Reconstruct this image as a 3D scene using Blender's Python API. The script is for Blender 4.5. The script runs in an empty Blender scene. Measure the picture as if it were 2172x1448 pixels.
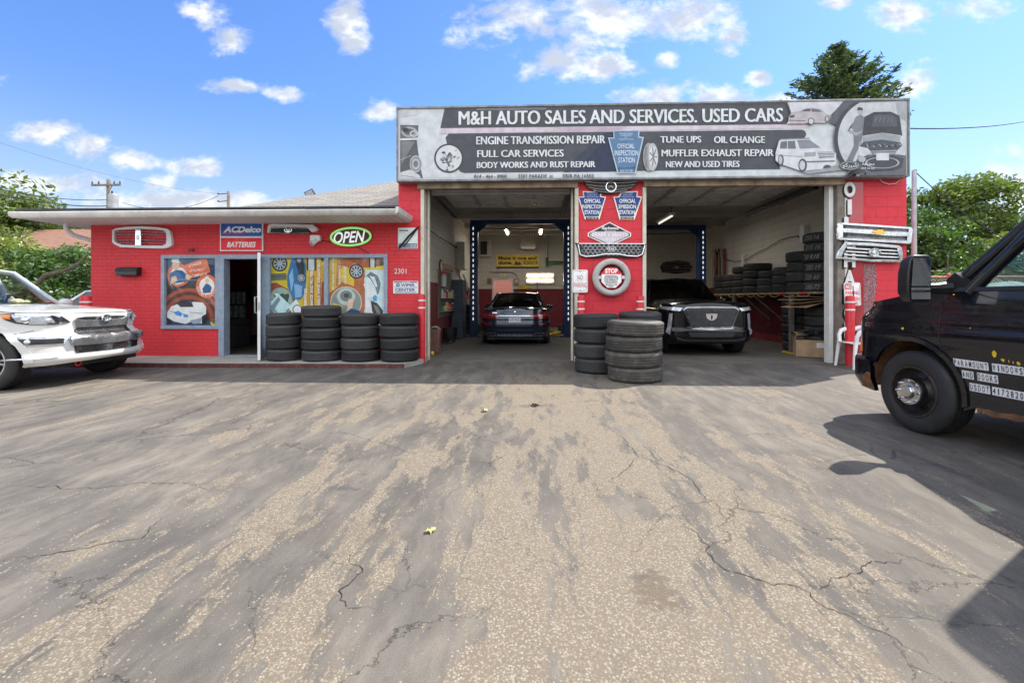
import bpy, bmesh, math, random
from mathutils import Vector, Matrix
R = math.radians
S = bpy.context.scene
COL = S.collection
random.seed(7)

# ------------------------------------------------------------------ camera
FP, HZ, CH, CD, YS = 980.0, 632.0, 1.28, 9.25, 0.042      # focal (px of the 2172 wide photo), horizon row, height, distance, yaw sine
YC = math.sqrt(1 - YS * YS)
cam_data = bpy.data.cameras.new("camera"); cam = bpy.data.objects.new("camera", cam_data); COL.objects.link(cam)
cam_data.sensor_width = 36; cam_data.lens = FP / 2172 * 36
cam_data.shift_y = (HZ - 724) / 2172
cam_data.clip_start = 0.05; cam_data.clip_end = 1500
cam.location = (0, -CD, CH)
cam.rotation_euler = (R(90), 0, math.asin(YS))
S.camera = cam

def at(u, v, Y=0.0):
    """point of the vertical plane y = Y seen at photo pixel (u, v)"""
    a, b = (u - 1086) / FP, (HZ - v) / FP
    t = (Y + CD) / (YC + YS * a)
    return Vector((t * (-YS + YC * a), Y, CH + t * b))
def gnd(u, v, z=0.0):
    """point of the horizontal plane z seen at photo pixel (u, v)"""
    a, b = (u - 1086) / FP, (HZ - v) / FP
    t = (z - CH) / b
    return Vector((t * (-YS + YC * a), -CD + t * (YC + YS * a), z))
def dep(u, d, v):
    """point at depth d along the view axis"""
    a, b = (u - 1086) / FP, (HZ - v) / FP
    return Vector((d * (-YS + YC * a), -CD + d * (YC + YS * a), CH + d * b))

# ------------------------------------------------------------------ sun, sky, exposure
SUN = Vector((0.66, 0.43, 1.0)).normalized()
sl = bpy.data.lights.new("sun", "SUN"); sl.energy = 3.6; sl.angle = R(0.5); sl.color = (1.0, 0.93, 0.83)
so = bpy.data.objects.new("sun", sl); COL.objects.link(so)
so.rotation_euler = SUN.to_track_quat('Z', 'Y').to_euler(); so.location = (20, 12, 30)
S.view_settings.view_transform = 'Standard'; S.view_settings.look = 'None'
S.view_settings.exposure = 1.12; S.view_settings.gamma = 1.0
S.cycles.max_bounces = 8; S.cycles.diffuse_bounces = 4; S.cycles.glossy_bounces = 4
S.cycles.transparent_max_bounces = 16; S.cycles.use_denoising = True
S.cycles.sample_clamp_indirect = 6

class T:
    """small node-tree helper"""
    def __init__(s, nt): s.nt = nt
    def put(s, i, v):
        if isinstance(v, bpy.types.NodeSocket): s.nt.links.new(v, i)
        elif v is not None:
            if hasattr(i.default_value, '__len__'):
                n = len(i.default_value)
                v = (v,) * 3 if not hasattr(v, '__len__') else tuple(v)
                v = (v + (1.0,))[:n] if len(v) < n else v[:n]
            i.default_value = v
    def n(s, t, ins=None, **props):
        d = s.nt.nodes.new('ShaderNode' + t)
        for k, v in props.items(): setattr(d, k, v)
        for k, v in (ins or {}).items(): s.put(d.inputs[k], v)
        return d
    def m(s, op, a, b=None, c=None, clamp=False):
        d = s.n('Math', operation=op, use_clamp=clamp)
        for i, v in enumerate((a, b, c)):
            if v is not None: s.put(d.inputs[i], v)
        return d.outputs[0]
    def vm(s, op, a, b=None):
        d = s.n('VectorMath', operation=op); s.put(d.inputs[0], a)
        if b is not None: s.put(d.inputs[1], b)
        return d.outputs['Value' if op in ('DOT_PRODUCT', 'LENGTH') else 'Vector']
    def mix(s, f, a, b, blend='MIX'):
        d = s.n('Mix', data_type='RGBA', blend_type=blend); s.put(d.inputs[0], f); s.put(d.inputs[6], a); s.put(d.inputs[7], b)
        return d.outputs[2]
    def rng(s, v, a, b, c=0.0, e=1.0, smooth=True):
        d = s.n('MapRange', {0: v, 1: a, 2: b, 3: c, 4: e}, interpolation_type='SMOOTHSTEP' if smooth else 'LINEAR')
        return d.outputs[0]
    def noise(s, vec, scale, detail=4, rough=0.55, dist=0.0):
        return s.n('TexNoise', {'Vector': vec, 'Scale': scale, 'Detail': detail, 'Roughness': rough, 'Distortion': dist}).outputs[0]
    def obj(s): return s.n('TexCoord').outputs['Object']
    def pos(s): return s.n('NewGeometry').outputs['Position']
    def scale(s, v, k): return s.vm('MULTIPLY', v, k)
    def sep(s, v): return s.n('SeparateXYZ', {0: v}).outputs
    def comb(s, x, y, z): return s.n('CombineXYZ', {0: x, 1: y, 2: z}).outputs[0]

# sky: physical sky with scattered fair-weather cumulus, all in world directions
world = bpy.data.worlds.new("World"); S.world = world; world.use_nodes = True
nt = world.node_tree; nt.nodes.clear(); w = T(nt)
sky = w.n('TexSky', sky_type='NISHITA', sun_disc=False, sun_elevation=math.asin(SUN.z), sun_rotation=math.atan2(SUN.x, SUN.y),
          altitude=200.0, air_density=1.0, dust_density=0.6, ozone_density=2.5)
dirv = w.vm('NORMALIZE', w.n('TexCoord').outputs['Generated'])
fd = w.vm('DOT_PRODUCT', dirv, (-YS, YC, 0)); rd = w.vm('DOT_PRODUCT', dirv, (YC, YS, 0)); ud = w.vm('DOT_PRODUCT', dirv, (0, 0, 1))
fs = w.m('MAXIMUM', fd, 0.05)
U = w.m('DIVIDE', rd, fs); V = w.m('DIVIDE', ud, fs)
CLOUDS = [(438,38,52,34),(492,80,58,32),(735,48,44,40),(752,90,38,34),(505,185,70,17),(600,200,58,18),(800,238,50,24),(90,283,80,24),(200,305,90,36),(270,335,70,28),
    (420,357,62,22),(338,390,42,20),(110,385,130,28),(350,425,230,26),(1090,40,110,64),(1300,30,210,60),(1470,45,120,52),(1560,75,55,34),(1185,130,75,42),(1290,145,70,32),
    (1385,205,75,30),(1530,205,85,24),(1640,212,60,16),(1415,125,28,20),(1612,165,32,20),(1930,170,72,40),(1905,25,66,34),(2060,18,66,28),(1770,6,50,14),(2150,400,85,50),(2230,330,90,40),
    (2500,200,160,70),(2700,60,200,80),(-250,180,200,60),(-500,330,220,60),(1500,-160,260,70),(700,-220,240,60)]
acc = None
for (cu, cv, ru, rv) in CLOUDS:
    x = w.m('MULTIPLY', w.m('SUBTRACT', U, (cu - 1086) / FP), FP / ru)
    y = w.m('MULTIPLY', w.m('SUBTRACT', V, (HZ - cv) / FP), FP / rv)
    e = w.m('SUBTRACT', 1.0, w.m('SQRT', w.m('ADD', w.m('MULTIPLY', x, x), w.m('MULTIPLY', y, y))))
    acc = e if acc is None else w.m('SMOOTH_MAX', acc, e, 0.35)
uv3 = w.comb(U, w.m('MULTIPLY', V, 1.5), 0.37)
nz = w.noise(uv3, 9.0, 9, 0.6, 0.25)
nf = w.noise(uv3, 34.0, 6, 0.6)
dens = w.m('ADD', w.m('MULTIPLY', w.m('ADD', acc, 0.22), 0.9), w.m('ADD', w.m('MULTIPLY', w.m('SUBTRACT', nz, 0.5), 3.1), w.m('MULTIPLY', w.m('SUBTRACT', nf, 0.5), 0.9)))
front = w.rng(fd, 0.05, 0.2)
alpha = w.m('MULTIPLY', w.m('MULTIPLY', w.rng(dens, 0.02, 0.95), front), w.rng(acc, -1.0, -0.25))
# thin veil near the horizon, and unseen loose cloud behind the camera, thickened as fill light
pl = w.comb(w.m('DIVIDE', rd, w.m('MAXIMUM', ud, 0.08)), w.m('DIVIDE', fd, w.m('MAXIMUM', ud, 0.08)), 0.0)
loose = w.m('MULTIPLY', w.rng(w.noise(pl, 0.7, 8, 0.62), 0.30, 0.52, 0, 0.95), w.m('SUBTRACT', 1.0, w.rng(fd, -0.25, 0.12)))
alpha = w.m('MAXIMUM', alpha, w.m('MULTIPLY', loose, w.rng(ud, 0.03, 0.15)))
edge = w.rng(dens, 0.25, 1.5)
shade = w.rng(w.m('ADD', w.noise(w.vm('ADD', uv3, (0.03, -0.05, 0)), 13.0, 6, 0.6), w.m('MULTIPLY', edge, -0.10)), 0.34, 0.60)
ccol = w.mix(shade, (4.9, 5.4, 6.3), (8.9, 8.9, 8.9)); ccol = w.mix(w.rng(fd, 0.1, -0.2), ccol, (18.0, 18.3, 18.6))      # unseen cloud bank behind the camera, added to brighten the shaded fronts
tint = w.mix(w.rng(ud, 0.02, 0.45), (1.18, 1.24, 1.34), (1.06, 1.42, 1.98))
base = w.mix(1.0, sky.outputs[0], tint, 'MULTIPLY')
base = w.mix(w.m('MULTIPLY', w.rng(ud, 0.36, 0.0), 0.55), base, (5.7, 6.6, 7.6))
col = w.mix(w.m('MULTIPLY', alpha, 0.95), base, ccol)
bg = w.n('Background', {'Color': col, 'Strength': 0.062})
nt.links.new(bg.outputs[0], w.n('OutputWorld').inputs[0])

# ------------------------------------------------------------------ object helpers
def tag(o, label=None, cat=None, group=None, kind=None):
    if label: o['label'] = label
    if cat: o['category'] = cat
    if group: o['group'] = group
    if kind: o['kind'] = kind
    return o
def thing(name, label, cat, loc=(0, 0, 0), group=None):
    o = bpy.data.objects.new(name, None); COL.objects.link(o); o.location = loc; o.empty_display_size = 0.2
    return tag(o, label, cat, group)
def wloc(o):
    v = Vector((0, 0, 0))
    while o is not None: v += o.location; o = o.parent
    return v
KIDS = {}
def kids(o): return [c for c in bpy.data.objects if c.parent == o]
def dup(src, loc=None, rot=None, label=None, parent=None, tree=None):
    """copy of a thing with copies of its parts and sub-parts"""
    c = src.copy(); COL.objects.link(c); c.parent = parent
    for ch in (tree if tree is not None else kids(src)): dup(ch, parent=c)
    if loc is not None: c.location = loc
    if rot is not None: c.rotation_euler = rot
    if label: c['label'] = label
    return c

class MB:
    def __init__(s): s.v = []; s.f = []; s.mi = []; s.M = None
    def add(s, vs, fs, m=0):
        b = len(s.v)
        for p in vs:
            p = Vector(p); s.v.append(s.M @ p if s.M else p)
        for f in fs: s.f.append([i + b for i in f]); s.mi.append(m)
        return s
    def box(s, x0, x1, y0, y1, z0, z1, m=0):
        if x0 > x1: x0, x1 = x1, x0
        if y0 > y1: y0, y1 = y1, y0
        if z0 > z1: z0, z1 = z1, z0
        return s.add([(x, y, z) for z in (z0, z1) for y in (y0, y1) for x in (x0, x1)],
                     [(0, 2, 3, 1), (4, 5, 7, 6), (0, 1, 5, 4), (2, 6, 7, 3), (0, 4, 6, 2), (1, 3, 7, 5)], m)
    def quad(s, a, b, c, d, m=0): return s.add([a, b, c, d], [(0, 1, 2, 3)], m)
    def prism(s, poly, d0, d1, pl='xz', m=0):
        g = {'xz': lambda a, b, d: (a, d, b), 'yz': lambda a, b, d: (d, a, b), 'xy': lambda a, b, d: (a, b, d)}[pl]
        n = len(poly)
        ar = sum(poly[i][0] * poly[(i + 1) % n][1] - poly[(i + 1) % n][0] * poly[i][1] for i in range(n))
        if ar < 0: poly = poly[::-1]
        if pl == 'xz': d0, d1 = d1, d0
        vs = [g(a, b, d0) for a, b in poly] + [g(a, b, d1) for a, b in poly]
        fl = (d1 > d0) != (pl == 'xz')
        fs = [tuple(range(n))[::-1], tuple(range(n, 2 * n))] + [(i, (i + 1) % n, n + (i + 1) % n, n + i) for i in range(n)]
        if not fl: fs = [f[::-1] for f in fs]
        return s.add(vs, fs, m)
    def tube(s, pts, r, n=10, m=0, cap=True):
        pts = [Vector(p) for p in pts]; k = len(pts); rs = r if hasattr(r, '__len__') else [r] * k
        rings = []; up = None
        for i in range(k):
            t = (pts[min(i + 1, k - 1)] - pts[max(i - 1, 0)]).normalized()
            if up is None: up = Vector((0, 0, 1)) if abs(t.z) < 0.9 else Vector((1, 0, 0))
            x = up.cross(t).normalized(); y = t.cross(x); up = y
            rings.append([pts[i] + (x * math.cos(2 * math.pi * j / n) + y * math.sin(2 * math.pi * j / n)) * rs[i] for j in range(n)])
        vs = [p for q in rings for p in q]
        fs = [(i * n + j, i * n + (j + 1) % n, (i + 1) * n + (j + 1) % n, (i + 1) * n + j) for i in range(k - 1) for j in range(n)]
        if cap: fs += [tuple(range(n))[::-1], tuple(range((k - 1) * n, k * n))]
        return s.add(vs, fs, m)
    def cyl(s, p0, p1, r0, r1=None, n=16, m=0): return s.tube([p0, p1], [r0, r0 if r1 is None else r1], n, m)
    def lathe(s, prof, n=32, m=0, c=(0, 0, 0), ax='z', closed=False):
        c = Vector(c); vs = []
        for (r, h) in prof:
            for j in range(n):
                a = 2 * math.pi * j / n; x, y = r * math.cos(a), r * math.sin(a)
                vs.append(c + Vector({'z': (x, y, h), 'y': (x, h, -y), 'x': (h, x, y)}[ax]))
        k = len(prof)
        fs = [(i * n + j, i * n + (j + 1) % n, ((i + 1) % k) * n + (j + 1) % n, ((i + 1) % k) * n + j) for i in range(k if closed else k - 1) for j in range(n)]
        return s.add(vs, fs, m)
    def grid(s, fn, nu, nv, m=0, wrap=False):
        vs = [fn(i / nu, j / nv) for j in range(nv + 1) for i in range(nu + 1)]
        return s.add(vs, [(j * (nu + 1) + i, j * (nu + 1) + i + 1, (j + 1) * (nu + 1) + i + 1, (j + 1) * (nu + 1) + i) for j in range(nv) for i in range(nu)], m)
    def ball(s, c, r, n=12, m=0):
        r = r if hasattr(r, '__len__') else (r, r, r); c = Vector(c); k = n // 2
        return s.grid(lambda u, v: c + Vector((r[0] * math.cos(2 * math.pi * u) * math.sin(math.pi * v), r[1] * math.sin(2 * math.pi * u) * math.sin(math.pi * v), -r[2] * math.cos(math.pi * v))), n, k, m)
    def build(s, name, mats, parent=None, smooth=None, bevel=None, seg=2, label=None, fix=False):
        me = bpy.data.meshes.new(name); off = wloc(parent) if parent else Vector((0, 0, 0))
        assert not s.f or max(max(f) for f in s.f) < len(s.v), name
        me.from_pydata([tuple(p - off) for p in s.v], [], s.f)
        mats = mats if isinstance(mats, (list, tuple)) else [mats]
        for q in mats: me.materials.append(q)
        if len(mats) > 1: me.polygons.foreach_set('material_index', s.mi)
        if fix or smooth is not None:
            bm = bmesh.new(); bm.from_mesh(me)
            bmesh.ops.remove_doubles(bm, verts=bm.verts, dist=1e-5)
            if fix: bmesh.ops.recalc_face_normals(bm, faces=bm.faces)
            bm.to_mesh(me); bm.free()
        if smooth is not None:
            me.shade_smooth(); me.set_sharp_from_angle(angle=R(smooth))
        me.update()
        o = bpy.data.objects.new(name, me); COL.objects.link(o)
        if parent: o.parent = parent
        if label: o['label'] = label
        if bevel:
            b = o.modifiers.new('edge', 'BEVEL'); b.width = bevel; b.segments = seg; b.limit_method = 'ANGLE'; b.angle_limit = R(35); b.harden_normals = False
            if smooth is None: me.shade_smooth(); me.set_sharp_from_angle(angle=R(40))
        return o

TXT = {}
def text_geo(body, bold=0.0, shear=0.0, res=3):
    k = (body, bold, shear, res)
    if k not in TXT:
        cu = bpy.data.curves.new('lettering_source', 'FONT'); cu.body = body; cu.offset = bold; cu.shear = shear; cu.resolution_u = res; cu.fill_mode = 'FRONT'
        ob = bpy.data.objects.new('lettering_source', cu)
        me = bpy.data.meshes.new_from_object(ob)
        vs = [v.co.copy() for v in me.vertices]; fs = [tuple(p.vertices) for p in me.polygons]
        bpy.data.objects.remove(ob); bpy.data.curves.remove(cu); bpy.data.meshes.remove(me)
        if vs:
            x0 = min(v.x for v in vs); x1 = max(v.x for v in vs); y0 = min(v.y for v in vs); y1 = max(v.y for v in vs)
            vs = [((v.x - x0) / max(1e-6, x1 - x0), (v.y - y0) / max(1e-6, y1 - y0)) for v in vs]
        TXT[k] = (vs, fs)
    return TXT[k]

def lin(c): return tuple((x / 255 / 12.92) if x / 255 <= 0.04045 else ((x / 255 + 0.055) / 1.055) ** 2.4 for x in c)
COLMAT = {}
class Art:
    """flat printed or painted shapes laid on the plane y = Y, traced in photo pixels"""
    def __init__(s, Y, k=1.0, rough=0.55): s.Y = Y; s.mb = MB(); s.mats = []; s.idx = {}; s.lay = 0; s.k = k; s.rough = rough; s.f = at
    def mat(s, c):
        key = (tuple(c) if not isinstance(c, str) else c, s.k, s.rough)
        if key not in s.idx:
            if key not in COLMAT: COLMAT[key] = MATS[c] if isinstance(c, str) else plain('printed_colour', [min(0.85, x * s.k) for x in lin(c)], s.rough)
            s.idx[key] = len(s.mats); s.mats.append(COLMAT[key])
        return s.idx[key]
    def p3(s, u, v): 
        p = s.f(u, v, s.Y); return Vector((p.x, p.y - 0.0006 - 0.0003 * s.lay, p.z))
    def poly(s, pts, c):
        vs = [s.p3(u, v) for u, v in pts]; n = len(vs)
        ar = sum(vs[i].x * vs[(i + 1) % n].z - vs[(i + 1) % n].x * vs[i].z for i in range(n))
        s.mb.add(vs, [tuple(range(n)) if ar > 0 else tuple(range(n))[::-1]], s.mat(c)); s.lay += 1; return s
    def rect(s, u0, v0, u1, v1, c): return s.poly([(u0, v1), (u1, v1), (u1, v0), (u0, v0)], c)
    def ell(s, u, v, ru, rv, c, n=28, a0=0, a1=360):
        pts = [(u + ru * math.cos(R(a0 + (a1 - a0) * i / n)), v - rv * math.sin(R(a0 + (a1 - a0) * i / n))) for i in range(n + (0 if a1 - a0 >= 360 else 1))]
        return s.poly(pts, c)
    def ring(s, u, v, ru, rv, wd, c, n=32, a0=0, a1=360):
        f = lambda i, q: (u + ru * q * math.cos(R(a0 + (a1 - a0) * i / n)), v - rv * q * math.sin(R(a0 + (a1 - a0) * i / n)))
        for i in range(n):
            vs = [s.p3(*f(i, 1 - wd)), s.p3(*f(i, 1)), s.p3(*f(i + 1, 1)), s.p3(*f(i + 1, 1 - wd))]
            s.mb.add(vs, [(0, 1, 2, 3)], s.mat(c))
        s.lay += 1; return s
    def line(s, pts, wd, c):
        for (a, b) in zip(pts[:-1], pts[1:]):
            d = Vector((b[0] - a[0], b[1] - a[1])); 
            if d.length < 1e-6: continue
            q = Vector((-d.y, d.x)).normalized() * wd / 2
            vs = [s.p3(a[0] + q.x, a[1] + q.y), s.p3(b[0] + q.x, b[1] + q.y), s.p3(b[0] - q.x, b[1] - q.y), s.p3(a[0] - q.x, a[1] - q.y)]
            s.mb.add(vs, [(0, 1, 2, 3)], s.mat(c))
        s.lay += 1; return s
    def text(s, body, u0, v0, u1, v1, c, bold=0.015, shear=0.0, dv=0.0, rot=0, heavy=0.0):
        """text whose box is (u0,v0)-(u1,v1); dv: how far the right end sits lower; rot 90 reads upwards"""
        vs, fs = text_geo(body, bold, shear)
        if rot == 90: q = [s.p3(u0 + (u1 - u0) * (1 - y), v1 - (v1 - v0) * x) for x, y in vs]
        else: q = [s.p3(u0 + (u1 - u0) * x, v1 - (v1 - v0) * y + dv * x) for x, y in vs]
        s.mb.add(q, fs, s.mat(c)); s.lay += 1
        if heavy:
            for k in (-heavy, heavy): s.mb.add([s.p3(u0 + (u1 - u0) * x + k, v1 - (v1 - v0) * y + dv * x) for x, y in vs], fs, s.mat(c)); s.lay += 1
        return s
    def build(s, name, parent=None): return s.mb.build(name, s.mats, parent)

# ------------------------------------------------------------------ materials
MATS = {}
def plain(name, col, rough=0.5, metal=0.0, var=0.12, vscale=6.0, bump=0.0, bscale=60.0, coat=0.0, emit=None, estr=0.0, spec=0.5, dirt=0.0, dirtcol=(0.09, 0.075, 0.06)):
    m = bpy.data.materials.new(name); m.use_nodes = True; nt = m.node_tree; t = T(nt); b = nt.nodes['Principled BSDF']
    c = tuple(col)[:3]
    o = t.obj()
    if var > 0:
        nz = t.noise(o, vscale, 5, 0.6)
        cc = t.mix(t.rng(nz, 0.3, 0.7), tuple(x * (1 - var) for x in c), tuple(min(1, x * (1 + var)) for x in c))
    else: cc = None
    if dirt > 0:
        dn = t.rng(t.noise(t.scale(o, (1, 1, 0.45)), vscale * 1.7, 8, 0.68), 0.52, 0.74, 0, dirt)
        cc = t.mix(dn, cc if cc is not None else c, dirtcol)
    t.put(b.inputs['Base Color'], cc if cc is not None else c)
    t.put(b.inputs['Roughness'], t.rng(t.noise(o, vscale * 2.3, 4), 0.25, 0.75, max(0.02, rough - 0.08), min(1, rough + 0.1)) if var > 0 else rough)
    b.inputs['Metallic'].default_value = metal; b.inputs['Specular IOR Level'].default_value = spec
    b.inputs['Coat Weight'].default_value = coat; b.inputs['Coat Roughness'].default_value = 0.04
    if bump > 0:
        bp = t.n('Bump', {'Strength': bump, 'Distance': 0.01, 'Height': t.noise(o, bscale, 6, 0.6)}); t.put(b.inputs['Normal'], bp.outputs[0])
    if emit: b.inputs['Emission Color'].default_value = (*emit, 1); b.inputs['Emission Strength'].default_value = estr
    MATS[name] = m
    return m
def glass(name, tint=(0.75, 0.85, 0.82), rough=0.0, refl=1.0):
    m = bpy.data.materials.new(name); m.use_nodes = True; nt = m.node_tree; nt.nodes.clear(); t = T(nt)
    bf = t.n('NewGeometry').outputs['Backfacing']; f = t.n('Fresnel', {'IOR': t.m('ADD', 1.5, t.m('MULTIPLY', bf, 1 / 1.5 - 1.5))}).outputs[0]
    tr = t.n('BsdfTransparent', {'Color': tint}); gl = t.n('BsdfGlossy', {'Roughness': rough + 0.01, 'Color': (1, 1, 1)})
    mx = t.n('MixShader', {0: t.m('MULTIPLY', f, refl, clamp=True), 1: tr.outputs[0], 2: gl.outputs[0]})
    nt.links.new(mx.outputs[0], t.n('OutputMaterial').inputs[0]); MATS[name] = m
    return m
def masonry(name, col, mortar, bw, bh, ax='x', gap=0.008, bump=0.5, stripe=None, rough=0.7, wear=0.0, wearcol=(0.6, 0.6, 0.6), var=0.14, zoff=0.0, chips=0.0):
    """painted or bare brick / block in world metres; stripe = (z, colour below z)"""
    m = bpy.data.materials.new(name); m.use_nodes = True; nt = m.node_tree; t = T(nt); b = nt.nodes['Principled BSDF']
    p = t.pos(); x, y, z = t.sep(p)
    h = t.m('ADD', t.m('MULTIPLY', x, t.m('ABSOLUTE', t.sep(t.n('NewGeometry').outputs['True Normal'])[1])), t.m('MULTIPLY', y, t.m('ABSOLUTE', t.sep(t.n('NewGeometry').outputs['True Normal'])[0])))
    vec = t.comb(h, t.m('ADD', z, zoff), 0)
    wob = t.noise(p, 9.0, 4); 
    vec = t.vm('ADD', vec, t.vm('MULTIPLY', t.n('TexNoise', {'Vector': p, 'Scale': 14.0, 'Detail': 3}).outputs['Color'], (0.006, 0.006, 0)))
    br = t.n('TexBrick', {'Vector': vec, 'Color1': (0.42,) * 3, 'Color2': (0.58,) * 3, 'Mortar': (0, 0, 0), 'Scale': 1.0, 'Mortar Size': gap, 'Mortar Smooth': 0.5, 'Bias': 0.0, 'Brick Width': bw, 'Row Height': bh}, offset=0.5, squash=1.0)
    fac = br.outputs['Fac']; bv = t.sep(br.outputs['Color'])[0]
    def tone(c):
        big = t.rng(t.noise(p, 1.1, 5, 0.6), 0.3, 0.7); sm = t.rng(t.noise(p, 26.0, 5, 0.65), 0.3, 0.7)
        k = t.m('ADD', t.m('MULTIPLY', big, var), t.m('ADD', t.m('MULTIPLY', sm, var * 0.6), t.m('MULTIPLY', bv, var)))
        return t.mix(k, tuple(q * (1 - var * 1.1) for q in c), tuple(min(1, q * (1 + var * 1.1)) for q in c))
    cc = tone(col)
    if stripe: cc = t.mix(t.rng(z, stripe[0] + 0.004, stripe[0] - 0.004), cc, tone(stripe[1]))
    cc = t.mix(t.m('MULTIPLY', fac, 0.75 if mortar else 0.5), cc, t.mix(0.5, cc, mortar) if mortar else t.mix(0.5, cc, (0, 0, 0)))
    if chips: cc = t.mix(t.m('MULTIPLY', t.rng(t.noise(p, 30.0, 7, 0.7), 0.69, 0.73), t.rng(t.noise(p, 1.6, 3), 0.45, 0.7, 0, chips)), cc, (0.62, 0.48, 0.47))
    if wear: cc = t.mix(t.rng(t.noise(t.scale(p, (1, 1, 0.5)), 3.0, 9, 0.7), 0.50, 0.70, 0, wear), cc, wearcol)
    t.put(b.inputs['Base Color'], cc); t.put(b.inputs['Roughness'], t.rng(t.noise(p, 12.0, 4), 0.3, 0.7, rough - 0.12, rough + 0.1))
    hh = t.m('ADD', t.m('MULTIPLY', fac, -1.0), t.m('MULTIPLY', t.noise(p, 45.0, 7, 0.65), 0.55))
    bp = t.n('Bump', {'Strength': bump, 'Distance': 0.008, 'Height': hh}); t.put(b.inputs['Normal'], bp.outputs[0])
    MATS[name] = m
    return m

plain('white_paint', (0.72, 0.72, 0.70), 0.45, var=0.06, dirt=0.25, dirtcol=(0.35, 0.32, 0.28))
plain('white_metal', (0.74, 0.75, 0.76), 0.4, var=0.05)
plain('grey_frame', (0.27, 0.33, 0.42), 0.5, var=0.12, vscale=9, dirt=0.3, dirtcol=(0.5, 0.5, 0.5))
plain('black_plastic', (0.014, 0.014, 0.016), 0.42, var=0.2, vscale=12, bump=0.05, bscale=220)
plain('dark_metal', (0.05, 0.05, 0.055), 0.45, 0.6, var=0.2)
plain('steel', (0.45, 0.46, 0.48), 0.35, 0.9, var=0.15, dirt=0.3)
plain('bright_trim', (0.46, 0.47, 0.49), 0.2, 0.85, var=0.06, vscale=5); plain('grille_chrome', (0.56, 0.57, 0.59), 0.14, 1.0, var=0.15, vscale=9)
plain('chrome', (0.82, 0.83, 0.85), 0.07, 1.0, var=0.05, vscale=4)
plain('dull_chrome', (0.60, 0.60, 0.62), 0.22, 0.9, var=0.15, vscale=8)
plain('red_post', (0.62, 0.022, 0.035), 0.4, var=0.12, vscale=10, dirt=0.25, dirtcol=(0.25, 0.03, 0.03))
plain('white_tape', (0.75, 0.75, 0.75), 0.5, var=0.05)
plain('old_wood', (0.30, 0.22, 0.15), 0.8, var=0.35, vscale=5, bump=0.3, bscale=40, dirt=0.55, dirtcol=(0.07, 0.05, 0.035))
plain('grey_wood', (0.20, 0.175, 0.15), 0.8, var=0.25, vscale=6, bump=0.3, bscale=50, dirt=0.5, dirtcol=(0.05, 0.04, 0.03))
plain('cream_paint', (0.60, 0.56, 0.47), 0.55, var=0.1, dirt=0.35, dirtcol=(0.16, 0.13, 0.10))
plain('cardboard', (0.44, 0.30, 0.185), 0.8, var=0.12, vscale=7, bump=0.06, bscale=90)
plain('lift_blue', (0.011, 0.042, 0.14), 0.35, var=0.2, vscale=5, dirt=0.3, dirtcol=(0.02, 0.02, 0.025))
plain('yellow_paint', (0.62, 0.45, 0.03), 0.5, var=0.2, dirt=0.35)
plain('ceiling_paint', (0.40, 0.38, 0.345), 0.7, var=0.12, vscale=1.5, dirt=0.3)
plain('door_panel', (0.66, 0.63, 0.57), 0.5, var=0.14, vscale=3, dirt=0.45, dirtcol=(0.14, 0.11, 0.08))
plain('led', (1, 1, 1), 0.4, var=0, emit=(0.80, 0.9, 1.0), estr=0.42)
plain('tube_lamp', (1, 1, 1), 0.4, var=0, emit=(1.0, 0.84, 0.62), estr=7.0)
plain('led_dark', (0.02, 0.03, 0.06), 0.3, var=0)
plain('brake_red', (0.30, 0.008, 0.012), 0.12, var=0.1, coat=1.0)
plain('amber', (0.75, 0.20, 0.01), 0.15, var=0.1, coat=1.0)
plain('lamp_lens', (0.50, 0.54, 0.58), 0.08, 0.4, var=0.25, vscale=25, coat=1.0)
plain('lamp_dark', (0.035, 0.038, 0.045), 0.12, 0.3, var=0.3, vscale=20, coat=1.0)
plain('plastic_white', (0.78, 0.78, 0.79), 0.35, var=0.04, dirt=0.15, dirtcol=(0.4, 0.38, 0.36))
plain('bulb_green', (0.15, 0.62, 0.08), 0.3, var=0, emit=(0.45, 1.0, 0.35), estr=0.22)
plain('bulb_white', (0.75, 0.76, 0.78), 0.3, var=0, emit=(0.95, 0.97, 1.0), estr=0.22)
plain('rust', (0.16, 0.075, 0.035), 0.85, var=0.4, vscale=14, bump=0.3)
plain('galvanised', (0.42, 0.43, 0.44), 0.5, 0.5, var=0.15, vscale=3, dirt=0.2)
plain('weathered_pole', (0.30, 0.27, 0.24), 0.85, var=0.2, vscale=4, bump=0.2)
plain('wire_black', (0.02, 0.02, 0.022), 0.6, var=0)
plain('seat_cloth', (0.05, 0.05, 0.055), 0.9, var=0.2)
plain('barrel_brown', (0.17, 0.085, 0.07), 0.5, var=0.2, dirt=0.3)
plain('trim_black', (0.02, 0.02, 0.022), 0.5, var=0.25)
glass('clear_glass', (0.80, 0.88, 0.86)); glass('window_glass', (0.95, 0.97, 0.96), refl=1.3); glass('tinted_glass', (0.14, 0.17, 0.17), refl=1.1); glass('van_glass', (0.66, 0.80, 0.76), refl=1.0)
masonry('red_brick', (0.74, 0.040, 0.052), None, 0.205, 0.072, gap=0.006, bump=0.45, var=0.20, chips=0.7, wear=0.28, wearcol=(0.46, 0.026, 0.036))
masonry('red_block', (0.72, 0.036, 0.056), None, 0.405, 0.203, gap=0.006, bump=0.5, var=0.18, wear=0.25, wearcol=(0.48, 0.024, 0.038))
masonry('inner_block', (0.66, 0.625, 0.56), None, 0.405, 0.203, gap=0.008, bump=0.5, stripe=(1.68, (0.20, 0.018, 0.030)), var=0.12, wear=0.18, wearcol=(0.22, 0.19, 0.16))
masonry('far_brick', (0.50, 0.17, 0.11), (0.6, 0.5, 0.42), 0.21, 0.075, gap=0.01, bump=0.3)
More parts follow.
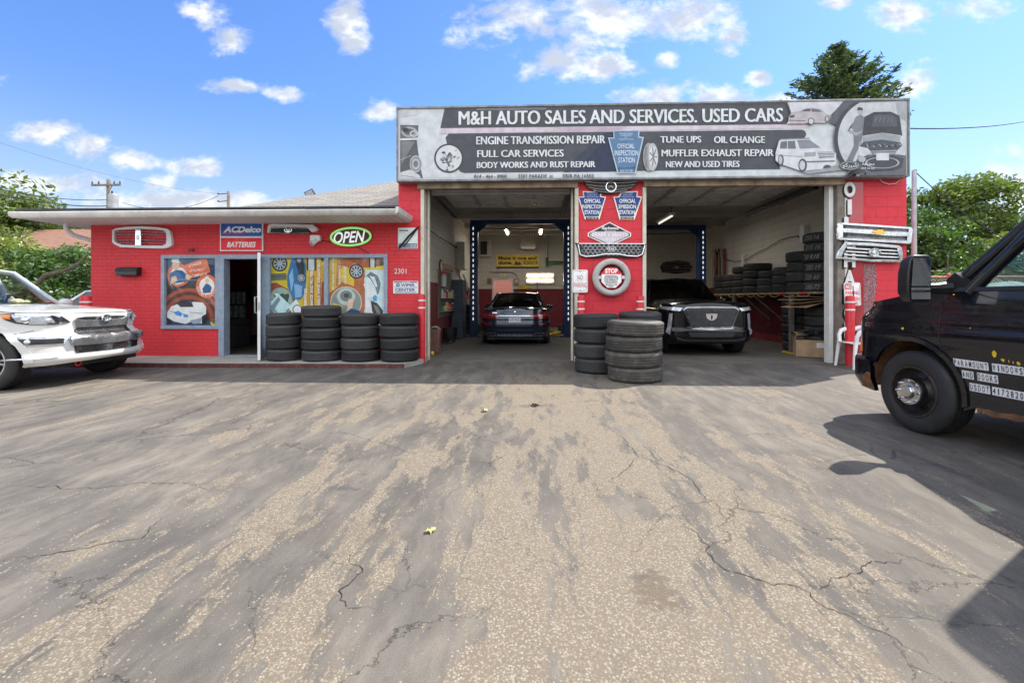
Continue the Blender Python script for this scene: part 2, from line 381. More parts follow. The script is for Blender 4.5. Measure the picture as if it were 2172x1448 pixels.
# ------------------------------------------------------------------ ground
def asphalt():
    m = bpy.data.materials.new('worn_asphalt'); m.use_nodes = True; t = T(m.node_tree); b = m.node_tree.nodes['Principled BSDF']
    p = t.pos(); x, y, z = t.sep(p)
    pw = t.vm('ADD', p, t.vm('MULTIPLY', t.n('TexNoise', {'Vector': p, 'Scale': 1.3, 'Detail': 4}).outputs['Color'], (0.5, 0.5, 0)))
    xw, yw, _ = t.sep(pw)
    def gauss(cx, sx, v=None):
        q = t.m('MULTIPLY', t.m('SUBTRACT', v if v is not None else x, cx), 1 / sx)
        return t.m('EXPONENT', t.m('MULTIPLY', t.m('MULTIPLY', q, q), -1))
    def spot(cx, cy, rx, ry):
        return t.m('MULTIPLY', gauss(cx, rx, t.m('SUBTRACT', xw, 0.25)), gauss(cy, ry, t.m('SUBTRACT', yw, 0.25)))
    # worn lane in front of the bays, streaked along the way the cars drive
    lane = t.m('ADD', gauss(0.25, 1.25), t.m('MULTIPLY', gauss(-1.75, 0.75), 0.42))
    lane = t.m('MULTIPLY', lane, t.rng(y, -0.9, -3.0))
    st = t.noise(t.scale(pw, (1.9, 0.30, 0)), 1.0, 6, 0.62); st2 = t.noise(t.scale(p, (4.2, 0.95, 0)), 1.6, 8, 0.7)
    cov = t.m('ADD', t.m('MULTIPLY', lane, 0.62), t.m('ADD', t.m('MULTIPLY', t.m('SUBTRACT', st, 0.5), 3.2), t.m('MULTIPLY', t.m('SUBTRACT', st2, 0.5), 2.9)))
    cov = t.m('SUBTRACT', cov, 0.30)
    cov = t.m('MULTIPLY', t.m('ADD', t.m('MULTIPLY', t.rng(cov, -0.02, 0.20), 0.88), t.m('MULTIPLY', t.rng(cov, -0.45, 0.05), 0.07)), t.rng(y, -0.8, -2.2))
    vo = t.n('TexVoronoi', {'Vector': p, 'Scale': 112.0, 'Randomness': 1.0}); rc = t.sep(vo.outputs['Color'])
    on = t.m('MULTIPLY', t.m('LESS_THAN', rc[0], t.m('MULTIPLY', cov, 0.97)), t.rng(vo.outputs['Distance'], 0.62, 0.48))
    stone = t.mix(rc[1], (0.145, 0.116, 0.081), (0.265, 0.222, 0.162)); stone = t.mix(t.rng(rc[2], 0.75, 1.0), stone, (0.30, 0.272, 0.225))
    matrix = t.mix(cov, (0.122, 0.107, 0.089), (0.170, 0.139, 0.101))
    big = t.rng(t.noise(t.scale(pw, (0.5, 0.28, 0)), 1.0, 6, 0.6), 0.32, 0.68); fine = t.noise(p, 190.0, 4, 0.7); mid = t.noise(t.scale(p, (1.0, 0.45, 1)), 3.0, 7, 0.66)
    seal = t.mix(big, (0.112, 0.102, 0.089), (0.160, 0.144, 0.123))
    seal = t.mix(t.rng(mid, 0.35, 0.68), t.vm('MULTIPLY', seal, (0.76, 0.76, 0.77)), t.vm('MULTIPLY', seal, (1.24, 1.23, 1.20)))
    scuff = t.noise(t.scale(pw, (7.0, 0.8, 1)), 1.0, 7, 0.7); seal = t.mix(t.rng(scuff, 0.40, 0.66), t.vm('MULTIPLY', seal, (0.86, 0.86, 0.87)), t.vm('MULTIPLY', seal, (1.16, 1.15, 1.12)))
    blot = t.rng(t.noise(p, 5.5, 8, 0.72), 0.60, 0.70); seal = t.mix(t.m('MULTIPLY', blot, 0.35), seal, (0.055, 0.052, 0.05))
    seal = t.mix(t.rng(fine, 0.3, 0.7), t.vm('MULTIPLY', seal, (0.78,) * 3), t.vm('MULTIPLY', seal, (1.22,) * 3))
    seal = t.mix(t.m('MULTIPLY', t.rng(y, -2.4, -0.4), 0.5), seal, t.vm('MULTIPLY', seal, (0.60, 0.64, 0.72)))     # building's bluish shade painted into the seal colour along its foot
    cc = t.mix(t.m('MULTIPLY', cov, 0.85), seal, matrix); cc = t.mix(on, cc, stone)
    # oil stains
    def G(u, v): q = gnd(u, v); return q.x, q.y
    for (u, v, rx, ry, k, c) in ((1385,1290,0.11,0.16,0.75,(0.11,0.085,0.06)),(1400,1105,0.10,0.05,0.5,(0.06,0.06,0.06)),(1990,1310,0.16,0.06,0.5,(0.05,0.05,0.05)),(430,1290,0.09,0.05,0.5,(0.06,0.06,0.06)),
                            (745,1030,0.10,0.06,0.6,(0.06,0.06,0.06)),(1350,1250,0.06,0.04,0.5,(0.07,0.07,0.07)),(1600,955,0.35,0.12,0.35,(0.07,0.07,0.07)),(1130,860,0.2,0.1,0.5,(0.05,0.05,0.05)),(700,1130,0.5,0.12,0.2,(0.09,0.07,0.05)),(230,1210,0.5,0.15,0.25,(0.07,0.07,0.07))):
        X, Y = G(u, v)
        e = t.m('MULTIPLY', spot(X, Y, rx, ry), t.rng(t.noise(p, 22.0, 6, 0.7), 0.3, 0.6))
        cc = t.mix(t.m('MULTIPLY', t.rng(e, 0.15, 0.6), k), cc, c)
    # hairline cracks
    def crack(sc, wd, thr, dk, col):
        dv = t.vm('ADD', p, t.vm('MULTIPLY', t.vm('SUBTRACT', t.n('TexNoise', {'Vector': p, 'Scale': 5.0 * sc, 'Detail': 6, 'Roughness': 0.7}).outputs['Color'], (0.5,) * 3), (0.28 / sc, 0.28 / sc, 0)))
        ve = t.n('TexVoronoi', {'Vector': t.vm('MULTIPLY', dv, (1, 1, 0)), 'Scale': sc}, feature='DISTANCE_TO_EDGE').outputs[0]
        k = t.m('MULTIPLY', t.rng(ve, wd * sc, 0.0), t.rng(t.noise(p, 0.9 * sc ** 0.5, 3), thr, thr + 0.12))
        return t.mix(t.m('MULTIPLY', k, dk), col, (0.02, 0.018, 0.016))
    cc = crack(0.55, 0.009, 0.45, 0.75, cc); cc = crack(1.7, 0.006, 0.52, 0.7, cc)
    t.put(b.inputs['Base Color'], cc); t.put(b.inputs['Roughness'], t.rng(mid, 0.3, 0.7, 0.72, 0.92)); b.inputs['Specular IOR Level'].default_value = 0.35
    hh = t.m('ADD', t.m('MULTIPLY', fine, 0.45), t.m('MULTIPLY', t.m('MULTIPLY', on, t.rng(vo.outputs['Distance'], 0.6, 0.0)), 0.55))
    bp = t.n('Bump', {'Strength': 0.55, 'Distance': 0.006, 'Height': hh}); t.put(b.inputs['Normal'], bp.outputs[0])
    return m
mb = MB(); mb.quad((-260, -60, 0), (260, -60, 0), (260, 420, 0), (-260, 420, 0))
tag(mb.build('parking_lot_ground', asphalt()), kind='structure')

def ribbon(mb, pts, wd, seed, z=0.003):
    rn = random.Random(seed); P = []
    for a, b in zip(pts[:-1], pts[1:]):
        A, B = gnd(*a), gnd(*b); L = (B - A).length; k = max(2, int(L / 0.022)); q = Vector((-(B - A).y, (B - A).x, 0)).normalized()
        dev = 0.0
        for i in range(k):
            dev = dev * 0.75 + rn.uniform(-1, 1) * 0.02
            P.append(A.lerp(B, i / k) + q * dev * math.sin(math.pi * min(1, (i + 0.5) / k * 1.0)))
    P.append(gnd(*pts[-1])); n = len(P); vs = []
    for i, p in enumerate(P):
        d = (P[min(i + 1, n - 1)] - P[max(i - 1, 0)]).normalized(); q = Vector((-d.y, d.x, 0))
        ww = wd * rn.uniform(0.35, 1.0) * min(1, 4 * (i + 0.3) / n, 4 * (n - i - 0.7) / n)
        vs += [p + q * ww / 2 + Vector((0, 0, z)), p - q * ww / 2 + Vector((0, 0, z))]
    mb.add(vs, [(2 * i + 1, 2 * i + 3, 2 * i + 2, 2 * i) for i in range(n - 1)])
plain('crack_dark', (0.016, 0.014, 0.012), 0.95, var=0.3, vscale=40)
CR = [[(1290,905),(1352,965),(1440,1000),(1480,1035),(1530,1090),(1560,1125),(1582,1146)], [(1400,1085),(1480,1130),(1515,1190),(1590,1222),(1690,1243),(1752,1290),(1850,1335),(1950,1385),(1985,1420),(2010,1447)],
      [(0,1030),(70,1031),(150,1037),(250,1030),(335,1025),(430,1027),(475,1012)], [(0,1186),(160,1167),(225,1152),(300,1142),(380,1078)], [(745,1170),(767,1205),(742,1240),(718,1275),(735,1284),(800,1294)],
      [(1690,1243),(1740,1250),(1850,1190),(1960,1188)], [(1355,968),(1310,1010),(1270,1030)], [(300,830),(420,845),(560,848),(690,850)]]
mb = MB()
for i, c in enumerate(CR): ribbon(mb, c, 0.0055, i)
tag(mb.build('pavement_cracks', MATS['crack_dark']), kind='structure')

# raised concrete walk along the shop, with a red painted kerb face
def concrete(name, c, k=1.0):
    m = plain(name, c, 0.85, var=0.16, vscale=2.2, bump=0.4, bscale=120, dirt=0.4, dirtcol=tuple(q * 0.45 for q in c)); return m
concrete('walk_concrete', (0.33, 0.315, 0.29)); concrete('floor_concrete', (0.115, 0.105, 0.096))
plain('kerb_red', (0.10, 0.03, 0.03), 0.8, var=0.3, vscale=8, dirt=0.8, dirtcol=(0.12, 0.11, 0.10), bump=0.3)
WZ = 0.085
walk = [(-10.6, 0.3), (-10.6, -1.10), (-2.32, -0.90), (-2.12, -0.30), (-2.12, 0.3)]
mb = MB(); mb.prism(walk, 0.0, WZ, 'xy', 0)
mb.quad((-10.6, -1.106, 0), (-2.32, -0.906, 0), (-2.32, -0.906, WZ - 0.006), (-10.6, -1.106, WZ - 0.006), 1)
o = tag(mb.build('sidewalk', [MATS['walk_concrete'], MATS['kerb_red']]), kind='structure')
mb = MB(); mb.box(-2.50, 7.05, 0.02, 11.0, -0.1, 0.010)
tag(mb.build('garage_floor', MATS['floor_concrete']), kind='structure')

# ------------------------------------------------------------------ garage block
GX0, GX1 = -2.69, 7.25
BAY = [(-2.16, 0.86), (2.27, 5.93)]; OZ = 3.53; CEIL = 4.05
gar = thing('garage_building', 'tall red block two bay repair garage with raised doors, under the long banner', 'building', (2.3, 0, 0))
mb = MB(); D = 0.24
for x0, x1 in ((GX0, BAY[0][0] - 0.05), (BAY[0][1] + 0.04, BAY[1][0] - 0.04), (BAY[1][1] + 0.14, GX1)): mb.box(x0, x1, 0, D, 0, OZ)
mb.box(GX0, GX1, 0, D, OZ, 4.98)
mb.box(GX0, -2.52, D, 11.2, 0, 4.30); mb.box(7.12, GX1, D, 11.2, 0, 4.30)
mb.build('wall', MATS['red_block'], gar)
bx0, bx1, bzt = -1.66, -0.86, 2.07
mb = MB()
mb.box(7.05, 7.12, D, 11.0, 0, CEIL)
mb.box(-2.52, bx0, 11.0, 11.2, 0, CEIL); mb.box(bx1, 7.12, 11.0, 11.2, 0, CEIL); mb.box(bx0, bx1, 11.0, 11.2, bzt, CEIL)
mb.box(-2.52, -2.50, D + 0.03, 11.0, 0, CEIL); mb.box(-2.52, BAY[0][0] - 0.06, D, D + 0.03, 0, OZ); mb.box(BAY[0][1] + 0.05, BAY[1][0] - 0.05, D, D + 0.03, 0, OZ); mb.box(BAY[1][1] + 0.15, 7.05, D, D + 0.03, 0, OZ)
mb.build('inner_wall', MATS['inner_block'], gar)
mb = MB(); mb.box(-2.50, 7.05, D, 11.0, CEIL, CEIL + 0.1)
for k in range(4): mb.box(-2.50, 7.05, 3.9 + 2.0 * k, 4.05 + 2.0 * k, CEIL - 0.14, CEIL - 0.002)
mb.build('ceiling', MATS['ceiling_paint'], gar)
mb = MB(); mb.box(GX0, GX1, D, 11.25, 4.30, 4.42); mb.build('roof', MATS['dark_metal'], gar)
mb = MB()
for x0, x1 in ((GX0 + 0.4, BAY[0][1] + 0.06), (BAY[1][0] - 0.06, GX1 - 1.2)): mb.box(x0, x1, -0.07, 0.05, OZ - 0.06, OZ + 0.09)
mb.build('lintel', MATS['old_wood'], gar, bevel=0.008)
mb = MB()
for x in (BAY[0][0] - 0.07, BAY[0][1] + 0.005, BAY[1][0] - 0.075): mb = MB(); mb.box(x, x + 0.07, -0.035, 0.2, 0.0, OZ - 0.06); mb.build('door_jamb', MATS['cream_paint'], gar, bevel=0.006)
mb = MB(); mb.box(BAY[1][1], BAY[1][1] + 0.14, -0.03, 0.2, 0, OZ - 0.06); mb.build('door_jamb', MATS['grey_wood'], gar, bevel=0.006)
mb = MB(); mb.box(BAY[1][1] + 0.142, BAY[1][1] + 0.185, -0.035, 0.0, 0, OZ - 0.06); mb.build('door_jamb', MATS['cream_paint'], gar, bevel=0.004)
# back door frame
mb = MB()
mb.box(bx0 - 0.07, bx0, 10.97, 11.1, 0, bzt + 0.06); mb.box(bx1, bx1 + 0.07, 10.97, 11.1, 0, bzt + 0.06); mb.box(bx0, bx1, 10.97, 11.1, bzt, bzt + 0.06)
mb.build('back_door_frame', MATS['white_paint'], gar)
# overhead doors, rolled up under the ceiling
for i, (x0, x1) in enumerate(BAY):
    dr = MB(); zc = 3.74; X0, X1 = x0 + 0.06, x1 - 0.06
    n = 40; prof = []
    for k in range(n + 1):
        y = 0.5 + 2.85 * k / n; prof.append((y, zc + (0.022 if (k % 4) in (0, 1) else 0.0)))
    dr.prism(prof + [(y, z + 0.04) for y, z in prof[::-1]], X0, X1, 'yz')
    d = dr.build('overhead_door', MATS['door_panel'], gar)
    st = MB()
    for k in (1, 2, 3) if i == 0 else (1, 2, 3): 
        xs = X0 + (X1 - X0) * k / 4; st.box(xs - 0.04, xs + 0.04, 0.52, 3.3, zc - 0.012, zc - 0.001)
        for yy in (0.9, 1.5, 2.1, 2.7, 3.2): st.box(xs - 0.07, xs + 0.07, yy - 0.03, yy + 0.03, zc - 0.03, zc - 0.012)
    st.build('stiffener', MATS['galvanised'], d)
    for xx in (x0 + 0.02, x1 - 0.02):
        tr = MB()
        tr.tube([(xx, 0.30, 3.2), (xx, 0.34, 3.5), (xx, 0.48, 3.66), (xx, 3.8, 3.63)], 0.028, 8)
        tr.box(xx - 0.05, xx + 0.05, 0.6, 3.75, 3.54, 3.60)
        tr.build('door_track', MATS['dark_metal'], d, smooth=40)
    for xx in (x0 + 0.012, x1 - 0.052):
        vt = MB(); vt.box(xx, xx + 0.042, 0.205, 0.30, 0.0, 3.50)
        if i == 1: vt = MB(); vt.box(x1 - 0.10, x1 - 0.015, 0.06, 0.22, 0.0, 3.50)
        if i == 0 or xx > x0 + 1: vt.build('door_guide', MATS['cream_paint'] if i == 0 else MATS['white_paint'], gar, bevel=0.006)
mb = MB(); mb.box(BAY[0][0] + 0.06, BAY[0][1] - 0.06, 0.34, 0.48, 3.44, 3.62)
for k in range(3): mb.box(BAY[0][0] + 0.06, BAY[0][1] - 0.06, 0.325, 0.34, 3.45 + 0.055 * k, 3.48 + 0.055 * k)
mb.build('door_bottom_rail', MATS['galvanised'], gar, bevel=0.01)

# ------------------------------------------------------------------ low shop wing
SX0 = -9.17; SZ = 2.82
shop = thing('shop_building', 'low red brick shop with white eaves and posters in its windows', 'building', (-6, 0, 0))
W1 = (-7.645, -6.42); DO = (-6.30, -5.52); W2 = (-5.42, -2.91); WT, WB = 2.17, 0.64
mb = MB(); D = 0.22
mb.box(SX0, W1[0], 0, D, 0.0, SZ); mb.box(W1[0], W1[1], 0, D, 0.0, WB); mb.box(W1[0], W2[1], 0, D, WT, SZ); mb.box(W2[0], W2[1], 0, D, 0, WB); mb.box(W2[1], -2.69, 0, D, 0, SZ)
mb.box(W2[1] + 0.2, -2.215, -0.012, -0.002, WZ, SZ)                       # painted facing that laps over the garage corner
mb.box(SX0, SX0 + 0.2, D, 6.0, 0, SZ); mb.box(SX0, -2.69, 6.0, 6.2, 0, SZ)
mb.build('wall', MATS['red_brick'], shop)
plain('shop_dark', (0.14, 0.125, 0.11), 0.8, var=0.2); plain('shop_wall', (0.5, 0.47, 0.43), 0.8, var=0.1); plain('shop_floor', (0.10, 0.085, 0.07), 0.6, var=0.2)
mb = MB(); mb.box(SX0 + 0.2, -2.69, D, 6.0, 0.0, 0.095, 2); mb.box(SX0 + 0.2, -2.69, D, 6.0, 2.55, 2.7, 0); mb.box(SX0 + 0.2, -2.69, 5.2, 5.25, 0.1, 2.55, 0); mb.box(-4.9, -4.85, D + 0.1, 5.2, 0.1, 2.55, 1)
mb.build('interior_shell', [MATS['shop_wall'], MATS['shop_dark'], MATS['shop_floor']], shop)
def frame(mb, x0, x1, z0, z1, wd, y0=-0.03, y1=0.12):
    mb.box(x0, x1, y0, y1, z1 - wd, z1); mb.box(x0, x1, y0, y1, z0, z0 + wd); mb.box(x0, x0 + wd, y0, y1, z0 + wd, z1 - wd); mb.box(x1 - wd, x1, y0, y1, z0 + wd, z1 - wd)
for (x0, x1), bars in ((W1, ()), (W2, (-4.175,))):
    mb = MB(); frame(mb, x0, x1, WB, WT, 0.075)
    for b_ in bars: mb.box(b_ - 0.04, b_ + 0.04, -0.03, 0.12, WB + 0.075, WT - 0.075)
    f = mb.build('window_frame', MATS['grey_frame'], shop, bevel=0.006)
    mb = MB(); mb.quad((x0 + 0.07, 0.02, WB + 0.07), (x1 - 0.07, 0.02, WB + 0.07), (x1 - 0.07, 0.02, WT - 0.07), (x0 + 0.07, 0.02, WT - 0.07)); mb.build('pane', MATS['window_glass'], f)
mb = MB(); x0, x1 = DO
mb.box(-6.42, x0, -0.035, 0.16, WZ, WT); mb.box(x1, -5.42, -0.035, 0.16, WZ, WT); mb.box(x0, x1, -0.035, 0.16, WT - 0.09, WT); mb.box(x0, x1, 0.0, 0.2, 0.06, 0.10)
mb.build('door_frame', MATS['grey_frame'], shop, bevel=0.006)
# glazed door, swung wide open towards the camera
dv = Vector((0.5775, -0.977, 0)).normalized(); hx = Vector((-5.55, -0.04, 0)); nv = Vector((dv.y, -dv.x, 0)); DW, DH = 0.83, 2.03
mb = MB(); mb.M = Matrix.Translation(hx) @ Matrix(((dv.x, nv.x, 0, 0), (dv.y, nv.y, 0, 0), (0, 0, 1, 0), (0, 0, 0, 1)))
z0 = WZ + 0.02
mb.box(0, 0.08, -0.025, 0.025, z0, z0 + DH); mb.box(DW - 0.08, DW, -0.025, 0.025, z0, z0 + DH); mb.box(0.08, DW - 0.08, -0.025, 0.025, z0 + DH - 0.08, z0 + DH); mb.box(0.08, DW - 0.08, -0.025, 0.025, z0, z0 + 0.2)
dr = mb.build('door', MATS['white_metal'], shop, bevel=0.004)
M2 = mb.M; mb = MB(); mb.M = M2; mb.box(0.08, DW - 0.08, -0.004, 0.004, z0 + 0.2, z0 + DH - 0.08); mb.build('pane', MATS['clear_glass'], dr)
mb = MB(); mb.M = M2; mb.tube([(DW - 0.05, 0.026, 1.0), (DW - 0.05, 0.07, 1.0), (DW - 0.05, 0.07, 1.3), (DW - 0.05, 0.026, 1.3)], 0.011, 8); mb.box(DW - 0.004, DW + 0.003, -0.012, 0.012, 1.05, 1.2)
mb.build('handle', MATS['steel'], dr, smooth=40)
# eaves: soffit with grooved panels, fascia gutter
m = plain('soffit_white', (0.68, 0.66, 0.62), 0.55, var=0.06)
t = T(m.node_tree); b = m.node_tree.nodes['Principled BSDF']; px = t.sep(t.pos())[0]
gr = t.rng(t.m('PINGPONG', px, 0.075), 0.0, 0.010); t.put(b.inputs['Base Color'], t.mix(gr, (0.22, 0.21, 0.20), (0.66, 0.64, 0.60)))
EX0, EX1, EY = -9.76, -2.46, -0.92
mb = MB(); mb.box(EX0 + 0.02, EX1 - 0.02, EY + 0.02, -0.001, SZ - 0.02, SZ + 0.005); mb.box(EX0 + 0.02, SX0, -0.001, 6.4, SZ - 0.02, SZ + 0.005); mb.build('soffit', MATS['soffit_white'], shop)
mb = MB()
gp = [(EY, SZ - 0.03), (EY - 0.06, SZ + 0.02), (EY - 0.075, SZ + 0.07), (EY - 0.06, SZ + 0.08), (EY + 0.02, SZ + 0.08), (EY + 0.02, SZ - 0.03)]
mb.prism(gp, EX0 - 0.06, EX1, 'yz')
mb.prism([(-x + EX0 + EY, z) if False else (EX0 - (EY - x), z) for x, z in gp][::-1], EY + 0.021, 6.4, 'xz')
mb.prism([(EX1, SZ - 0.03), (EX1 + 0.05, SZ + 0.02), (EX1 + 0.06, SZ + 0.115), (EX1, SZ + 0.115)], EY - 0.06, -0.0, 'xz')
plain('gutter_paint', (0.62, 0.60, 0.565), 0.5, var=0.12, vscale=3, dirt=0.35, dirtcol=(0.22, 0.20, 0.17)); mb.build('gutter', MATS['gutter_paint'], shop, bevel=0.005)
def shingles():
    m = bpy.data.materials.new('roof_shingle'); m.use_nodes = True; t = T(m.node_tree); b = m.node_tree.nodes['Principled BSDF']; p = t.pos(); x, y, z = t.sep(p)
    v = t.comb(x, t.m('MULTIPLY', y, 1.12), 0); br = t.n('TexBrick', {'Vector': v, 'Color1': (0.15,) * 3, 'Color2': (0.85,) * 3, 'Mortar': (0, 0, 0), 'Scale': 1.0, 'Mortar Size': 0.006, 'Brick Width': 0.3, 'Row Height': 0.14}, offset=0.5)
    k = t.sep(br.outputs['Color'])[0]; c = t.mix(k, (0.17, 0.16, 0.145), (0.26, 0.245, 0.22)); c = t.mix(t.rng(t.noise(p, 60.0, 4), 0.3, 0.7), c, t.vm('MULTIPLY', c, (1.3, 1.28, 1.25)))
    t.put(b.inputs['Base Color'], t.mix(br.outputs['Fac'], c, (0.06, 0.05, 0.045))); b.inputs['Roughness'].default_value = 0.9
    t.put(b.inputs['Normal'], t.n('Bump', {'Strength': 0.6, 'Distance': 0.02, 'Height': t.m('ADD', t.m('MULTIPLY', br.outputs['Fac'], -1), t.m('FRACT', t.m('MULTIPLY', y, 8)))}).outputs[0]); return m
P1, P2 = at(500, 438, 0.5), at(846, 383, 3.5); zb = P1.z - 0.02
mb = MB()
mb.box(EX0, EX1, EY + 0.02, 6.4, SZ + 0.116, SZ + 0.15, 0)
rx = -2.70
mb.add([(P1.x, 0.5, zb), (rx, 0.5, zb), (rx, P2.y, P2.z), (P2.x, P2.y, P2.z), (P1.x, 6.4, zb), (rx, 6.4, zb)], [(0, 1, 2, 3), (4, 0, 3), (5, 4, 3, 2)], 1)
mb.add([(EX0, EY + 0.1, SZ + 0.151), (rx, EY + 0.1, SZ + 0.151), (rx, 0.5, zb - 0.01), (P1.x, 0.5, zb - 0.01), (EX0, 0.5, SZ + 0.152)], [(0, 1, 2, 3, 4)], 1)
mb.build('roof', [MATS['dark_metal'], shingles()], shop)
mb = MB(); mb.tube([(-9.55, -0.15, SZ - 0.02), (-9.55, -0.15, SZ - 0.12), (-9.50, -0.05, SZ - 0.24), (-9.24, 0.15, SZ - 0.34), (-9.22, 0.15, SZ - 0.5), (-9.22, 0.15, 0.1)], 0.045, 8); mb.build('downspout', MATS['white_metal'], shop, smooth=40)
# ------------------------------------------------------------------ things on the two fronts
def pxp(mb, pts, yf, yb, m=0):
    """prism whose outline is traced on the front, from y = yf (front) back to yb"""
    q = [at(u, v, yf) for u, v in pts]; return mb.prism([(p.x, p.z) for p in q], yf, yb, 'xz', m)
def rrect(u0, v0, u1, v1, r, n=4):
    o = []
    for cu, cv, a in ((u1 - r, v0 + r, 90), (u0 + r, v0 + r, 180), (u0 + r, v1 - r, 270), (u1 - r, v1 - r, 360)):
        for i in range(n + 1): q = R(a - 90 + 90 * i / n); o.append((cu + r * math.cos(q), cv - r * math.sin(q)))
    return o
def ringmb(mb, c, r, tube, n=24, sy=1.0, ax='y', k=6, m=0):
    """flat ring (torus) round c in the xz plane"""
    prof = [(r + tube * math.cos(2 * math.pi * i / k), tube * math.sin(2 * math.pi * i / k)) for i in range(k)]
    M0 = mb.M; mb.M = Matrix.Translation(c) @ Matrix.Diagonal((1, 1, sy, 1)); mb.lathe(prof, n, m, (0, 0, 0), ax, True); mb.M = M0
def arc_text(a, body, u, v, r, a0, a1, h, w_, c, flip=False):
    for i, ch in enumerate(body):
        if ch == ' ': continue
        ang = R(a0 + (a1 - a0) * i / max(1, len(body) - 1)); vs, fs = text_geo(ch, 0.01)
        du, dv_ = (-math.sin(ang), -math.cos(ang)) if flip else (math.sin(ang), math.cos(ang))
        if flip: du, dv_ = -math.sin(ang), -math.cos(ang)
        q = []
        for x, y in vs:
            lx, ly = (x - 0.5) * w_, (y - 0.5) * h
            rad = (math.cos(ang), -math.sin(ang)); tan = (math.sin(ang), math.cos(ang))
            if flip: q.append(a.p3(u + rad[0] * (r - ly) - tan[0] * lx, v + rad[1] * (r - ly) - tan[1] * lx))
            else: q.append(a.p3(u + rad[0] * (r + ly) + tan[0] * lx, v + rad[1] * (r + ly) + tan[1] * lx))
        a.mb.add(q, fs, a.mat(c))
    a.lay += 1

# ---- the long banner over both bays
bz0, bz1, bX0, bX1 = 3.585, 5.045, -2.67, 7.14
ban = thing('banner_sign', 'long grey and white printed banner of car services over both garage bays', 'sign', (2.2, -0.1, bz0))
plain('banner_back', (0.52, 0.53, 0.54), 0.55, var=0.05, vscale=2); plain('banner_edge', (0.24, 0.24, 0.25), 0.55, 0.3, var=0.3, vscale=6, dirt=0.4)
mb = MB(); mb.box(bX0 + 0.02, bX1 - 0.02, -0.2, -0.005, bz0 + 0.02, bz1 - 0.02); mb.build('panel', MATS['banner_back'], ban)
mb = MB(); 
for q in ((bX0, bX1, bz1 - 0.03, bz1 + 0.01), (bX0, bX1, bz0 - 0.01, bz0 + 0.03), (bX0, bX0 + 0.03, bz0 + 0.03, bz1 - 0.03), (bX1 - 0.03, bX1, bz0 + 0.03, bz1 - 0.03)): mb.box(q[0], q[1], -0.225, -0.004, q[2], q[3])
mb.build('frame', MATS['banner_edge'], ban, bevel=0.005)
a = Art(-0.201, 0.98)
DK, LT, MID, PK = (72, 73, 80), (208, 212, 214), (140, 143, 148), (204, 190, 200)
a.rect(849, 232, 1920, 376, (199, 204, 207))
# left photographs
a.poly([(849,265),(888,266),(886,292),(849,294)], (96, 97, 100)); a.ring(868,280,17,11,0.35,(160,162,165)); a.ell(860,276,7,5,(60,60,64)); a.ring(878,284,9,7,0.4,(190,192,194))
a.poly([(849,298),(884,297),(888,330),(893,360),(897,378),(849,379)], (84, 86, 90)); a.poly([(851,300),(880,300),(858,338),(852,350)], (120,122,126)); a.ell(882,348,13,18,(172,176,180)); a.ell(882,348,5,7,(110,112,118)); a.ring(882,348,11,15,0.2,(120,124,128)); a.poly([(849,366),(870,360),(890,372),(893,379),(849,379)], (196,198,200)); a.line([(850,372),(884,377)],1.2,(120,120,124)); a.line([(850,340),(872,330)],2,(150,150,155))
a.poly([(849,232),(880,231),(892,238),(885,245),(849,249)], (186,190,193))
# dark bands
a.poly([(943,231),(1669,219),(1678,246),(1667,264),(934,272)], DK); a.poly([(1010,230),(1160,228),(1158,233),(1012,234)], (120,121,126))
a.poly([(934,273),(1667,265),(1712,262),(1716,272),(931,284)], PK); a.poly([(1180,271),(1330,269),(1310,277),(1190,279)], (188,165,182))
a.poly([(952,284),(1700,275.5),(1707,278),(1710,285),(1707,292),(1700,295),(1665,297),(1652,310),(1650,345),(1655,359),(985,367),(976,364),(966,350),(955,325),(948,305),(945,292)], DK)
a.poly([(1195,365.5),(1232,325),(1285,281),(1312,280.5),(1312,364)], (52,58,78)); a.poly([(1222,365),(1252,330),(1292,290),(1310,288),(1310,364)], (38,48,74))

a.ell(952,336,31,31,(58,60,66)); a.ell(952,336,27.5,27.5,(206,210,212))
rn = random.Random(5)
for k in range(34):
    uu, vv = 952 + rn.gauss(0, 8.5), 337 + rn.gauss(0, 7.5); gcol = rn.choice([(60,62,66),(105,108,112),(150,152,156),(85,87,92),(190,192,194)])
    a.ell(uu, vv, rn.uniform(1.5, 5), rn.uniform(1.2, 4), gcol, 9) if rn.random() < 0.55 else a.line([(uu, vv), (uu + rn.uniform(-7, 7), vv + rn.uniform(-6, 6))], 1.3, gcol)
TX = (214, 218, 220)
a.text('M&H AUTO SALES AND SERVICES. USED CARS', 974, 237, 1659, 266, TX, 0.0, dv=-7, heavy=1.15)
a.text('ENGINE TRANSMISSION REPAIR', 1011, 290.5, 1283, 307.5, TX, 0.0, dv=-2.5, heavy=0.65); a.text('FULL CAR SERVICES', 1013, 319.5, 1195, 334.5, TX, 0.0, dv=-1.5, heavy=0.65); a.text('BODY WORKS AND RUST REPAIR', 1012, 344.5, 1262, 357.5, TX, 0.0, dv=-2, heavy=0.65)
a.text('TUNE UPS', 1400.5, 290, 1486, 304, TX, 0.0, dv=-0.5, heavy=0.65); a.text('OIL CHANGE', 1514, 290, 1621, 304.5, TX, 0.0, heavy=0.65); a.text('MUFFLER EXHAUST REPAIR', 1403, 318.5, 1639, 333, TX, 0.0, dv=-1, heavy=0.65); a.text('NEW AND USED TIRES', 1412, 343, 1567, 356, TX, 0.0, dv=-1, heavy=0.65)
BT = (66, 68, 74)
a.text('814 - 464 - 8900', 1006, 371, 1075, 378.5, BT, 0.02); a.text('2301 PARADE  st', 1099, 370.5, 1173, 378, BT, 0.02); a.text('ERIR PA 16503', 1194, 370, 1259, 378, BT, 0.02)
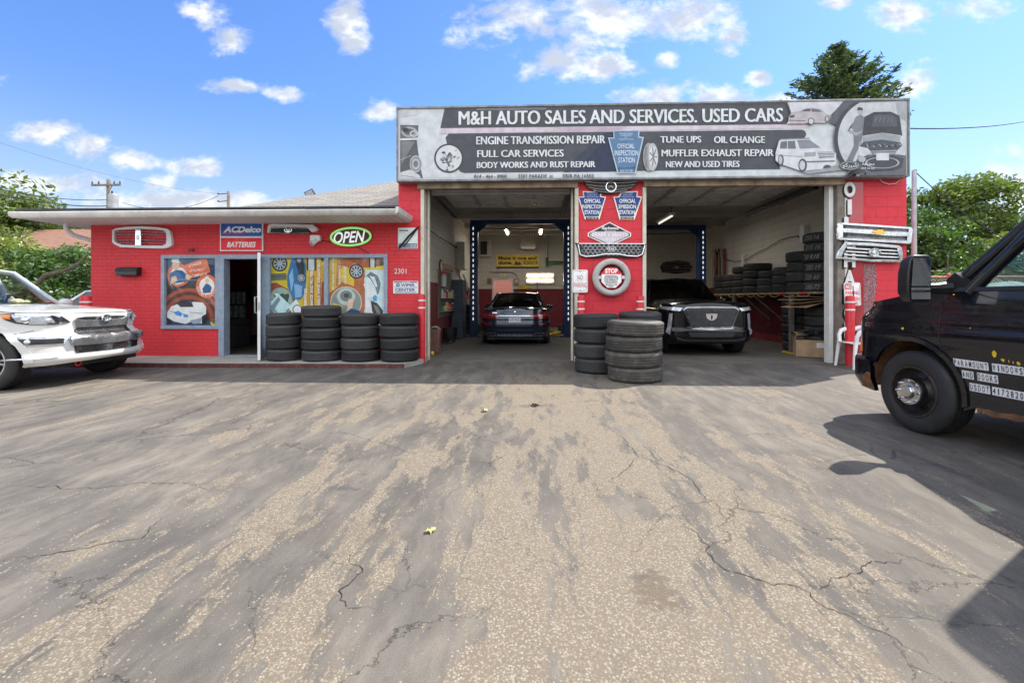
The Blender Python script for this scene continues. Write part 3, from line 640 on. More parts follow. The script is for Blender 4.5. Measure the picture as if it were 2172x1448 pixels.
# keystone emblem and the tyre beside it
KS = [(1300,277),(1356,276),(1355,291),(1365,292),(1348,369),(1309,369),(1289,293),(1301,293)]
a.poly(KS, (184,196,208)); a.poly([(1302.5,279.5),(1353.5,278.5),(1353,293),(1362,294),(1346,367),(1311,367),(1292,295),(1303,295)], (88,122,158))
for i, (s_, x0, x1) in enumerate((('PENNSYLVANIA', 1313, 1342), ('DEPARTMENT', 1315, 1340), ('OF', 1325, 1330), ('TRANSPORTATION', 1312, 1343))): a.text(s_, x0, 283 + 4 * i, x1, 286 + 4 * i, (196,208,220), 0.0)
a.text('OFFICIAL', 1309, 306, 1345, 316, (206,216,226), 0.01); a.text('INSPECTION', 1303, 320, 1353, 331, (206,216,226), 0.01); a.text('STATION', 1311, 335, 1346, 346, (206,216,226), 0.01)
a.line([(1309,358),(1348,357)],1.2,(50,60,75)); a.line([(1313,354),(1313,363)],1.2,(50,60,75)); a.line([(1344,353),(1344,362)],1.2,(50,60,75)); a.text('NO. KH 89', 1315, 361.5, 1341, 366, (196,206,216), 0.01)
a.ell(1375,334,12,30,(150,152,156)); a.ell(1383,334,12.5,29.5,(178,181,184)); a.ell(1385,334,9,23,(206,209,211))
for k in range(7): a.line([(1385,334),(1385+8*math.cos(k*0.9),334+21*math.sin(k*0.9))],2.2,(120,122,128))
for q in (1368,1371,1374): a.line([(q,312),(q-1,334),(q,356)],0.9,(100,102,106))
# right: coupe, big off-roader, open bonnet with mechanic
a.poly([(1669,219),(1790,217),(1760,245),(1748,262),(1712,262),(1667,264),(1678,246)], (200,200,206)); a.poly([(1786,217),(1850,216),(1815,226),(1788,246),(1775,268),(1757,262),(1766,240)], (86,88,94))
a.poly([(1671,248),(1678,240),(1695,237),(1703,232),(1722,230),(1740,233),(1748,241),(1757,246),(1758,255),(1752,259),(1700,264),(1676,264),(1670,257)], (176,168,174)); a.poly([(1697,238),(1706,233),(1718,232),(1716,238)], (84,84,92)); a.poly([(1719,232),(1734,234),(1742,239),(1719,239)], (96,96,104)); a.poly([(1672,247),(1684,246),(1682,251),(1673,251)], (70,70,78)); a.ell(1718,259,7,7.5,(88,88,94)); a.ell(1718,259,5,5.5,(196,196,200)); a.ell(1752,254,5,7,(88,88,94)); a.ell(1752,254,3,5,(190,190,196)); a.line([(1673,257),(1706,258)],1.5,(110,106,112))
a.poly([(1643,325),(1650,300),(1658,296),(1712,295),(1727,299),(1740,315),(1762,320),(1771,327),(1770,350),(1757,358),(1718,362),(1700,365),(1650,348),(1643,342)], (204,207,210)); a.poly([(1654,302),(1684,300),(1686,317),(1652,317)], (104,108,114)); a.line([(1668,301),(1668,317)],1.5,(200,203,206)); a.poly([(1688,299),(1715,298),(1738,315),(1694,317)], (128,134,142)); a.poly([(1704,325),(1728,324),(1727,333),(1704,334)], (150,154,160)); a.poly([(1731,324),(1769,323),(1767,335),(1735,337)], (120,124,130))
for q in (326,329.5,333): a.line([(1732,q),(1768,q-1)],1.2,(215,217,219))
a.line([(1700,345),(1768,343)],3,(110,114,120)); a.ell(1700,352,9,14,(72,74,80)); a.ell(1699,352,6,10,(186,190,194)); a.ell(1654,341,6,12,(72,74,80)); a.ell(1653,341,4,9,(180,184,188)); a.ell(1752,358,9,7,(76,78,84)); a.poly([(1700,366),(1790,352),(1800,360),(1712,370)], (150,154,158)); a.line([(1645,330),(1700,334)],1,(150,154,158)); a.line([(1653,297),(1715,295)],1.6,(130,134,140))
import itertools
cir = [(1766 + 0 * k, 0) for k in range(1)]
arc = [(1858 + 92 * math.cos(R(q)), 296 - 92 * math.sin(R(q)) * 0.98) for q in range(118, 243, 6)]
a.poly([(1918,218)] + [(u, max(219, min(373, v))) for u, v in arc] + [(1918,373)], (60,62,68))
arc2 = [(1862 + 88 * math.cos(R(q)), 296 - 88 * math.sin(R(q)) * 0.98) for q in range(118, 243, 6)]
a.poly([(1918,218)] + [(u, max(219, min(373, v))) for u, v in arc2] + [(1918,373)], (188,192,195))
a.poly([(1790,374),(1822,330),(1918,330),(1918,373)], (96,99,104)); a.poly([(1896,218),(1918,218),(1918,260),(1900,250)], (160,163,168))
a.ell(1821,238,6,8,(168,168,172)); a.poly([(1814,236),(1817,229),(1826,231),(1827,236)], (62,62,66)); a.poly([(1812,250),(1822,245),(1832,252),(1829,275),(1818,290),(1806,276),(1799,272),(1797,281),(1794,280),(1806,262)], (120,123,128)); a.poly([(1806,278),(1820,282),(1828,276),(1824,300),(1802,352),(1790,348),(1808,310)], (112,115,120)); a.poly([(1798,278),(1815,283),(1826,277),(1824,283),(1812,290),(1797,283)], (150,152,156)); a.poly([(1818,300),(1830,310),(1824,346),(1816,340)], (150,152,156))
a.poly([(1830,250),(1850,240),(1885,239),(1904,248),(1910,290),(1902,288),(1868,283),(1826,290)], (58,60,66)); a.poly([(1850,246),(1886,245),(1898,252),(1900,270),(1846,272)], (78,81,88))
for q in range(5): a.line([(1856+8*q,250+2*(q%2)),(1852+9*q,262)],0.9,(130,134,140))
a.poly([(1826,292),(1868,284),(1906,291),(1904,306),(1866,300),(1828,304)], (150,154,160)); a.poly([(1828,303),(1866,298),(1906,304),(1912,318),(1902,322),(1842,324),(1820,312)], (74,77,84)); a.poly([(1818,312),(1836,316),(1846,326),(1828,334),(1816,330)], (196,199,203)); a.poly([(1912,308),(1898,322),(1892,328),(1916,332)], (190,193,197))
for q in range(16): a.line([(1834+4.5*q,306+(q*7)%8),(1838+4.5*q,315-(q*5)%7)],1.4,[(180,184,190),(40,42,48),(120,124,130)][q%3])
a.poly([(1842,322),(1898,320),(1894,329),(1850,331)], (150,153,158)); a.line([(1844,325),(1896,324)],1.2,(70,72,78)); a.poly([(1822,340),(1850,333),(1892,332),(1912,338),(1908,356),(1890,362),(1846,364),(1828,356)], (66,69,76)); a.ring(1867,347,36,12,0.1,(170,174,180)); a.rect(1854,327,1881,342,(202,205,208)); a.ell(1824,340,8,6,(170,174,178))
a.ell(1798,353,22,10,(70,72,78)); a.ell(1798,353,20,8.4,(196,200,203)); a.ell(1798,353,19,7.6,(70,72,78))
a.text('\ufeee\ufedb\ufeae\ufef4\ufeb7', 1783, 347.5, 1814, 358.5, (215,218,220), 0.01); a.text('\ufe94\ufecc\ufe92\ufec4\ufee3', 1824, 346, 1850, 354, (225,228,230), 0.01); a.text('0770 154 2241', 1823, 357, 1851, 361, (225,228,230), 0.01)
a.build('print', ban)
mb = MB(); c = at(1815, 372, -0.3)
mb.grid(lambda u, v: c + Vector((0.15 * math.cos(math.pi * u) * math.cos(v * 1.5), -0.02 - 0.14 * math.sin(math.pi * u) * math.cos(v * 1.5), 0.10 * math.sin(v * 1.5))), 16, 6); 
lamp = thing('floodlight', 'small black hooded lamp under the banner above the right red pier', 'lamp', c)
mb.build('lamp_hood', MATS['black_plastic'], lamp, smooth=50)
mb = MB(); mb.cyl(c + Vector((0, 0.0, 0.02)), c + Vector((0, 0.12, 0.03)), 0.02); mb.box(c.x - 0.05, c.x + 0.05, c.y + 0.09, c.y + 0.12, c.z - 0.02, c.z + 0.08); mb.build('bracket', MATS['dark_metal'], lamp)
mb = MB(); mb.ball(c + Vector((0, -0.06, 0.0)), 0.035, 10); mb.build('bulb', MATS['plastic_white'], lamp, smooth=60)

# ---- keystone plates on the pier
def keystone(pts, inner, lines, label, bottom):
    o = thing('keystone_sign', label, 'sign', at(pts[5][0], pts[5][1], -0.02), 'keystone plates on the middle pier')
    mb = MB(); pxp(mb, pts, -0.022, -0.002); mb.build('plate', MATS['white_metal'], o)
    a = Art(-0.0225, 1.15); a.poly(pts, (224, 212, 190)); a.poly(inner, (28, 58, 132))
    cx = sum(p[0] for p in inner) / len(inner)
    for s_, x0, x1, v0, v1 in lines: a.text(s_, x0, v0, x1, v1, (232, 222, 200), 0.02)
    cx = (lines[0][1] + lines[0][2]) / 2
    for i, (s_, hw) in enumerate((('PENNSYLVANIA', 12), ('DEPARTMENT', 10), ('TRANSPORTATION', 13))): a.text(s_, cx - hw, 408.5 + 4 * i, cx + hw, 411 + 4 * i, (170, 185, 215), 0.0)
    u0, u1 = bottom; a.rect(u0, 460, u1, 465.2, (40, 48, 70)); a.line([(u0, 459.6), (u1, 459.6)], 1, (232, 222, 200)); a.text('NO. KH 89', u0 + 3, 461, u1 - 3, 464.6, (220, 190, 130), 0.01)
    a.build('print', o)
keystone([(1235.5,405.5),(1276,407),(1275,416.5),(1285.5,417.7),(1271.5,465.5),(1240.5,465.5),(1226,417.5),(1238,417)], [(1237.5,407.5),(1273.5,408.5),(1272.5,418),(1283,419.3),(1269.8,459.5),(1240.3,459.5),(1228.6,419),(1240,418.8)],
    [('OFFICIAL',1239,1274,422,430.5),('INSPECTION',1234.5,1277,434,442.5),('STATION',1239.5,1271,446,454.5)], 'blue keystone plate reading official inspection station on the middle pier', (1242.5, 1269.5))
keystone([(1317,407),(1353,405.5),(1351.8,416),(1362,417.7),(1346,466),(1314,466),(1301,417.5),(1312,417)], [(1319,409),(1350.8,407.5),(1349.8,418),(1359.5,419.3),(1344,459.7),(1315.5,459.7),(1303.7,419),(1314,418.8)],
    [('OFFICIAL',1313.5,1348.5,422,430.5),('EMISSION',1312.5,1349,434,442.5),('STATION',1313.5,1346.5,446,454.5)], 'blue keystone plate reading official emission station on the middle pier', (1316, 1344))

# ---- brake centre plate
o = thing('hexagon_sign', 'white edged hexagonal brake and safety plate on the pier above the mesh grille', 'sign', at(1293, 522, -0.02))
HX = [(1293,471),(1338.5,494),(1338.5,501.5),(1293,522.5),(1247,501.5),(1247,494)]
mb = MB(); pxp(mb, HX, -0.022, -0.002); mb.build('plate', MATS['white_metal'], o)
a = Art(-0.0225, 1.15); a.poly(HX, (226, 224, 226)); a.poly([(1293,473),(1336,495),(1336,501),(1293,520),(1249.5,501),(1249.5,495)], (44, 44, 50)); a.poly([(1293,475.5),(1327,491.5),(1259,491.5)], (40, 40, 48)); a.poly([(1259.5,491),(1326.5,491),(1333.5,496),(1333.5,500.3),(1293,518.2),(1252,500.3),(1252,496)], (196, 186, 192))
a.text('Raybestos', 1276, 480.5, 1313, 489, (236,236,238), 0.02, 0.35); a.line([(1283,490.2),(1306,490.2)],0.8,(230,230,232))
a.text('BRAKE & SAFETY', 1254.5, 493, 1333, 502, (170,158,168), 0.035); a.text('BRAKE & SAFETY', 1255.5, 493.6, 1332, 501.4, (238,236,238), 0.01); a.text('CENTER', 1276.5, 504, 1309.5, 512, (170,158,168), 0.035); a.text('CENTER', 1277.3, 504.6, 1308.7, 511.4, (238,236,238), 0.01)
a.build('print', o)

# ---- stop notice in the whitewashed tyre is added with the tyres; no-parking plate on the left of the pier
def no_parking():
    o = thing('parking_sign', 'white no parking plate with red letters fixed at the left edge of the middle pier', 'sign', at(1230, 620, -0.07))
    mb = MB(); pxp(mb, rrect(1214, 572, 1247, 620.5, 4), -0.072, -0.066); mb.box(at(1222,600,0).x, at(1240,600,0).x, -0.066, -0.001, at(1230,612,0).z, at(1230,580,0).z); mb.build('plate', MATS['white_metal'], o)
    a = Art(-0.0725, 1.15); a.poly(rrect(1214.5,572.5,1246.5,620,3.8), (222,224,230)); RD = (178, 52, 62)
    for p, q in (((1217,574.5),(1244,574.5)),((1217,618),(1244,618)),((1216,576),(1216,617)),((1245.2,576),(1245.2,617))): a.line([p, q], 0.6, (150, 60, 70))
    a.text('NO', 1224.5, 583.5, 1236, 593, RD, 0.0); a.text('PARKING', 1216.8, 599.5, 1244, 609.5, RD, 0.0); a.ell(1230.5,576.5,1.3,1.3,(110,110,116),8); a.ell(1230.5,616,1.3,1.3,(110,110,116),8); a.build('print', o)
no_parking()

# ---- car grilles hung up as trophies
def star_badge(mb, c, r, y):
    ringmb(mb, Vector((c.x, y, c.z)), r, r * 0.13)
    for k in range(3):
        q = R(90 + 120 * k); p = Vector((c.x + r * math.cos(q), y, c.z + r * math.sin(q))); mb.tube([(c.x, y - 0.004, c.z), p], [r * 0.13, r * 0.04], 6)
def oval_badge(mb, c, rx, rz, y):
    for sx, sz, dz in ((1, 1, 0), (0.55, 0.42, 0.28), (0.30, 0.92, 0)):
        M0 = mb.M; mb.M = Matrix.Translation((c.x, y, c.z + dz * rz)) @ Matrix.Diagonal((rx * sx, 1, rz * sz, 1))
        prof = [(1 + 0.13 * math.cos(2 * math.pi * i / 6) / max(sx, 0.45), rx * 0.13 * math.sin(2 * math.pi * i / 6)) for i in range(6)]; mb.lathe(prof, 22, 0, (0, 0, 0), 'y', True); mb.M = M0
# three pointed star grille at the head of the pier
g = thing('car_grille', 'black slatted car grille with round star badge under the banner on the middle pier', 'car grille', at(1295, 412, -0.06), 'car grilles hung on the walls')
OUT = [(1238,382),(1352,382),(1350,393),(1340,401),(1318,408),(1295,412),(1272,409),(1252,402),(1241,393)]
mb = MB(); pxp(mb, OUT, -0.06, -0.003); mb.build('backing', MATS['black_plastic'], g, bevel=0.01)
mb = MB()
for k, (v0, sag, x0, x1) in enumerate(((385,3,1240,1350),(391,4.5,1243,1347),(397,5.5,1248,1342),(403,5,1258,1331))):
    mb.tube([at(x0 + (x1 - x0) * i / 10, v0 + sag * (1 - (2 * i / 10 - 1) ** 2), -0.072) for i in range(11)], 0.010, 6)
mb.build('slat', MATS['dull_chrome'], g, smooth=50)
mb = MB(); c = at(1296, 396, -0.09); star_badge(mb, c, 0.098, -0.092); mb.build('badge', MATS['chrome'], g, smooth=50)
# hexagon mesh grille
g = thing('car_grille', 'wide chrome hexagon mesh car grille with oval badge above the white tyre', 'car grille', at(1295, 545, -0.06), 'car grilles hung on the walls')
mb = MB(); pxp(mb, [(1219,514),(1232,517),(1358,518),(1371,516),(1366,540),(1356,546),(1328,548),(1296,544),(1262,548),(1236,546),(1229,540)], -0.045, -0.003); mb.build('backing', MATS['black_plastic'], g, bevel=0.012)
mb = MB()
for r_ in range(4):
    for k in range(13):
        hw, hh = 4.6, 3.0; cu = 1238 + 9.6 * k + (4.8 if r_ % 2 else 0); cv = 520 + 6.1 * r_
        if cu > 1361 - r_ or cu < 1233 + r_ * 1.5: continue
        P = [at(cu + dx * hw, cv + dy * hh, -0.055) for dx, dy in ((-1, 0), (-.55, -1), (.55, -1), (1, 0), (.55, 1), (-.55, 1), (-1, 0))]
        mb.tube(P, 0.0045, 5)
mb.build('mesh', MATS['dull_chrome'], g, smooth=50)
mb = MB(); mb.tube([at(u, v, -0.06) for u, v in ((1226,519),(1230,540),(1242,544.5),(1262,543),(1282,539),(1312,539),(1332,543),(1352,544),(1363,539),(1368,520))], 0.016, 8)
mb.tube([at(u, v, -0.055) for u, v in ((1228,517),(1296,517),(1368,517.5))], 0.010, 6); mb.build('trim', MATS['chrome'], g, smooth=50)
mb = MB(); c = at(1297.5, 527.5, -0.07); pxp(mb, [(1297.5 + 9.5 * math.cos(R(q)), 527.5 - 5.2 * math.sin(R(q))) for q in range(0, 360, 20)], -0.072, -0.05); bd = mb.build('badge', MATS['trim_black'], g)
a = Art(-0.0725, 1.15); a.ring(1297.5,527.5,9.5,5.2,0.14,(220,222,226)); a.text('KIA', 1291.5, 525, 1303.5, 530.2, (230,232,236), 0.02); a.build('print', bd)
# cross-bar truck grille on the shop
g = thing('car_grille', 'white framed truck grille with a crosshair bar high on the left shop wall', 'car grille', at(300, 525, -0.06), 'car grilles hung on the walls')
O = [(238,488),(246,484),(270,481),(300,480),(335,482),(354,485),(360,489),(364,508),(364,520),(356,525),(343,527),(300,526),(255,524),(244,519),(238,514)]; I = [(242,490),(245,488.5),(250,487.5),(275,486),(300,485.5),(330,487),(347,489),(352,494),(353,508),(352,517),(344,521),(300,520.5),(258,519),(247,515),(242,510)]
mb = MB(); n = len(O); po = [at(u, v, -0.07) for u, v in O]; pi_ = [at(u, v, -0.055) for u, v in I]
bk = [Vector((p.x, -0.003, p.z)) for p in po]; bi = [Vector((p.x, -0.003, p.z)) for p in pi_]
mb.add(po + pi_ + bk + bi, [f for i in range(n) for j in [(i + 1) % n] for f in ((i, n + i, n + j, j), (2 * n + i, i, j, 2 * n + j), (n + i, 3 * n + i, 3 * n + j, n + j))]); mb.build('frame', MATS['white_metal'], g, smooth=30, fix=True)
mb = MB()
for k in range(5): mb.tube([at(243 + 0.3 * k, 492 + 6 * k, -0.045), at(300, 491 + 6 * k, -0.05), at(352, 493 + 6 * k, -0.045)], 0.010 if k != 2 else 0.006, 6)
mb.build('slat', MATS['dull_chrome'], g, smooth=50)
mb = MB(); pxp(mb, [(287,486),(298,486),(299,521),(286,521)], -0.075, -0.02); mb.ball(at(292, 504, -0.078), (0.035, 0.015, 0.045), 10); mb.build('crosshair_bar', MATS['chrome'], g, bevel=0.008)
# small grille right of the battery sign
g = thing('car_grille', 'small white topped car grille with oval badge under the eaves, right of the battery sign', 'car grille', at(612, 495, -0.06), 'car grilles hung on the walls')
mb = MB(); pxp(mb, [(567,481),(570,476),(578,474),(612,474.5),(655,476),(662,475),(674,485),(669,491),(660,492),(650,482),(575,481),(571,493),(566,494)], -0.085, -0.003); mb.build('frame', MATS['plastic_white'], g, bevel=0.012)
mb = MB(); pxp(mb, [(571,482),(652,483),(657,494),(620,496),(570,494)], -0.05, -0.002); mb.build('mesh', MATS['trim_black'], g, bevel=0.006)
mb = MB(); mb.tube([at(572, 483, -0.055), at(612, 484, -0.06), at(652, 484, -0.055)], 0.008, 6); mb.tube([at(571, 493, -0.055), at(612, 495.5, -0.06), at(656, 494, -0.055)], 0.006, 6); mb.build('trim', MATS['chrome'], g, smooth=50)
mb = MB(); oval_badge(mb, at(611.5, 487.5, -0.07), 0.075, 0.052, -0.075); mb.build('badge', MATS['chrome'], g, smooth=50)
# two grilles on the right pier
def cells(mb, u0, v0, u1, v1, dv, y, nu, nv_, r):
    for i in range(nu + 1):
        for s_ in (-1, 1):
            x0 = u0 + (u1 - u0) * i / nu; x1 = x0 + s_ * (v1 - v0) * 1.1
            if not (u0 <= x1 <= u1): continue
            f = lambda x, v: at(x, v + dv * (x - u0) / (u1 - u0), y)
            mb.tube([f(x0, v0), f(x1, v1)], r, 4)
g = thing('car_grille', 'wide chrome two slot truck grille with gold cross badge, upper one on right pier', 'car grille', at(1855, 507, -0.08), 'car grilles hung on the walls')
mb = MB(); F = [(1777,473),(1800,473),(1932,482),(1937,486),(1934,512),(1930,517),(1860,512),(1777,508)]
SL = [[(1789,477),(1928,486),(1929,492),(1875,490),(1850,487),(1789,484)], [(1789,493),(1850,497),(1876,500),(1927,502),(1924,511),(1789,505)]]
pxp(mb, F, -0.06, -0.003, 0); bk = mb.build('backing', MATS['trim_black'], g)
mb = MB()
for p in ([(1777,472.5),(1800,472.5),(1933,481.5),(1937,486),(1930,486.5),(1789,477)], [(1777,472.5),(1789,477),(1789,505),(1777,508)], [(1777,508.5),(1789,504.5),(1925,510.5),(1931,517.5)], [(1937,485),(1934,514),(1930,517.5),(1924,511),(1928.5,486)], [(1788,484),(1850,487),(1878,490.5),(1929,492),(1928,502),(1876,500),(1850,497),(1788,493)]):
    pxp(mb, p, -0.10, -0.06)
mb.build('frame', MATS['grille_chrome'], g, bevel=0.008)
mb = MB(); cells(mb, 1790, 478, 1927, 485, 8, -0.07, 44, 1, 0.003); mb.build('mesh', MATS['dull_chrome'], g); mb = MB(); cells(mb, 1790, 494, 1925, 504.5, 7, -0.07, 44, 1, 0.003); mb.build('mesh', MATS['dull_chrome'], g)
mb = MB(); pxp(mb, [(1854,489),(1860,489),(1861,486.5),(1874,487),(1873,490),(1880,490.5),(1876,495.5),(1870,495.5),(1869,498),(1857,497.5),(1858,494.5),(1851,494)], -0.115, -0.10); plain('gold', (0.75, 0.48, 0.12), 0.25, 0.9, var=0.1); mb.build('badge', MATS['gold'], g, bevel=0.003)
g = thing('car_grille', 'curved chrome three bar grille with oval badge, lower one on the right pier', 'car grille', at(1845, 555, -0.08), 'car grilles hung on the walls')
mb = MB(); pxp(mb, [(1795,520),(1905,526),(1910,552),(1784,546)], -0.05, -0.003); mb.build('backing', MATS['trim_black'], g)
mb = MB()
for p in ([(1793,513),(1850,515),(1906,520),(1913,524),(1905,527),(1850,522),(1796,520)], [(1793,513),(1797,520),(1785,546),(1772,548.5),(1779,532)], [(1772,548.5),(1785,545),(1850,550),(1909,551),(1914,556.5),(1850,555.5)], [(1913,524),(1916,540),(1914,556),(1908,551),(1904,527)]): pxp(mb, p, -0.10, -0.05)
mb.build('frame', MATS['grille_chrome'], g, bevel=0.010)
mb = MB()
for k in range(3): mb.tube([at(1796 - 3 * k, 526.5 + 7 * k, -0.07), at(1850, 530 + 7 * k, -0.085), at(1908, 532.5 + 7 * k, -0.07)], 0.017, 6)
mb.build('slat', MATS['dull_chrome'], g, smooth=50)
mb = MB(); oval_badge(mb, at(1855, 536, -0.10), 0.105, 0.078, -0.105); mb.ball(at(1855, 536, -0.09), (0.09, 0.012, 0.066), 14); mb.build('badge', MATS['chrome'], g, smooth=50)

# ---- vertical oil change board on the right pier
o = thing('letter_board', 'red vertical board with white block letters OIL CHANGE on the right pier', 'sign', at(1803, 765, -0.02))
plain('board_red', (0.42, 0.05, 0.06), 0.12, var=0.12, vscale=1.2); plain('letter_black', (0.012, 0.012, 0.013), 0.4, var=0.1)
mb = MB(); pxp(mb, [(1777,386),(1831,386),(1831,764),(1777,764)], -0.018, -0.002); mb.build('board', MATS['board_red'], o)
mb = MB(); mf = MB()
for i, ch in enumerate('OILCHANGE'):
    vs, fs = text_geo(ch, 0.05, 0, 4); v0 = 386 + 37.3 * i; wd_ = 9 if ch == 'I' else 24
    u0 = 1802.5 - wd_ / 2
    f = lambda x, y, yy: at(u0 + wd_ * x, v0 + 32 * (1 - y), yy)
    mf.add([f(x, y, -0.052) for x, y in vs], fs)
    # dark side return: the same letter swept back to the board, down and to the left
    for d in range(7): mb.add([f(x, y, -0.020 - 0.0045 * d) + Vector((-0.010 * (7 - d), 0, -0.008 * (7 - d))) for x, y in vs], fs)
mb.build('letter_side', MATS['letter_black'], o); mf.build('lettering', MATS['white_paint'], o)
# scraped paint beside the board
m = bpy.data.materials.new('scraped_paint'); m.use_nodes = True; t = T(m.node_tree); b = m.node_tree.nodes['Principled BSDF']; p = t.pos()
k = t.rng(t.noise(t.scale(p, (1, 1, 0.6)), 14.0, 9, 0.75), 0.46, 0.6); k2 = t.rng(t.noise(p, 60.0, 5, 0.7), 0.5, 0.62)
t.put(b.inputs['Base Color'], t.mix(k2, t.mix(k, (0.30, 0.045, 0.06), (0.16, 0.09, 0.10)), (0.55, 0.52, 0.53))); b.inputs['Roughness'].default_value = 0.8
t.put(b.inputs['Normal'], t.n('Bump', {'Strength': 0.6, 'Distance': 0.01, 'Height': k2}).outputs[0])
mb = MB(); q = [at(u, v, -0.003) for u, v in ((1832,560),(1858,560),(1861,600),(1855,640),(1862,690),(1850,760),(1832,764))]; mb.add([(p.x, p.y, p.z) for p in q], [tuple(range(len(q)))[::-1]]); mb.build('worn_paint', m, gar)

# ---- battery sign, open sign, plates and fittings on the shop wall
o = thing('battery_sign', 'blue and red car batteries sign above the open shop door', 'sign', at(512, 532, -0.03))
mb = MB(); pxp(mb, [(466.5,473),(557.5,473),(557.5,532.5),(466.5,532.5)], -0.045, -0.002); mb.build('panel', MATS['white_metal'], o)
a = Art(-0.0455, 1.15); a.rect(468.5,474.5,555.5,501,(30,84,172)); a.rect(468.5,504.5,555.5,530.5,(216,34,46)); a.poly([(500,504.5),(520,504.5),(506,530.5),(484,530.5)],(226,62,66))
a.text('ACDelco', 474, 480, 554, 493.5, (238,240,244), 0.05, 0.25); a.poly([(472,494.5),(520,494),(519,496.5),(472,497)],(206,40,60)); a.text('BATTERIES', 481.5, 513, 543, 524.5, (244,240,240), 0.03, 0.25); a.build('print', o)

o = thing('open_sign', 'oval neon open sign with a glowing green rim on the shop wall', 'sign', at(744, 520, -0.05))
tl = lambda u, v: (744 + (u - 744) * 1.0, v - (u - 744) * 0.035)
m = plain('sign_dark', (0.10, 0.03, 0.03), 0.5, var=0.15)
mb = MB(); pxp(mb, [tl(744 + 43 * math.cos(R(q)), 502 - 19 * math.sin(R(q))) for q in range(0, 360, 10)], -0.05, -0.003); mb.build('backing', MATS['sign_dark'], o)
mb = MB(); mb.tube([at(*tl(744 + 42 * math.cos(R(q)), 502 - 18.5 * math.sin(R(q))), -0.065) for q in range(0, 361, 8)], 0.022, 8, cap=False); mb.build('neon_rim', MATS['bulb_green'], o, smooth=60)
a = Art(-0.055, 1.15)
for i in range(4):
    pass
vs, fs = text_geo('OPEN', 0.0, 0.25, 4); mbx = MB()
f = lambda x, y, yy: at(*tl(706 + 70 * x, 515.5 - 27 * y + 1.5 * (1 - x)), yy)
vs2, fs2 = text_geo('OPEN', 0.055, 0.25, 4); mbx.add([f(x, y, -0.052) for x, y in vs2], fs2); mbx.build('letter_outline', MATS['dark_metal'], o)
mbx = MB(); mbx.add([f(0.02 + 0.96 * x, 0.04 + 0.92 * y, -0.060) for x, y in text_geo('OPEN', 0.02, 0.25, 4)[0]], text_geo('OPEN', 0.02, 0.25, 4)[1]); mbx.build('lettering', MATS['bulb_white'], o)
mb = MB(); mb.tube([at(u, v, -0.012) for u, v in ((752,520),(770,530),(788,541),(794,546))], 0.006, 6); mb.tube([at(u, v, -0.012) for u, v in ((679,510),(695,512),(704,514))], 0.006, 6); mb.build('cord', MATS['wire_black'], o, smooth=60)

o = thing('wiper_poster', 'pale wiper blade advertisement plate beside the banner end at the garage corner', 'sign', at(865, 527, -0.03))
mb = MB(); pxp(mb, [(844,483),(886,483),(886,527),(844,527)], -0.026, -0.013); mb.build('plate', MATS['white_metal'], o)
a = Art(-0.0265, 1.15); a.rect(845,484,885,526,(214,222,232)); a.rect(845,516,885,526,(112,130,152)); a.line([(847,489),(866,489)],2.2,(50,62,84)); a.line([(847,493),(860,493)],0.8,(120,130,150)); a.line([(870,520),(883,520)],0.8,(220,226,234)); a.line([(870,523),(883,523)],0.8,(220,226,234)); a.build('print', o)
mb = MB(); mb.tube([at(846, 526, -0.05), at(868, 500, -0.055), at(888, 481, -0.05)], 0.02, 6); mb.tube([at(856, 523, -0.045), at(872, 503, -0.05), at(884, 487, -0.045)], 0.010, 6); mb.build('wiper_blade', MATS['black_plastic'], o)

o = thing('house_number', 'white numerals 2301 on the red wall beside the second window', 'house number', at(849, 580, -0.016))
mf = MB(); vs, fs = text_geo('2301', 0.0); mf.add([at(836.5 + 25.5 * x, 580.5 - 11 * y, -0.020) for x, y in vs], fs); mf.build('lettering', MATS['white_paint'], o)
o = thing('wiper_sign', 'white and blue certified wiper center plate below the numerals 2301', 'sign', at(860, 622, -0.03))
mb = MB(); pxp(mb, rrect(834,596,887,622.5,1.5), -0.030, -0.013); mb.build('plate', MATS['white_metal'], o)
a = Art(-0.0305, 1.15); BL = (58, 74, 122); a.rect(836,597.2,885,599.6,BL); a.text('CERTIFIED', 852, 597.5, 870, 599.3, (225,228,235), 0.01); a.text('WIPER', 850, 601.5, 880, 607.5, BL, 0.03); a.line([(836,609.5),(885,609.5)],0.8,BL); a.text('CENTER', 838, 611.5, 881, 617.5, BL, 0.03); a.line([(837,620),(884,620)],1.4,BL)
a.poly([(840,602),(844,600.8),(848,602),(848,606.5),(844,608),(840,606.5)], BL); a.line([(841,604.3),(847,604.3)],1.0,(225,228,235)); a.build('print', o)

o = thing('security_light', 'white twin box security lamp on the shop wall below the small grille', 'lamp', at(668, 520, -0.08))
mb = MB(); pxp(mb, rrect(657,498.5,678,511,2.5), -0.10, -0.003); mb.build('housing', MATS['plastic_white'], o, bevel=0.01)
mb = MB(); c = at(666, 514, -0.12); mb.cyl(c + Vector((0.03, 0.06, 0.05)), c + Vector((-0.03, -0.05, -0.03)), 0.045, 0.055, 14); mb.build('lamp_head', MATS['plastic_white'], o, smooth=40)
mb = MB(); mb.cyl(c + Vector((-0.028, -0.047, -0.028)), c + Vector((-0.031, -0.053, -0.032)), 0.047, 0.047, 14); mb.build('lens', MATS['lamp_lens'], o)
o = thing('camera', 'tiny brown camera perched above the left poster window', 'camera', at(404, 531, -0.05))
mb = MB(); c = at(404, 530, -0.05); mb.cyl(c + Vector((-0.02, -0.05, -0.01)), c + Vector((0.03, 0.045, 0.02)), 0.022, 0.026, 12); mb.build('body', MATS['barrel_brown'], o, smooth=40)
mb = MB(); mb.cyl(c + Vector((0.02, 0.02, 0.01)), c + Vector((0.03, 0.049, -0.03)), 0.008); mb.build('bracket', MATS['dark_metal'], o)
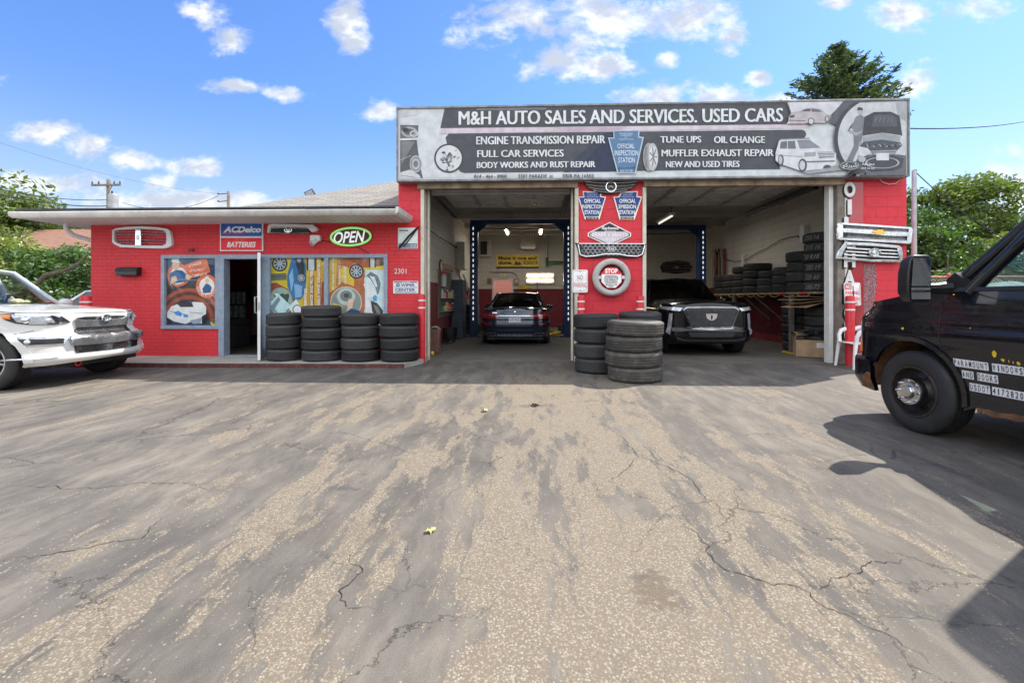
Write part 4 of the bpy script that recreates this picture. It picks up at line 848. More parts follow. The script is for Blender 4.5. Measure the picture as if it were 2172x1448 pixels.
o = thing('mailbox', 'black wall mailbox on the red brick left of the poster window', 'mailbox', at(271, 586, -0.1))
p0, p1 = at(246, 584, -0.11), at(291, 568, -0.11)
mb = MB(); mb.prism([(-0.001, p0.z), (-0.13, p0.z), (-0.13, p1.z - 0.05), (-0.10, p1.z), (-0.001, p1.z + 0.025)], p0.x, p1.x, 'yz'); mb.build('box', MATS['black_plastic'], o, bevel=0.006)
mb = MB(); mb.prism([(-0.101, p1.z + 0.004), (-0.138, p1.z - 0.05), (-0.136, p1.z - 0.075), (-0.131, p1.z - 0.075), (-0.132, p1.z - 0.05), (-0.097, p1.z)], p0.x - 0.004, p1.x + 0.004, 'yz'); mb.build('lid', MATS['trim_black'], o)

# ---- window posters
YP = 0.044
def poster(label, u, v): return thing('window_poster', label, 'poster', at(u, v, YP), 'printed posters filling the shop windows')
WH, OR, BR, DB, YE = (232,234,238), (226,108,66), (150,72,52), (44,58,88), (222,196,44)
o = poster('dark blue and orange poster with a white sports car in the left shop window', 408, 692)
a = Art(YP, 1.1); P = lambda cx, cy: (320 + cx / 3.62, 430 + cy / 3.62)
q = lambda *pts: [P(x, y) for x, y in pts]
a.poly(q((98,392),(528,392),(528,958),(98,958)), DB); a.poly(q((98,392),(330,392),(98,560)), (58,84,122)); a.poly(q((380,470),(528,430),(528,600),(400,610)), (36,52,92)); a.poly(q((98,600),(528,640),(528,958),(98,958)), (62,52,58))
for r_, c in ((250,(170,82,56)),(222,(92,50,46)),(196,(156,76,54)),(166,(72,48,50)),(140,(56,56,66))): a.ell(*P(290,905), r_ / 3.62, r_ / 3.62, c, 40, 0, 180)
a.poly(q((98,905),(528,905),(528,958),(98,958)), (52,70,96)); a.poly(q((440,640),(528,600),(528,820),(500,760)), (150,140,170))
a.ell(*P(213,555), 88/3.62, 88/3.62, OR); a.ell(*P(213,560), 66/3.62, 66/3.62, (236,226,220))
a.poly(q((262,478),(425,416),(458,532),(285,588)), OR)
for i, s_ in enumerate(('PRICE','QUALITY','SERVICE')):
    x0, y0 = 318 + 5 * i, 492 + 40 * i; L = (72, 100, 106)[i]
    vs, fs = text_geo(s_, 0.02, 0.2); a.mb.add([a.p3(*P(x0 + L * x, y0 - 20 * y - 0.30 * L * x + (16 if i else 0) * x)) for x, y in vs], fs, a.mat(WH)); a.lay += 1
    a.line(q((x0 - 24, y0 - 12), (x0 - 17, y0 + 2), (x0 - 4, y0 - 24)), 1.1, WH)
a.poly(q((150,540),(195,515),(240,520),(290,560),(285,600),(232,612),(165,620),(140,600)), (38,92,150)); a.poly(q((160,570),(195,560),(205,598),(150,630)), (226,186,150)); a.poly(q((270,545),(310,560),(300,590),(270,585)), (226,186,150)); a.ell(*P(192,478), 7.5, 10, (226,186,150)); a.poly(q((160,455),(165,425),(190,408),(215,420),(220,452),(232,462),(190,456)), (238,240,244)); a.poly(q((215,448),(236,462),(214,462)), (210,214,220))
a.ell(*P(432,642), 84/3.62, 92/3.62, OR); a.ell(*P(432,640), 58/3.62, 66/3.62, (236,228,224)); a.poly(q((398,660),(425,620),(450,625),(470,650),(460,690),(405,695)), (38,84,140)); a.ell(*P(434,600), 4, 6, (226,186,150)); a.poly(q((418,585),(425,563),(445,565),(450,585)), (240,240,244)); arc_text(a, 'SERVICE CENTER', *P(432,642), 19.6, 188, 352, 4.2, 3.2, WH, flip=True)
a.poly(q((130,840),(160,795),(215,775),(290,780),(330,760),(400,765),(428,800),(425,870),(400,930),(330,905),(270,930),(180,910),(128,880)), (226,232,238)); a.poly(q((200,772),(245,745),(320,770),(330,800),(230,800)), (48,58,70)); a.poly(q((182,838),(215,828),(245,850),(235,872),(195,862)), (72,140,214)); a.poly(q((250,850),(290,860),(285,880),(255,880)), (72,140,214)); a.poly(q((178,870),(285,888),(285,905),(178,890)), (236,238,242)); a.poly(q((120,870),(150,905),(175,940),(130,920)), (30,34,42)); a.poly(q((395,870),(435,850),(430,920),(395,940)), (30,34,42)); a.line(q((300,840),(400,850)), 1.0, (90,110,135)); a.line(q((150,830),(190,845)), 1.2, (90,110,135)); a.poly(q((300,905),(395,880),(385,925),(330,930)), (150,165,185))
a.ell(*P(490,922), 30/3.62, 22/3.62, (216,200,70)); a.ell(*P(490,915), 24/3.62, 13/3.62, (34,40,30)); a.text('\ufeee\ufedb\ufeae\ufef4\ufeb7', 449, 681, 462, 685, (220,220,200), 0.01)
for k in range(12): a.rect(*P(115 + 34 * k, 402), *P(128 + 34 * k, 409), (214,218,226))
for k in range(14): a.rect(*P(116, 420 + 38 * k), *P(122, 440 + 38 * k), (214,218,226))
a.build('print', o)
def wheelpic(a, c, r):
    a.ell(*c, r, r, (46,46,52)); a.ell(*c, r * 0.8, r * 0.8, (188,190,194)); a.ell(*c, r * 0.7, r * 0.7, (64,66,72))
    for k in range(9): 
        q_ = R(40 * k); a.line([c, (c[0] + r * 0.74 * math.cos(q_), c[1] + r * 0.74 * math.sin(q_))], r * 0.13, (206,208,212))
    a.ell(*c, r * 0.2, r * 0.2, (150,190,220))
o = poster('yellow poster with a blue car on its side, left half of the wide window', 628, 692)
a = Art(YP, 1.1); a.poly(q((905,395),(1332,395),(1332,960),(905,960)), YE); a.poly(q((1095,395),(1332,395),(1332,960),(1130,960),(1160,760),(1205,640),(1215,520)), (216,168,52))
for x0, c in ((1205,(196,160,60)),(1232,(160,84,56)),(1262,(214,176,60)),(1284,(178,98,64)),(1312,(150,62,50))): a.poly(q((x0,560 + (x0 - 1205) * 0.5),(x0 + 22,540 + (x0 - 1205) * 0.5),(x0 + 22,960),(x0 - 10,960)), c)
a.poly(q((1215,430),(1262,400),(1332,400),(1332,470),(1300,500)), (216,180,60)); a.poly(q((905,620),(960,612),(1050,660),(1130,760),(1180,960),(905,960)), (160,74,56))
wheelpic(a, P(990,468), 60/3.62); a.poly(q((915,545),(1040,540),(1045,590),(915,598)), (112,112,104)); a.line(q((915,568),(1045,565)), 1.4, (70,72,72))
a.poly(q((1075,450),(1095,418),(1135,410),(1175,430),(1192,480),(1195,600),(1180,700),(1150,745),(1105,742),(1075,700),(1050,640),(1048,560)), (58,116,176)); a.poly(q((1110,418),(1160,425),(1182,480),(1180,560),(1140,555),(1118,480)), (30,44,66)); a.poly(q((1062,560),(1090,500),(1098,600),(1080,690)), (140,188,226)); a.poly(q((1100,620),(1165,640),(1160,720),(1110,730)), (140,180,216)); wheelpic(a, P(1155,578), 10); wheelpic(a, P(1140,442), 6)
a.rect(*P(1200,405), *P(1270,520), (206,210,214)); a.rect(*P(1200,405), *P(1212,520), (40,42,48)); a.rect(*P(1258,405), *P(1270,520), (40,42,48)); a.ell(*P(1318,425), 3, 7, (40,40,34))
a.ell(*P(1000,760), 92/3.62, 110/3.62, (160,176,170)); rn = random.Random(9)
for k in range(26): a.poly([(P(1000,760)[0] + rn.uniform(-20, 18) + dx, P(1000,760)[1] + rn.uniform(-22, 20) + dy) for dx, dy in ((0,0),(rn.uniform(2,7),rn.uniform(-2,2)),(rn.uniform(0,5),rn.uniform(2,6)))], rn.choice([(60,76,60),(220,226,226),(96,110,104),(40,44,46),(150,190,200)]))
a.poly(q((915,770),(985,700),(1080,790),(1010,870)), (190,216,222)); a.poly(q((930,790),(985,720),(1000,745),(945,830)), (120,140,150)); a.poly(q((1060,800),(1120,740),(1160,800),(1100,860)), (205,225,230)); a.ell(*P(1130,820), 11, 11, (150,140,110)); a.ell(*P(1130,820), 8, 8, (220,224,226))
a.text('TIRE SERVICES', 646.5, 612, 652, 670, WH, 0.02, 0, 0, 90); a.text('OIL CHANGE AND FILLTER', 659.5, 574, 665.5, 672, WH, 0.02, 0, 0, 90); a.text('WIND SHEILD WIPER REPLACEMENT', 675, 552, 680.5, 672, WH, 0.02, 0, 0, 90)
a.build('print', o)
o = poster('orange brown poster of wheels and headlamps, right half of the wide window', 757, 692)
a = Art(YP, 1.1); a.poly(q((1362,395),(1812,395),(1812,960),(1362,960)), (182,104,66)); a.poly(q((1362,395),(1420,395),(1500,560),(1440,640),(1362,700)), (214,178,70)); a.poly(q((1430,430),(1460,480),(1440,640),(1420,640)), (190,132,72)); a.poly(q((1470,480),(1520,500),(1560,600),(1560,640),(1470,610)), (222,190,52)); a.poly(q((1500,395),(1680,395),(1600,480),(1520,440)), (160,80,54)); a.poly(q((1630,500),(1812,480),(1812,520),(1640,520)), (216,196,70)); a.poly(q((1680,395),(1812,395),(1812,480),(1700,490)), (150,96,60))
wheelpic(a, P(1578,527), 15.5); a.rect(*P(1676,408), *P(1728,498), (210,214,218)); a.rect(*P(1676,408), *P(1686,498), (44,46,52)); a.rect(*P(1718,408), *P(1728,498), (44,46,52)); a.ell(*P(1768,452), 3.6, 7, (48,44,30))
a.ell(*P(1500,765), 122/3.62, 122/3.62, (214,206,200)); a.ell(*P(1500,765), 115/3.62, 115/3.62, (140,146,140)); a.ell(*P(1500,720), 70/3.62, 66/3.62, (190,196,194)); a.ell(*P(1500,715), 46/3.62, 42/3.62, (120,128,126)); a.ell(*P(1502,712), 20/3.62, 18/3.62, (70,76,76)); a.poly(q((1400,770),(1470,790),(1470,860),(1420,850)), (206,196,80)); a.poly(q((1520,740),(1560,735),(1545,830),(1500,850)), (228,196,170)); a.poly(q((1490,850),(1540,810),(1610,830),(1600,960),(1480,960)), (46,86,136))
a.poly(q((1645,515),(1795,515),(1795,960),(1645,960)), (204,222,228)); a.poly(q((1655,560),(1690,530),(1745,560),(1765,620),(1755,690),(1740,710),(1720,640),(1690,590)), (112,120,124)); a.poly(q((1680,560),(1720,570),(1740,640),(1730,650),(1705,600)), (214,222,224)); a.poly(q((1655,620),(1700,640),(1735,720),(1660,720)), (232,240,244)); a.poly(q((1690,750),(1740,770),(1785,830),(1780,880),(1740,900),(1700,830)), (60,60,60)); a.poly(q((1710,780),(1745,800),(1765,850),(1740,860)), (130,128,120)); a.poly(q((1655,740),(1690,760),(1700,840),(1720,960),(1650,960)), (226,234,240)); a.poly(q((1708,755),(1736,755),(1736,730),(1744,730),(1722,705),(1700,730),(1708,730)), (84,158,210))
a.text('we replace windshield', 704, 545, 710.5, 616, WH, 0.02, 0, 0, 90); a.text('bodywork', 717.5, 562, 724, 602, WH, 0.03, 0, 0, 90); a.text('used tires', 729.5, 565, 735.5, 602, WH, 0.03, 0, 0, 90); a.text('after', 771, 589, 777.5, 612, WH, 0.03, 0, 0, 90); a.text('before', 771, 656, 777.5, 684, WH, 0.03, 0, 0, 90)
a.build('print', o)
# ------------------------------------------------------------------ tyres
def rubber(name, c, dust, dustcol=(0.30, 0.26, 0.21), sip=120):
    m = bpy.data.materials.new(name); m.use_nodes = True; t = T(m.node_tree); b = m.node_tree.nodes['Principled BSDF']
    o = t.obj(); x, y, z = t.sep(o); ang = t.m('ARCTAN2', y, x); rad = t.m('SQRT', t.m('ADD', t.m('MULTIPLY', x, x), t.m('MULTIPLY', y, y)))
    zz = t.m('MULTIPLY', t.m('PINGPONG', t.m('MULTIPLY', z, 1.0), 0.022), 30.0)
    sipe = t.rng(t.m('SINE', t.m('ADD', t.m('MULTIPLY', ang, float(sip)), t.m('MULTIPLY', zz, 3.2))), 0.55, 0.85)
    oi = t.n('ObjectInfo').outputs['Random']
    nz = t.noise(t.vm('ADD', o, t.comb(t.m('MULTIPLY', oi, 37.0), 0, 0)), 7.0, 7, 0.68); nf = t.noise(o, 60.0, 5, 0.7)
    cc = t.mix(t.rng(nf, 0.3, 0.7), tuple(q * 0.75 for q in c), tuple(q * 1.3 for q in c))
    cc = t.mix(t.m('MULTIPLY', t.rng(nz, 0.42, 0.75), dust), cc, dustcol)
    cc = t.mix(oi, t.vm('MULTIPLY', cc, (0.62,) * 3), t.vm('MULTIPLY', cc, (1.55, 1.5, 1.42)))
    sipe = t.m('MULTIPLY', sipe, t.m('LESS_THAN', t.m('ABSOLUTE', t.sep(t.n('TexCoord').outputs['Normal'])[2]), 0.5))
    cc = t.mix(t.m('MULTIPLY', sipe, 0.75), cc, tuple(q * 0.35 for q in c))
    t.put(b.inputs['Base Color'], cc); t.put(b.inputs['Roughness'], t.rng(nz, 0.3, 0.7, 0.5, 0.8))
    t.put(b.inputs['Normal'], t.n('Bump', {'Strength': 0.7, 'Distance': 0.006, 'Height': t.m('ADD', t.m('MULTIPLY', sipe, -1), t.m('MULTIPLY', nf, 0.25))}).outputs[0])
    MATS[name] = m; return m
rubber('rubber', (0.030, 0.031, 0.034), 0.30, (0.085, 0.085, 0.088)); rubber('rubber_dusty', (0.048, 0.046, 0.044), 0.6, (0.19, 0.17, 0.145), 130); rubber('rubber_wheel', (0.022, 0.022, 0.023), 0.35, (0.07, 0.065, 0.06), 66)
rubber('rubber_white', (0.60, 0.59, 0.57), 0.25, (0.30, 0.27, 0.23), 90)
def tyre_prof(r, w, ri, ng=4, gd=0.009):
    """closed section (radius, height) of a tyre lying flat from 0 to w"""
    h = w; P = [(ri + 0.004, 0.045 * h / 0.22), (ri, 0.02), (ri + 0.012, 0.006), (ri + (r - ri) * 0.35, -0.004), (ri + (r - ri) * 0.68, 0.0), (r - 0.026, 0.010), (r - 0.010, 0.020), (r - 0.002, 0.034)]
    z0, z1 = 0.038, h - 0.038; seg = (z1 - z0) / ng
    for g in range(ng):
        a = z0 + seg * g
        if g: P += [(r - gd, a - 0.004), (r - gd, a + 0.004)]
        P += [(r + 0.001, a + (0.006 if g else 0)), (r + 0.002, a + seg / 2), (r + 0.001, a + seg - (0.006 if g < ng - 1 else 0))]
    P += [(q, h - z) for q, z in P[:8][::-1]]
    P += [(ri + 0.035, h - 0.035), (r - 0.03, h * 0.72), (r - 0.024, h * 0.5), (r - 0.03, h * 0.28), (ri + 0.035, 0.035)]
    return P
def tyre_mesh(r, w, ri, mat, name='tyre', n=56, parent=None, ng=4):
    mb = MB(); mb.lathe(tyre_prof(r, w, ri, ng), n, 0, closed=True); return mb.build(name, MATS[mat], parent, smooth=38)
TYRES = {}
def tyre_at(c, r, w, mat, label, group, rim=0.0, tilt=None, ri=None):
    key = (round(r, 2), round(w, 3), mat)
    if key not in TYRES:
        o = tyre_mesh(r, w, ri or (r * 0.60), mat); TYRES[key] = o
    else:
        o = TYRES[key].copy(); COL.objects.link(o)
    o.location = c; o.rotation_euler = tilt or (R(random.uniform(-1.6, 1.6)), R(random.uniform(-1.6, 1.6)), random.uniform(0, 6)); q_ = random.uniform(0.965, 1.025); o.scale = (q_, q_, random.uniform(0.97, 1.0)); tag(o, label, 'tyre', group); return o
ORD = ['top', 'second', 'third', 'fourth', 'fifth', 'sixth', 'seventh']
def stack(cx, cy, z0, r, w, n, mat, where, group, jit=0.012):
    for k in range(n):
        p = (cx + random.uniform(-jit, jit), cy + random.uniform(-jit, jit) * 0.6, z0 + w * k + 0.004)
        i = n - 1 - k
        tyre_at(p, r, w, mat, ('top' if i == 0 else ORD[i] + ' from the top') + ' tyre of the ' + where, group)
GS = 'black tyres stacked in front of the shop window'
for (u0, u1, vt, n, wh) in ((568,640,671,4,'stack right beside the open shop door'),(642,725,657,5,'stack of five below the yellow poster'),(725,806,672,4,'stack of four, third from the shop door'),(807,887,672,4,'stack next to the red corner post')):
    Y = -0.47; r = (u1 - u0) / 2 / (FP / 8.78) ; c = at((u0 + u1) / 2, 700, Y); top = at(0, vt, Y - r * 0.7).z
    stack(c.x, Y, WZ, r, (1.045 if n == 5 else 0.90) / n, n, 'rubber', wh, GS)
GP = 'tyres stacked at the foot of the middle pier'
stack(at(1264, 700, -1.12).x, -1.12, 0.0, 0.385, 0.252, 4, 'rubber', 'shaded stack left of the dusty one', GP)
stack(at(1357, 700, -0.78).x, -0.78, 0.0, 0.37, 0.257, 4, 'rubber', 'stack hidden behind the dusty one', GP)
stack(at(1345, 700, -1.90).x, -1.90, 0.0, 0.43, 0.232, 4, 'rubber_dusty', 'big dusty sunlit stack before the pier', GP, 0.02)
# white tyre on the pier with the octagonal notice
c = at(1295, 588.7, 0.0); o = tyre_at((c.x, -0.004, c.z), 0.362, 0.17, 'rubber_white', 'whitewashed tyre hung on the red pier round the stop notice', None, tilt=(R(90), 0, 0), ri=0.25)
o = thing('stop_sign', 'octagonal stop notice demanding protective equipment inside the white tyre', 'sign', at(1297, 612, -0.1))
OC = [(1297 + 24 * math.cos(R(22.5 + 45 * k)), 589 - 24 * math.sin(R(22.5 + 45 * k))) for k in range(8)]
mb = MB(); pxp(mb, OC, -0.150, -0.140); mb.box(c.x - 0.3, c.x + 0.3, -0.14, -0.132, c.z - 0.03, c.z + 0.03); mb.build('plate', MATS['white_metal'], o)
a = Art(-0.1505, 1.15); OC2 = [(1297 + 22.6 * math.cos(R(22.5 + 45 * k)), 589 - 22.6 * math.sin(R(22.5 + 45 * k))) for k in range(8)]; a.poly(OC, (196,44,52)); a.poly(OC2, (232,230,230)); a.poly([OC2[1],OC2[2],OC2[3],(OC2[3][0],581.5),(OC2[0][0],581.5),OC2[0]], (206,46,54))
a.text('STOP', 1283.5, 569.5, 1310.5, 579.3, (240,238,238), 0.05); TK = (60, 56, 60)
for s_, x0, x1, v0, v1 in (('PERSONAL',1283,1310.5,584,587.6),('PROTECTIVE',1281,1311.5,588.4,592),('EQUIPMENT',1282,1310.5,592.8,596.4),('REQUIRED',1284,1309.5,597.2,600.8),('BEYOND THIS',1285,1308.5,602.2,605),('POINT',1291,1302,606,608.8)): a.text(s_, x0, v0, x1, v1, TK, 0.03)
a.build('print', o)

# ------------------------------------------------------------------ posts, chair, leaning plate, litter
def bollard(u, Y, zt, label, r=0.07, zb=0.0):
    x = at(u, 700, Y).x; o = thing('bollard', label, 'bollard', (x, Y, zb), 'red steel bollards with white bands')
    mb = MB(); mb.lathe([(0, zt), (r * 0.6, zt - 0.004), (r * 0.92, zt - 0.018), (r, zt - 0.04), (r, zb)], 24, 0, (x, Y, 0)); mb.build('post', MATS['red_post'], o, smooth=40)
    for k in range(2):
        z = zt - 0.14 - 0.145 * k; mb = MB(); mb.lathe([(r + 0.001, z), (r + 0.002, z), (r + 0.002, z + 0.028), (r + 0.001, z + 0.028)], 24, 0, (x, Y, 0)); mb.build('band', MATS['white_tape'], o, smooth=40)
bollard(894.5, -0.17, 1.36, 'red bollard at the shop corner next to the last tyre stack', zb=0.0)
bollard(1232.5, -0.20, 1.34, 'red bollard below the no parking plate, left of the white tyre')
bollard(1358, -0.20, 1.34, 'red bollard at the right edge of the middle pier behind the tyres')
bollard(1803, -0.22, 1.33, 'tall red bollard before the leaning sign on the right pier', r=0.079)
bollard(182, -0.7, 1.33, 'red bollard end behind the white off-roader, left of the shop wall', r=0.09)
# leaning restriction plate
o = thing('parking_sign', 'leaning white plate with red no parking between signs, behind the right bollard', 'sign', at(1818, 760, -0.12))
lean = lambda u, v: (u + (v - 620) * 0.045, v)
mb = MB(); pxp(mb, [lean(u, v) for u, v in rrect(1790.5, 599, 1825.5, 648, 4)], -0.106, -0.100); mb.build('plate', MATS['white_metal'], o)
mb = MB(); mb.tube([at(1808, 606, -0.09), at(1813, 690, -0.10), at(1820, 768, -0.13)], 0.022, 6); mb.build('post', MATS['dark_metal'], o)
a = Art(-0.1065, 1.15); a.f = lambda u, v, Y: at(*lean(u, v), Y); RD = (196, 56, 66); a.poly(rrect(1791,599.5,1825,647.5,3.6), (224,222,224))
for p, q_ in (((1794,601),(1822,601)),((1794,646),(1822,646)),((1792.4,603),(1792.4,644)),((1823.6,603),(1823.6,644))): a.line([p, q_], 0.6, RD)
a.rect(1793, 602, 1806.5, 614, RD); a.text('NO', 1794.5, 603.5, 1805, 612.5, (240,236,236), 0.04); a.text('PARKING', 1794, 617, 1822.5, 625, RD, 0.02); a.text('BETWEEN', 1794.5, 630, 1822, 637.5, RD, 0.02); a.text('SIGNS', 1798, 640, 1818, 646, RD, 0.02); a.build('print', o)
# plastic armchair, facing the bay
def skinny(mb, pts, w0, w1, t=0.02): mb.tube(pts, [w0 + (w1 - w0) * i / (len(pts) - 1) for i in range(len(pts))], 8)
ch = thing('plastic_chair', 'white plastic armchair standing by the right bollard, half behind the van', 'chair', (0, 0, 0))
mb = MB(); mb.grid(lambda u, v: Vector((-0.24 + 0.48 * u, -0.22 + 0.44 * v, 0.425 - 0.03 * math.sin(math.pi * v) * math.sin(math.pi * u) + 0.015 * (1 - u))), 10, 8); s_ = mb.build('seat', MATS['plastic_white'], ch, smooth=60); sm = s_.modifiers.new('thick', 'SOLIDIFY'); sm.thickness = 0.016
mb = MB()
for k in range(7):
    y = -0.18 + 0.06 * k; mb.box(0, 0.012, y - 0.02, y + 0.02, 0.0, 0.40)
mb.box(0, 0.012, -0.215, 0.215, 0.38, 0.46); mb.box(0, 0.012, -0.215, 0.215, 0.0, 0.05); mb.v = [Vector((0.235 + p.x + 0.28 * p.z, p.y * (1 - 0.15 * p.z), 0.42 + p.z)) for p in mb.v]; mb.build('backrest', MATS['plastic_white'], ch, bevel=0.006)
for sy in (-1, 1):
    mb = MB(); mb.tube([(-0.255, sy * 0.285, 0.0), (-0.225, sy * 0.262, 0.3), (-0.205, sy * 0.25, 0.45)], [0.024, 0.031, 0.036], 8); mb.build('leg', MATS['plastic_white'], ch, smooth=50)
    mb = MB(); mb.tube([(0.33, sy * 0.27, 0.0), (0.27, sy * 0.25, 0.3), (0.22, sy * 0.24, 0.45)], [0.024, 0.031, 0.036], 8); mb.build('leg', MATS['plastic_white'], ch, smooth=50)
    mb = MB(); P = [(-0.20, sy * 0.25, 0.43), (-0.20, sy * 0.27, 0.55), (-0.16, sy * 0.28, 0.63), (-0.08, sy * 0.28, 0.655), (0.08, sy * 0.275, 0.66), (0.20, sy * 0.26, 0.70), (0.33, sy * 0.22, 0.82)]
    mb.tube(P, [0.034, 0.034, 0.037, 0.042, 0.042, 0.037, 0.03], 8); mb.build('armrest', MATS['plastic_white'], ch, smooth=50)
g1, g2 = gnd(1773, 775), gnd(1816, 784); ch.location = ((g1.x + g2.x) / 2 + 0.255, (g1.y + g2.y) / 2, 0); ch.rotation_euler = (0, 0, R(-4)); ch.scale = (1.05, 1.0, 1.06)
# fallen leaves and a scrap
plain('leaf_yellow', (0.38, 0.35, 0.14), 0.7, var=0.2, vscale=30); plain('leaf_dark', (0.06, 0.05, 0.03), 0.8, var=0.3, vscale=30)
def leaf(u, v, s, mt, label, rot):
    c = gnd(u, v, 0.012); mb = MB(); pts = []
    for k in range(11):
        q = 2 * math.pi * k / 11; rr = s * (1.0 if k % 2 == 0 else 0.5) * (1.25 if k == 0 else 1); pts.append((rr * math.cos(q + rot), rr * math.sin(q + rot), 0.25 * s * math.cos(2 * q) + 0.3 * s * (k % 2)))
    mb.add([(0, 0, 0.004)] + pts, [(0, 1 + k, 1 + (k + 1) % 11) for k in range(11)]); mb.tube([(0, 0, 0.004), (-1.3 * s * math.cos(rot), -1.3 * s * math.sin(rot), 0.006)], 0.0015, 5)
    o = mb.build('fallen_leaf', MATS[mt]); o.location = c; tag(o, label, 'leaf')
leaf(912, 1124, 0.030, 'leaf_yellow', 'yellow maple leaf lying alone on the worn asphalt', 0.6)
leaf(1135, 859, 0.06, 'leaf_dark', 'dark crumpled leaf on the worn asphalt before the left bay', 2.0)
leaf(1028, 871, 0.05, 'leaf_yellow', 'small yellow leaf on the asphalt left of the dark leaf', 1.3)
# ------------------------------------------------------------------ inside the garage
LWX = -2.50; BWY = 10.99
def lift(x0, x1, Y, h, label):
    g = thing('car_lift', label, 'car lift', ((x0 + x1) / 2, Y, 0.01), 'blue two post car lifts')
    for s, x in ((1, x0), (-1, x1)):
        mb = MB(); W2_ = 0.13
        mb.prism([(x - W2_, Y + 0.13), (x - W2_, Y - 0.13), (x + W2_, Y - 0.13), (x + W2_, Y + 0.13), (x + W2_ - 0.03, Y + 0.13), (x + W2_ - 0.03, Y - 0.10), (x - W2_ + 0.03, Y - 0.10), (x - W2_ + 0.03, Y + 0.13)], 0.03, h, 'xy')
        mb.box(x - 0.24, x + 0.24, Y - 0.26, Y + 0.26, 0.01, 0.035)
        cl = mb.build('column', MATS['lift_blue'], g, bevel=0.006)
        mb = MB(); k = 0; z = 0.55
        xs = x - s * 0.02
        mb.box(xs - 0.028, xs + 0.028, Y - 0.136, Y - 0.131, 0.5, h - 0.08); mb.build('light_strip', MATS['led_dark'], cl)
        mb = MB(); mb.box(xs - 0.015, xs + 0.015, Y - 0.142, Y - 0.136, z, z + 0.09); dt = mb.build('light_dot', MATS['led'], cl)
        for k in range(1, int((h - 0.15 - z) / 0.175) + 1): d2 = dt.copy(); COL.objects.link(d2); d2.parent = cl; d2.location.z += 0.175 * k
        mb = MB(); mb.box(x + s * 0.13, x + s * 0.30, Y - 0.10, Y + 0.10, 0.10, 0.42); mb.build('carriage', MATS['dark_metal'], cl, bevel=0.01)
        for q in (-1, 1):
            mb = MB(); p = Vector((x + s * 0.24, Y + 0.05 * q, 0.16)); e = Vector((x + s * 0.75, Y + q * 0.85, 0.12)); mb.tube([p, p.lerp(e, 0.55)], 0.055, 6); mb.tube([p.lerp(e, 0.5), e], 0.04, 6); mb.cyl(e + Vector((0, 0, -0.05)), e + Vector((0, 0, 0.06)), 0.065, 0.065, 12); mb.build('arm', MATS['yellow_paint'], cl, smooth=40)
    mb = MB(); mb.box(x0 - 0.13, x1 + 0.13, Y - 0.11, Y + 0.11, h, h + 0.14)
    for s, x in ((1, x0), (-1, x1)): mb.prism([(x + s * 0.13, h), (x + s * 0.45, h), (x + s * 0.13, h - 0.28)], Y - 0.03, Y + 0.03, 'xz')
    mb.build('cross_beam', MATS['lift_blue'], g, bevel=0.01)
    mb = MB(); mb.tube([(x0 + 0.15, Y - 0.02, h - 0.12), ((x0 + x1) / 2, Y - 0.02, h - 0.17), (x1 - 0.15, Y - 0.02, h - 0.12)], 0.018, 6); mb.build('trip_bar', MATS['wire_black'], g, smooth=50)
    return g
la, lb = at(1006, 700, 6.05), at(1203.5, 700, 6.05); lift(la.x, lb.x, 6.05, 3.72, 'blue two post lift with lit strips round the dark sedan')
a = Art(5.915, 1.15); a.text('L1100', 999.5, 517, 1005, 541, (206,210,216), 0.02, 0, 0, 90)
o = a.build('lettering', [q for q in bpy.data.objects if q.name == 'car_lift'][0]); o.matrix_parent_inverse = Matrix.Identity(4)
ra = at(1487, 700, 7.3); lift(ra.x - 3.2, ra.x, 7.3, 3.70, 'blue two post lift with lit strips behind the black off-roader')

plain('tube_dim', (0.8, 0.78, 0.7), 0.4, var=0, emit=(1.0, 0.93, 0.8), estr=0.5)
def ceiling_lamp(x, Y, L, label, lit):
    o = thing('strip_lamp', label, 'lamp', (x, Y, CEIL - 0.3), 'strip lamps under the garage ceiling')
    mb = MB(); mb.box(x - 0.09, x + 0.09, Y, Y + L, CEIL - 0.30, CEIL - 0.22); mb.build('housing', MATS['white_metal'], o, bevel=0.01)
    mb = MB(); mb.cyl((x, Y + 0.03, CEIL - 0.325), (x, Y + L - 0.03, CEIL - 0.325), 0.022, n=8); mb.build('tube', MATS['tube_lamp'] if lit else MATS['tube_dim'], o, smooth=50)
    mb = MB()
    for yy in (Y + 0.1, Y + L - 0.1): mb.cyl((x, yy, CEIL - 0.22), (x, yy, CEIL), 0.008, n=6)
    mb.build('hanger', MATS['dark_metal'], o)
    ld = bpy.data.lights.new('strip_lamp_glow', 'AREA'); ld.shape = 'RECTANGLE'; ld.size = 0.16; ld.size_y = L - 0.1; ld.energy = 11 if lit else 22; ld.color = (1, 0.93, 0.84)
    q = bpy.data.objects.new('strip_lamp_glow', ld); COL.objects.link(q); q.parent = o; q.location = (0, L / 2 - 0.0, -0.06 - 0.0)
ceiling_lamp(at(1412, 478, 5.4).x, 4.7, 1.5, 'pale strip lamp hanging over the black off-roader', False)
ceiling_lamp(at(1072, 474, 7.0).x, 7.3, 1.3, 'strip lamp at ceiling over the sedan, left one', True)
ceiling_lamp(at(1148, 474, 7.0).x, 7.3, 1.3, 'strip lamp at ceiling over the sedan, right one', True)

def wallbox(name, label, cat, px, Y, depth, mat, bev=0.006, group=None):
    p0, p1 = at(px[0], px[3], Y), at(px[2], px[1], Y); o = thing(name, label, cat, ((p0.x + p1.x) / 2, Y, p0.z), group)
    mb = MB(); mb.box(p0.x, p1.x, Y, Y + depth, p0.z, p1.z); b = mb.build('body', MATS[mat], o, bevel=bev); return o, p0, p1
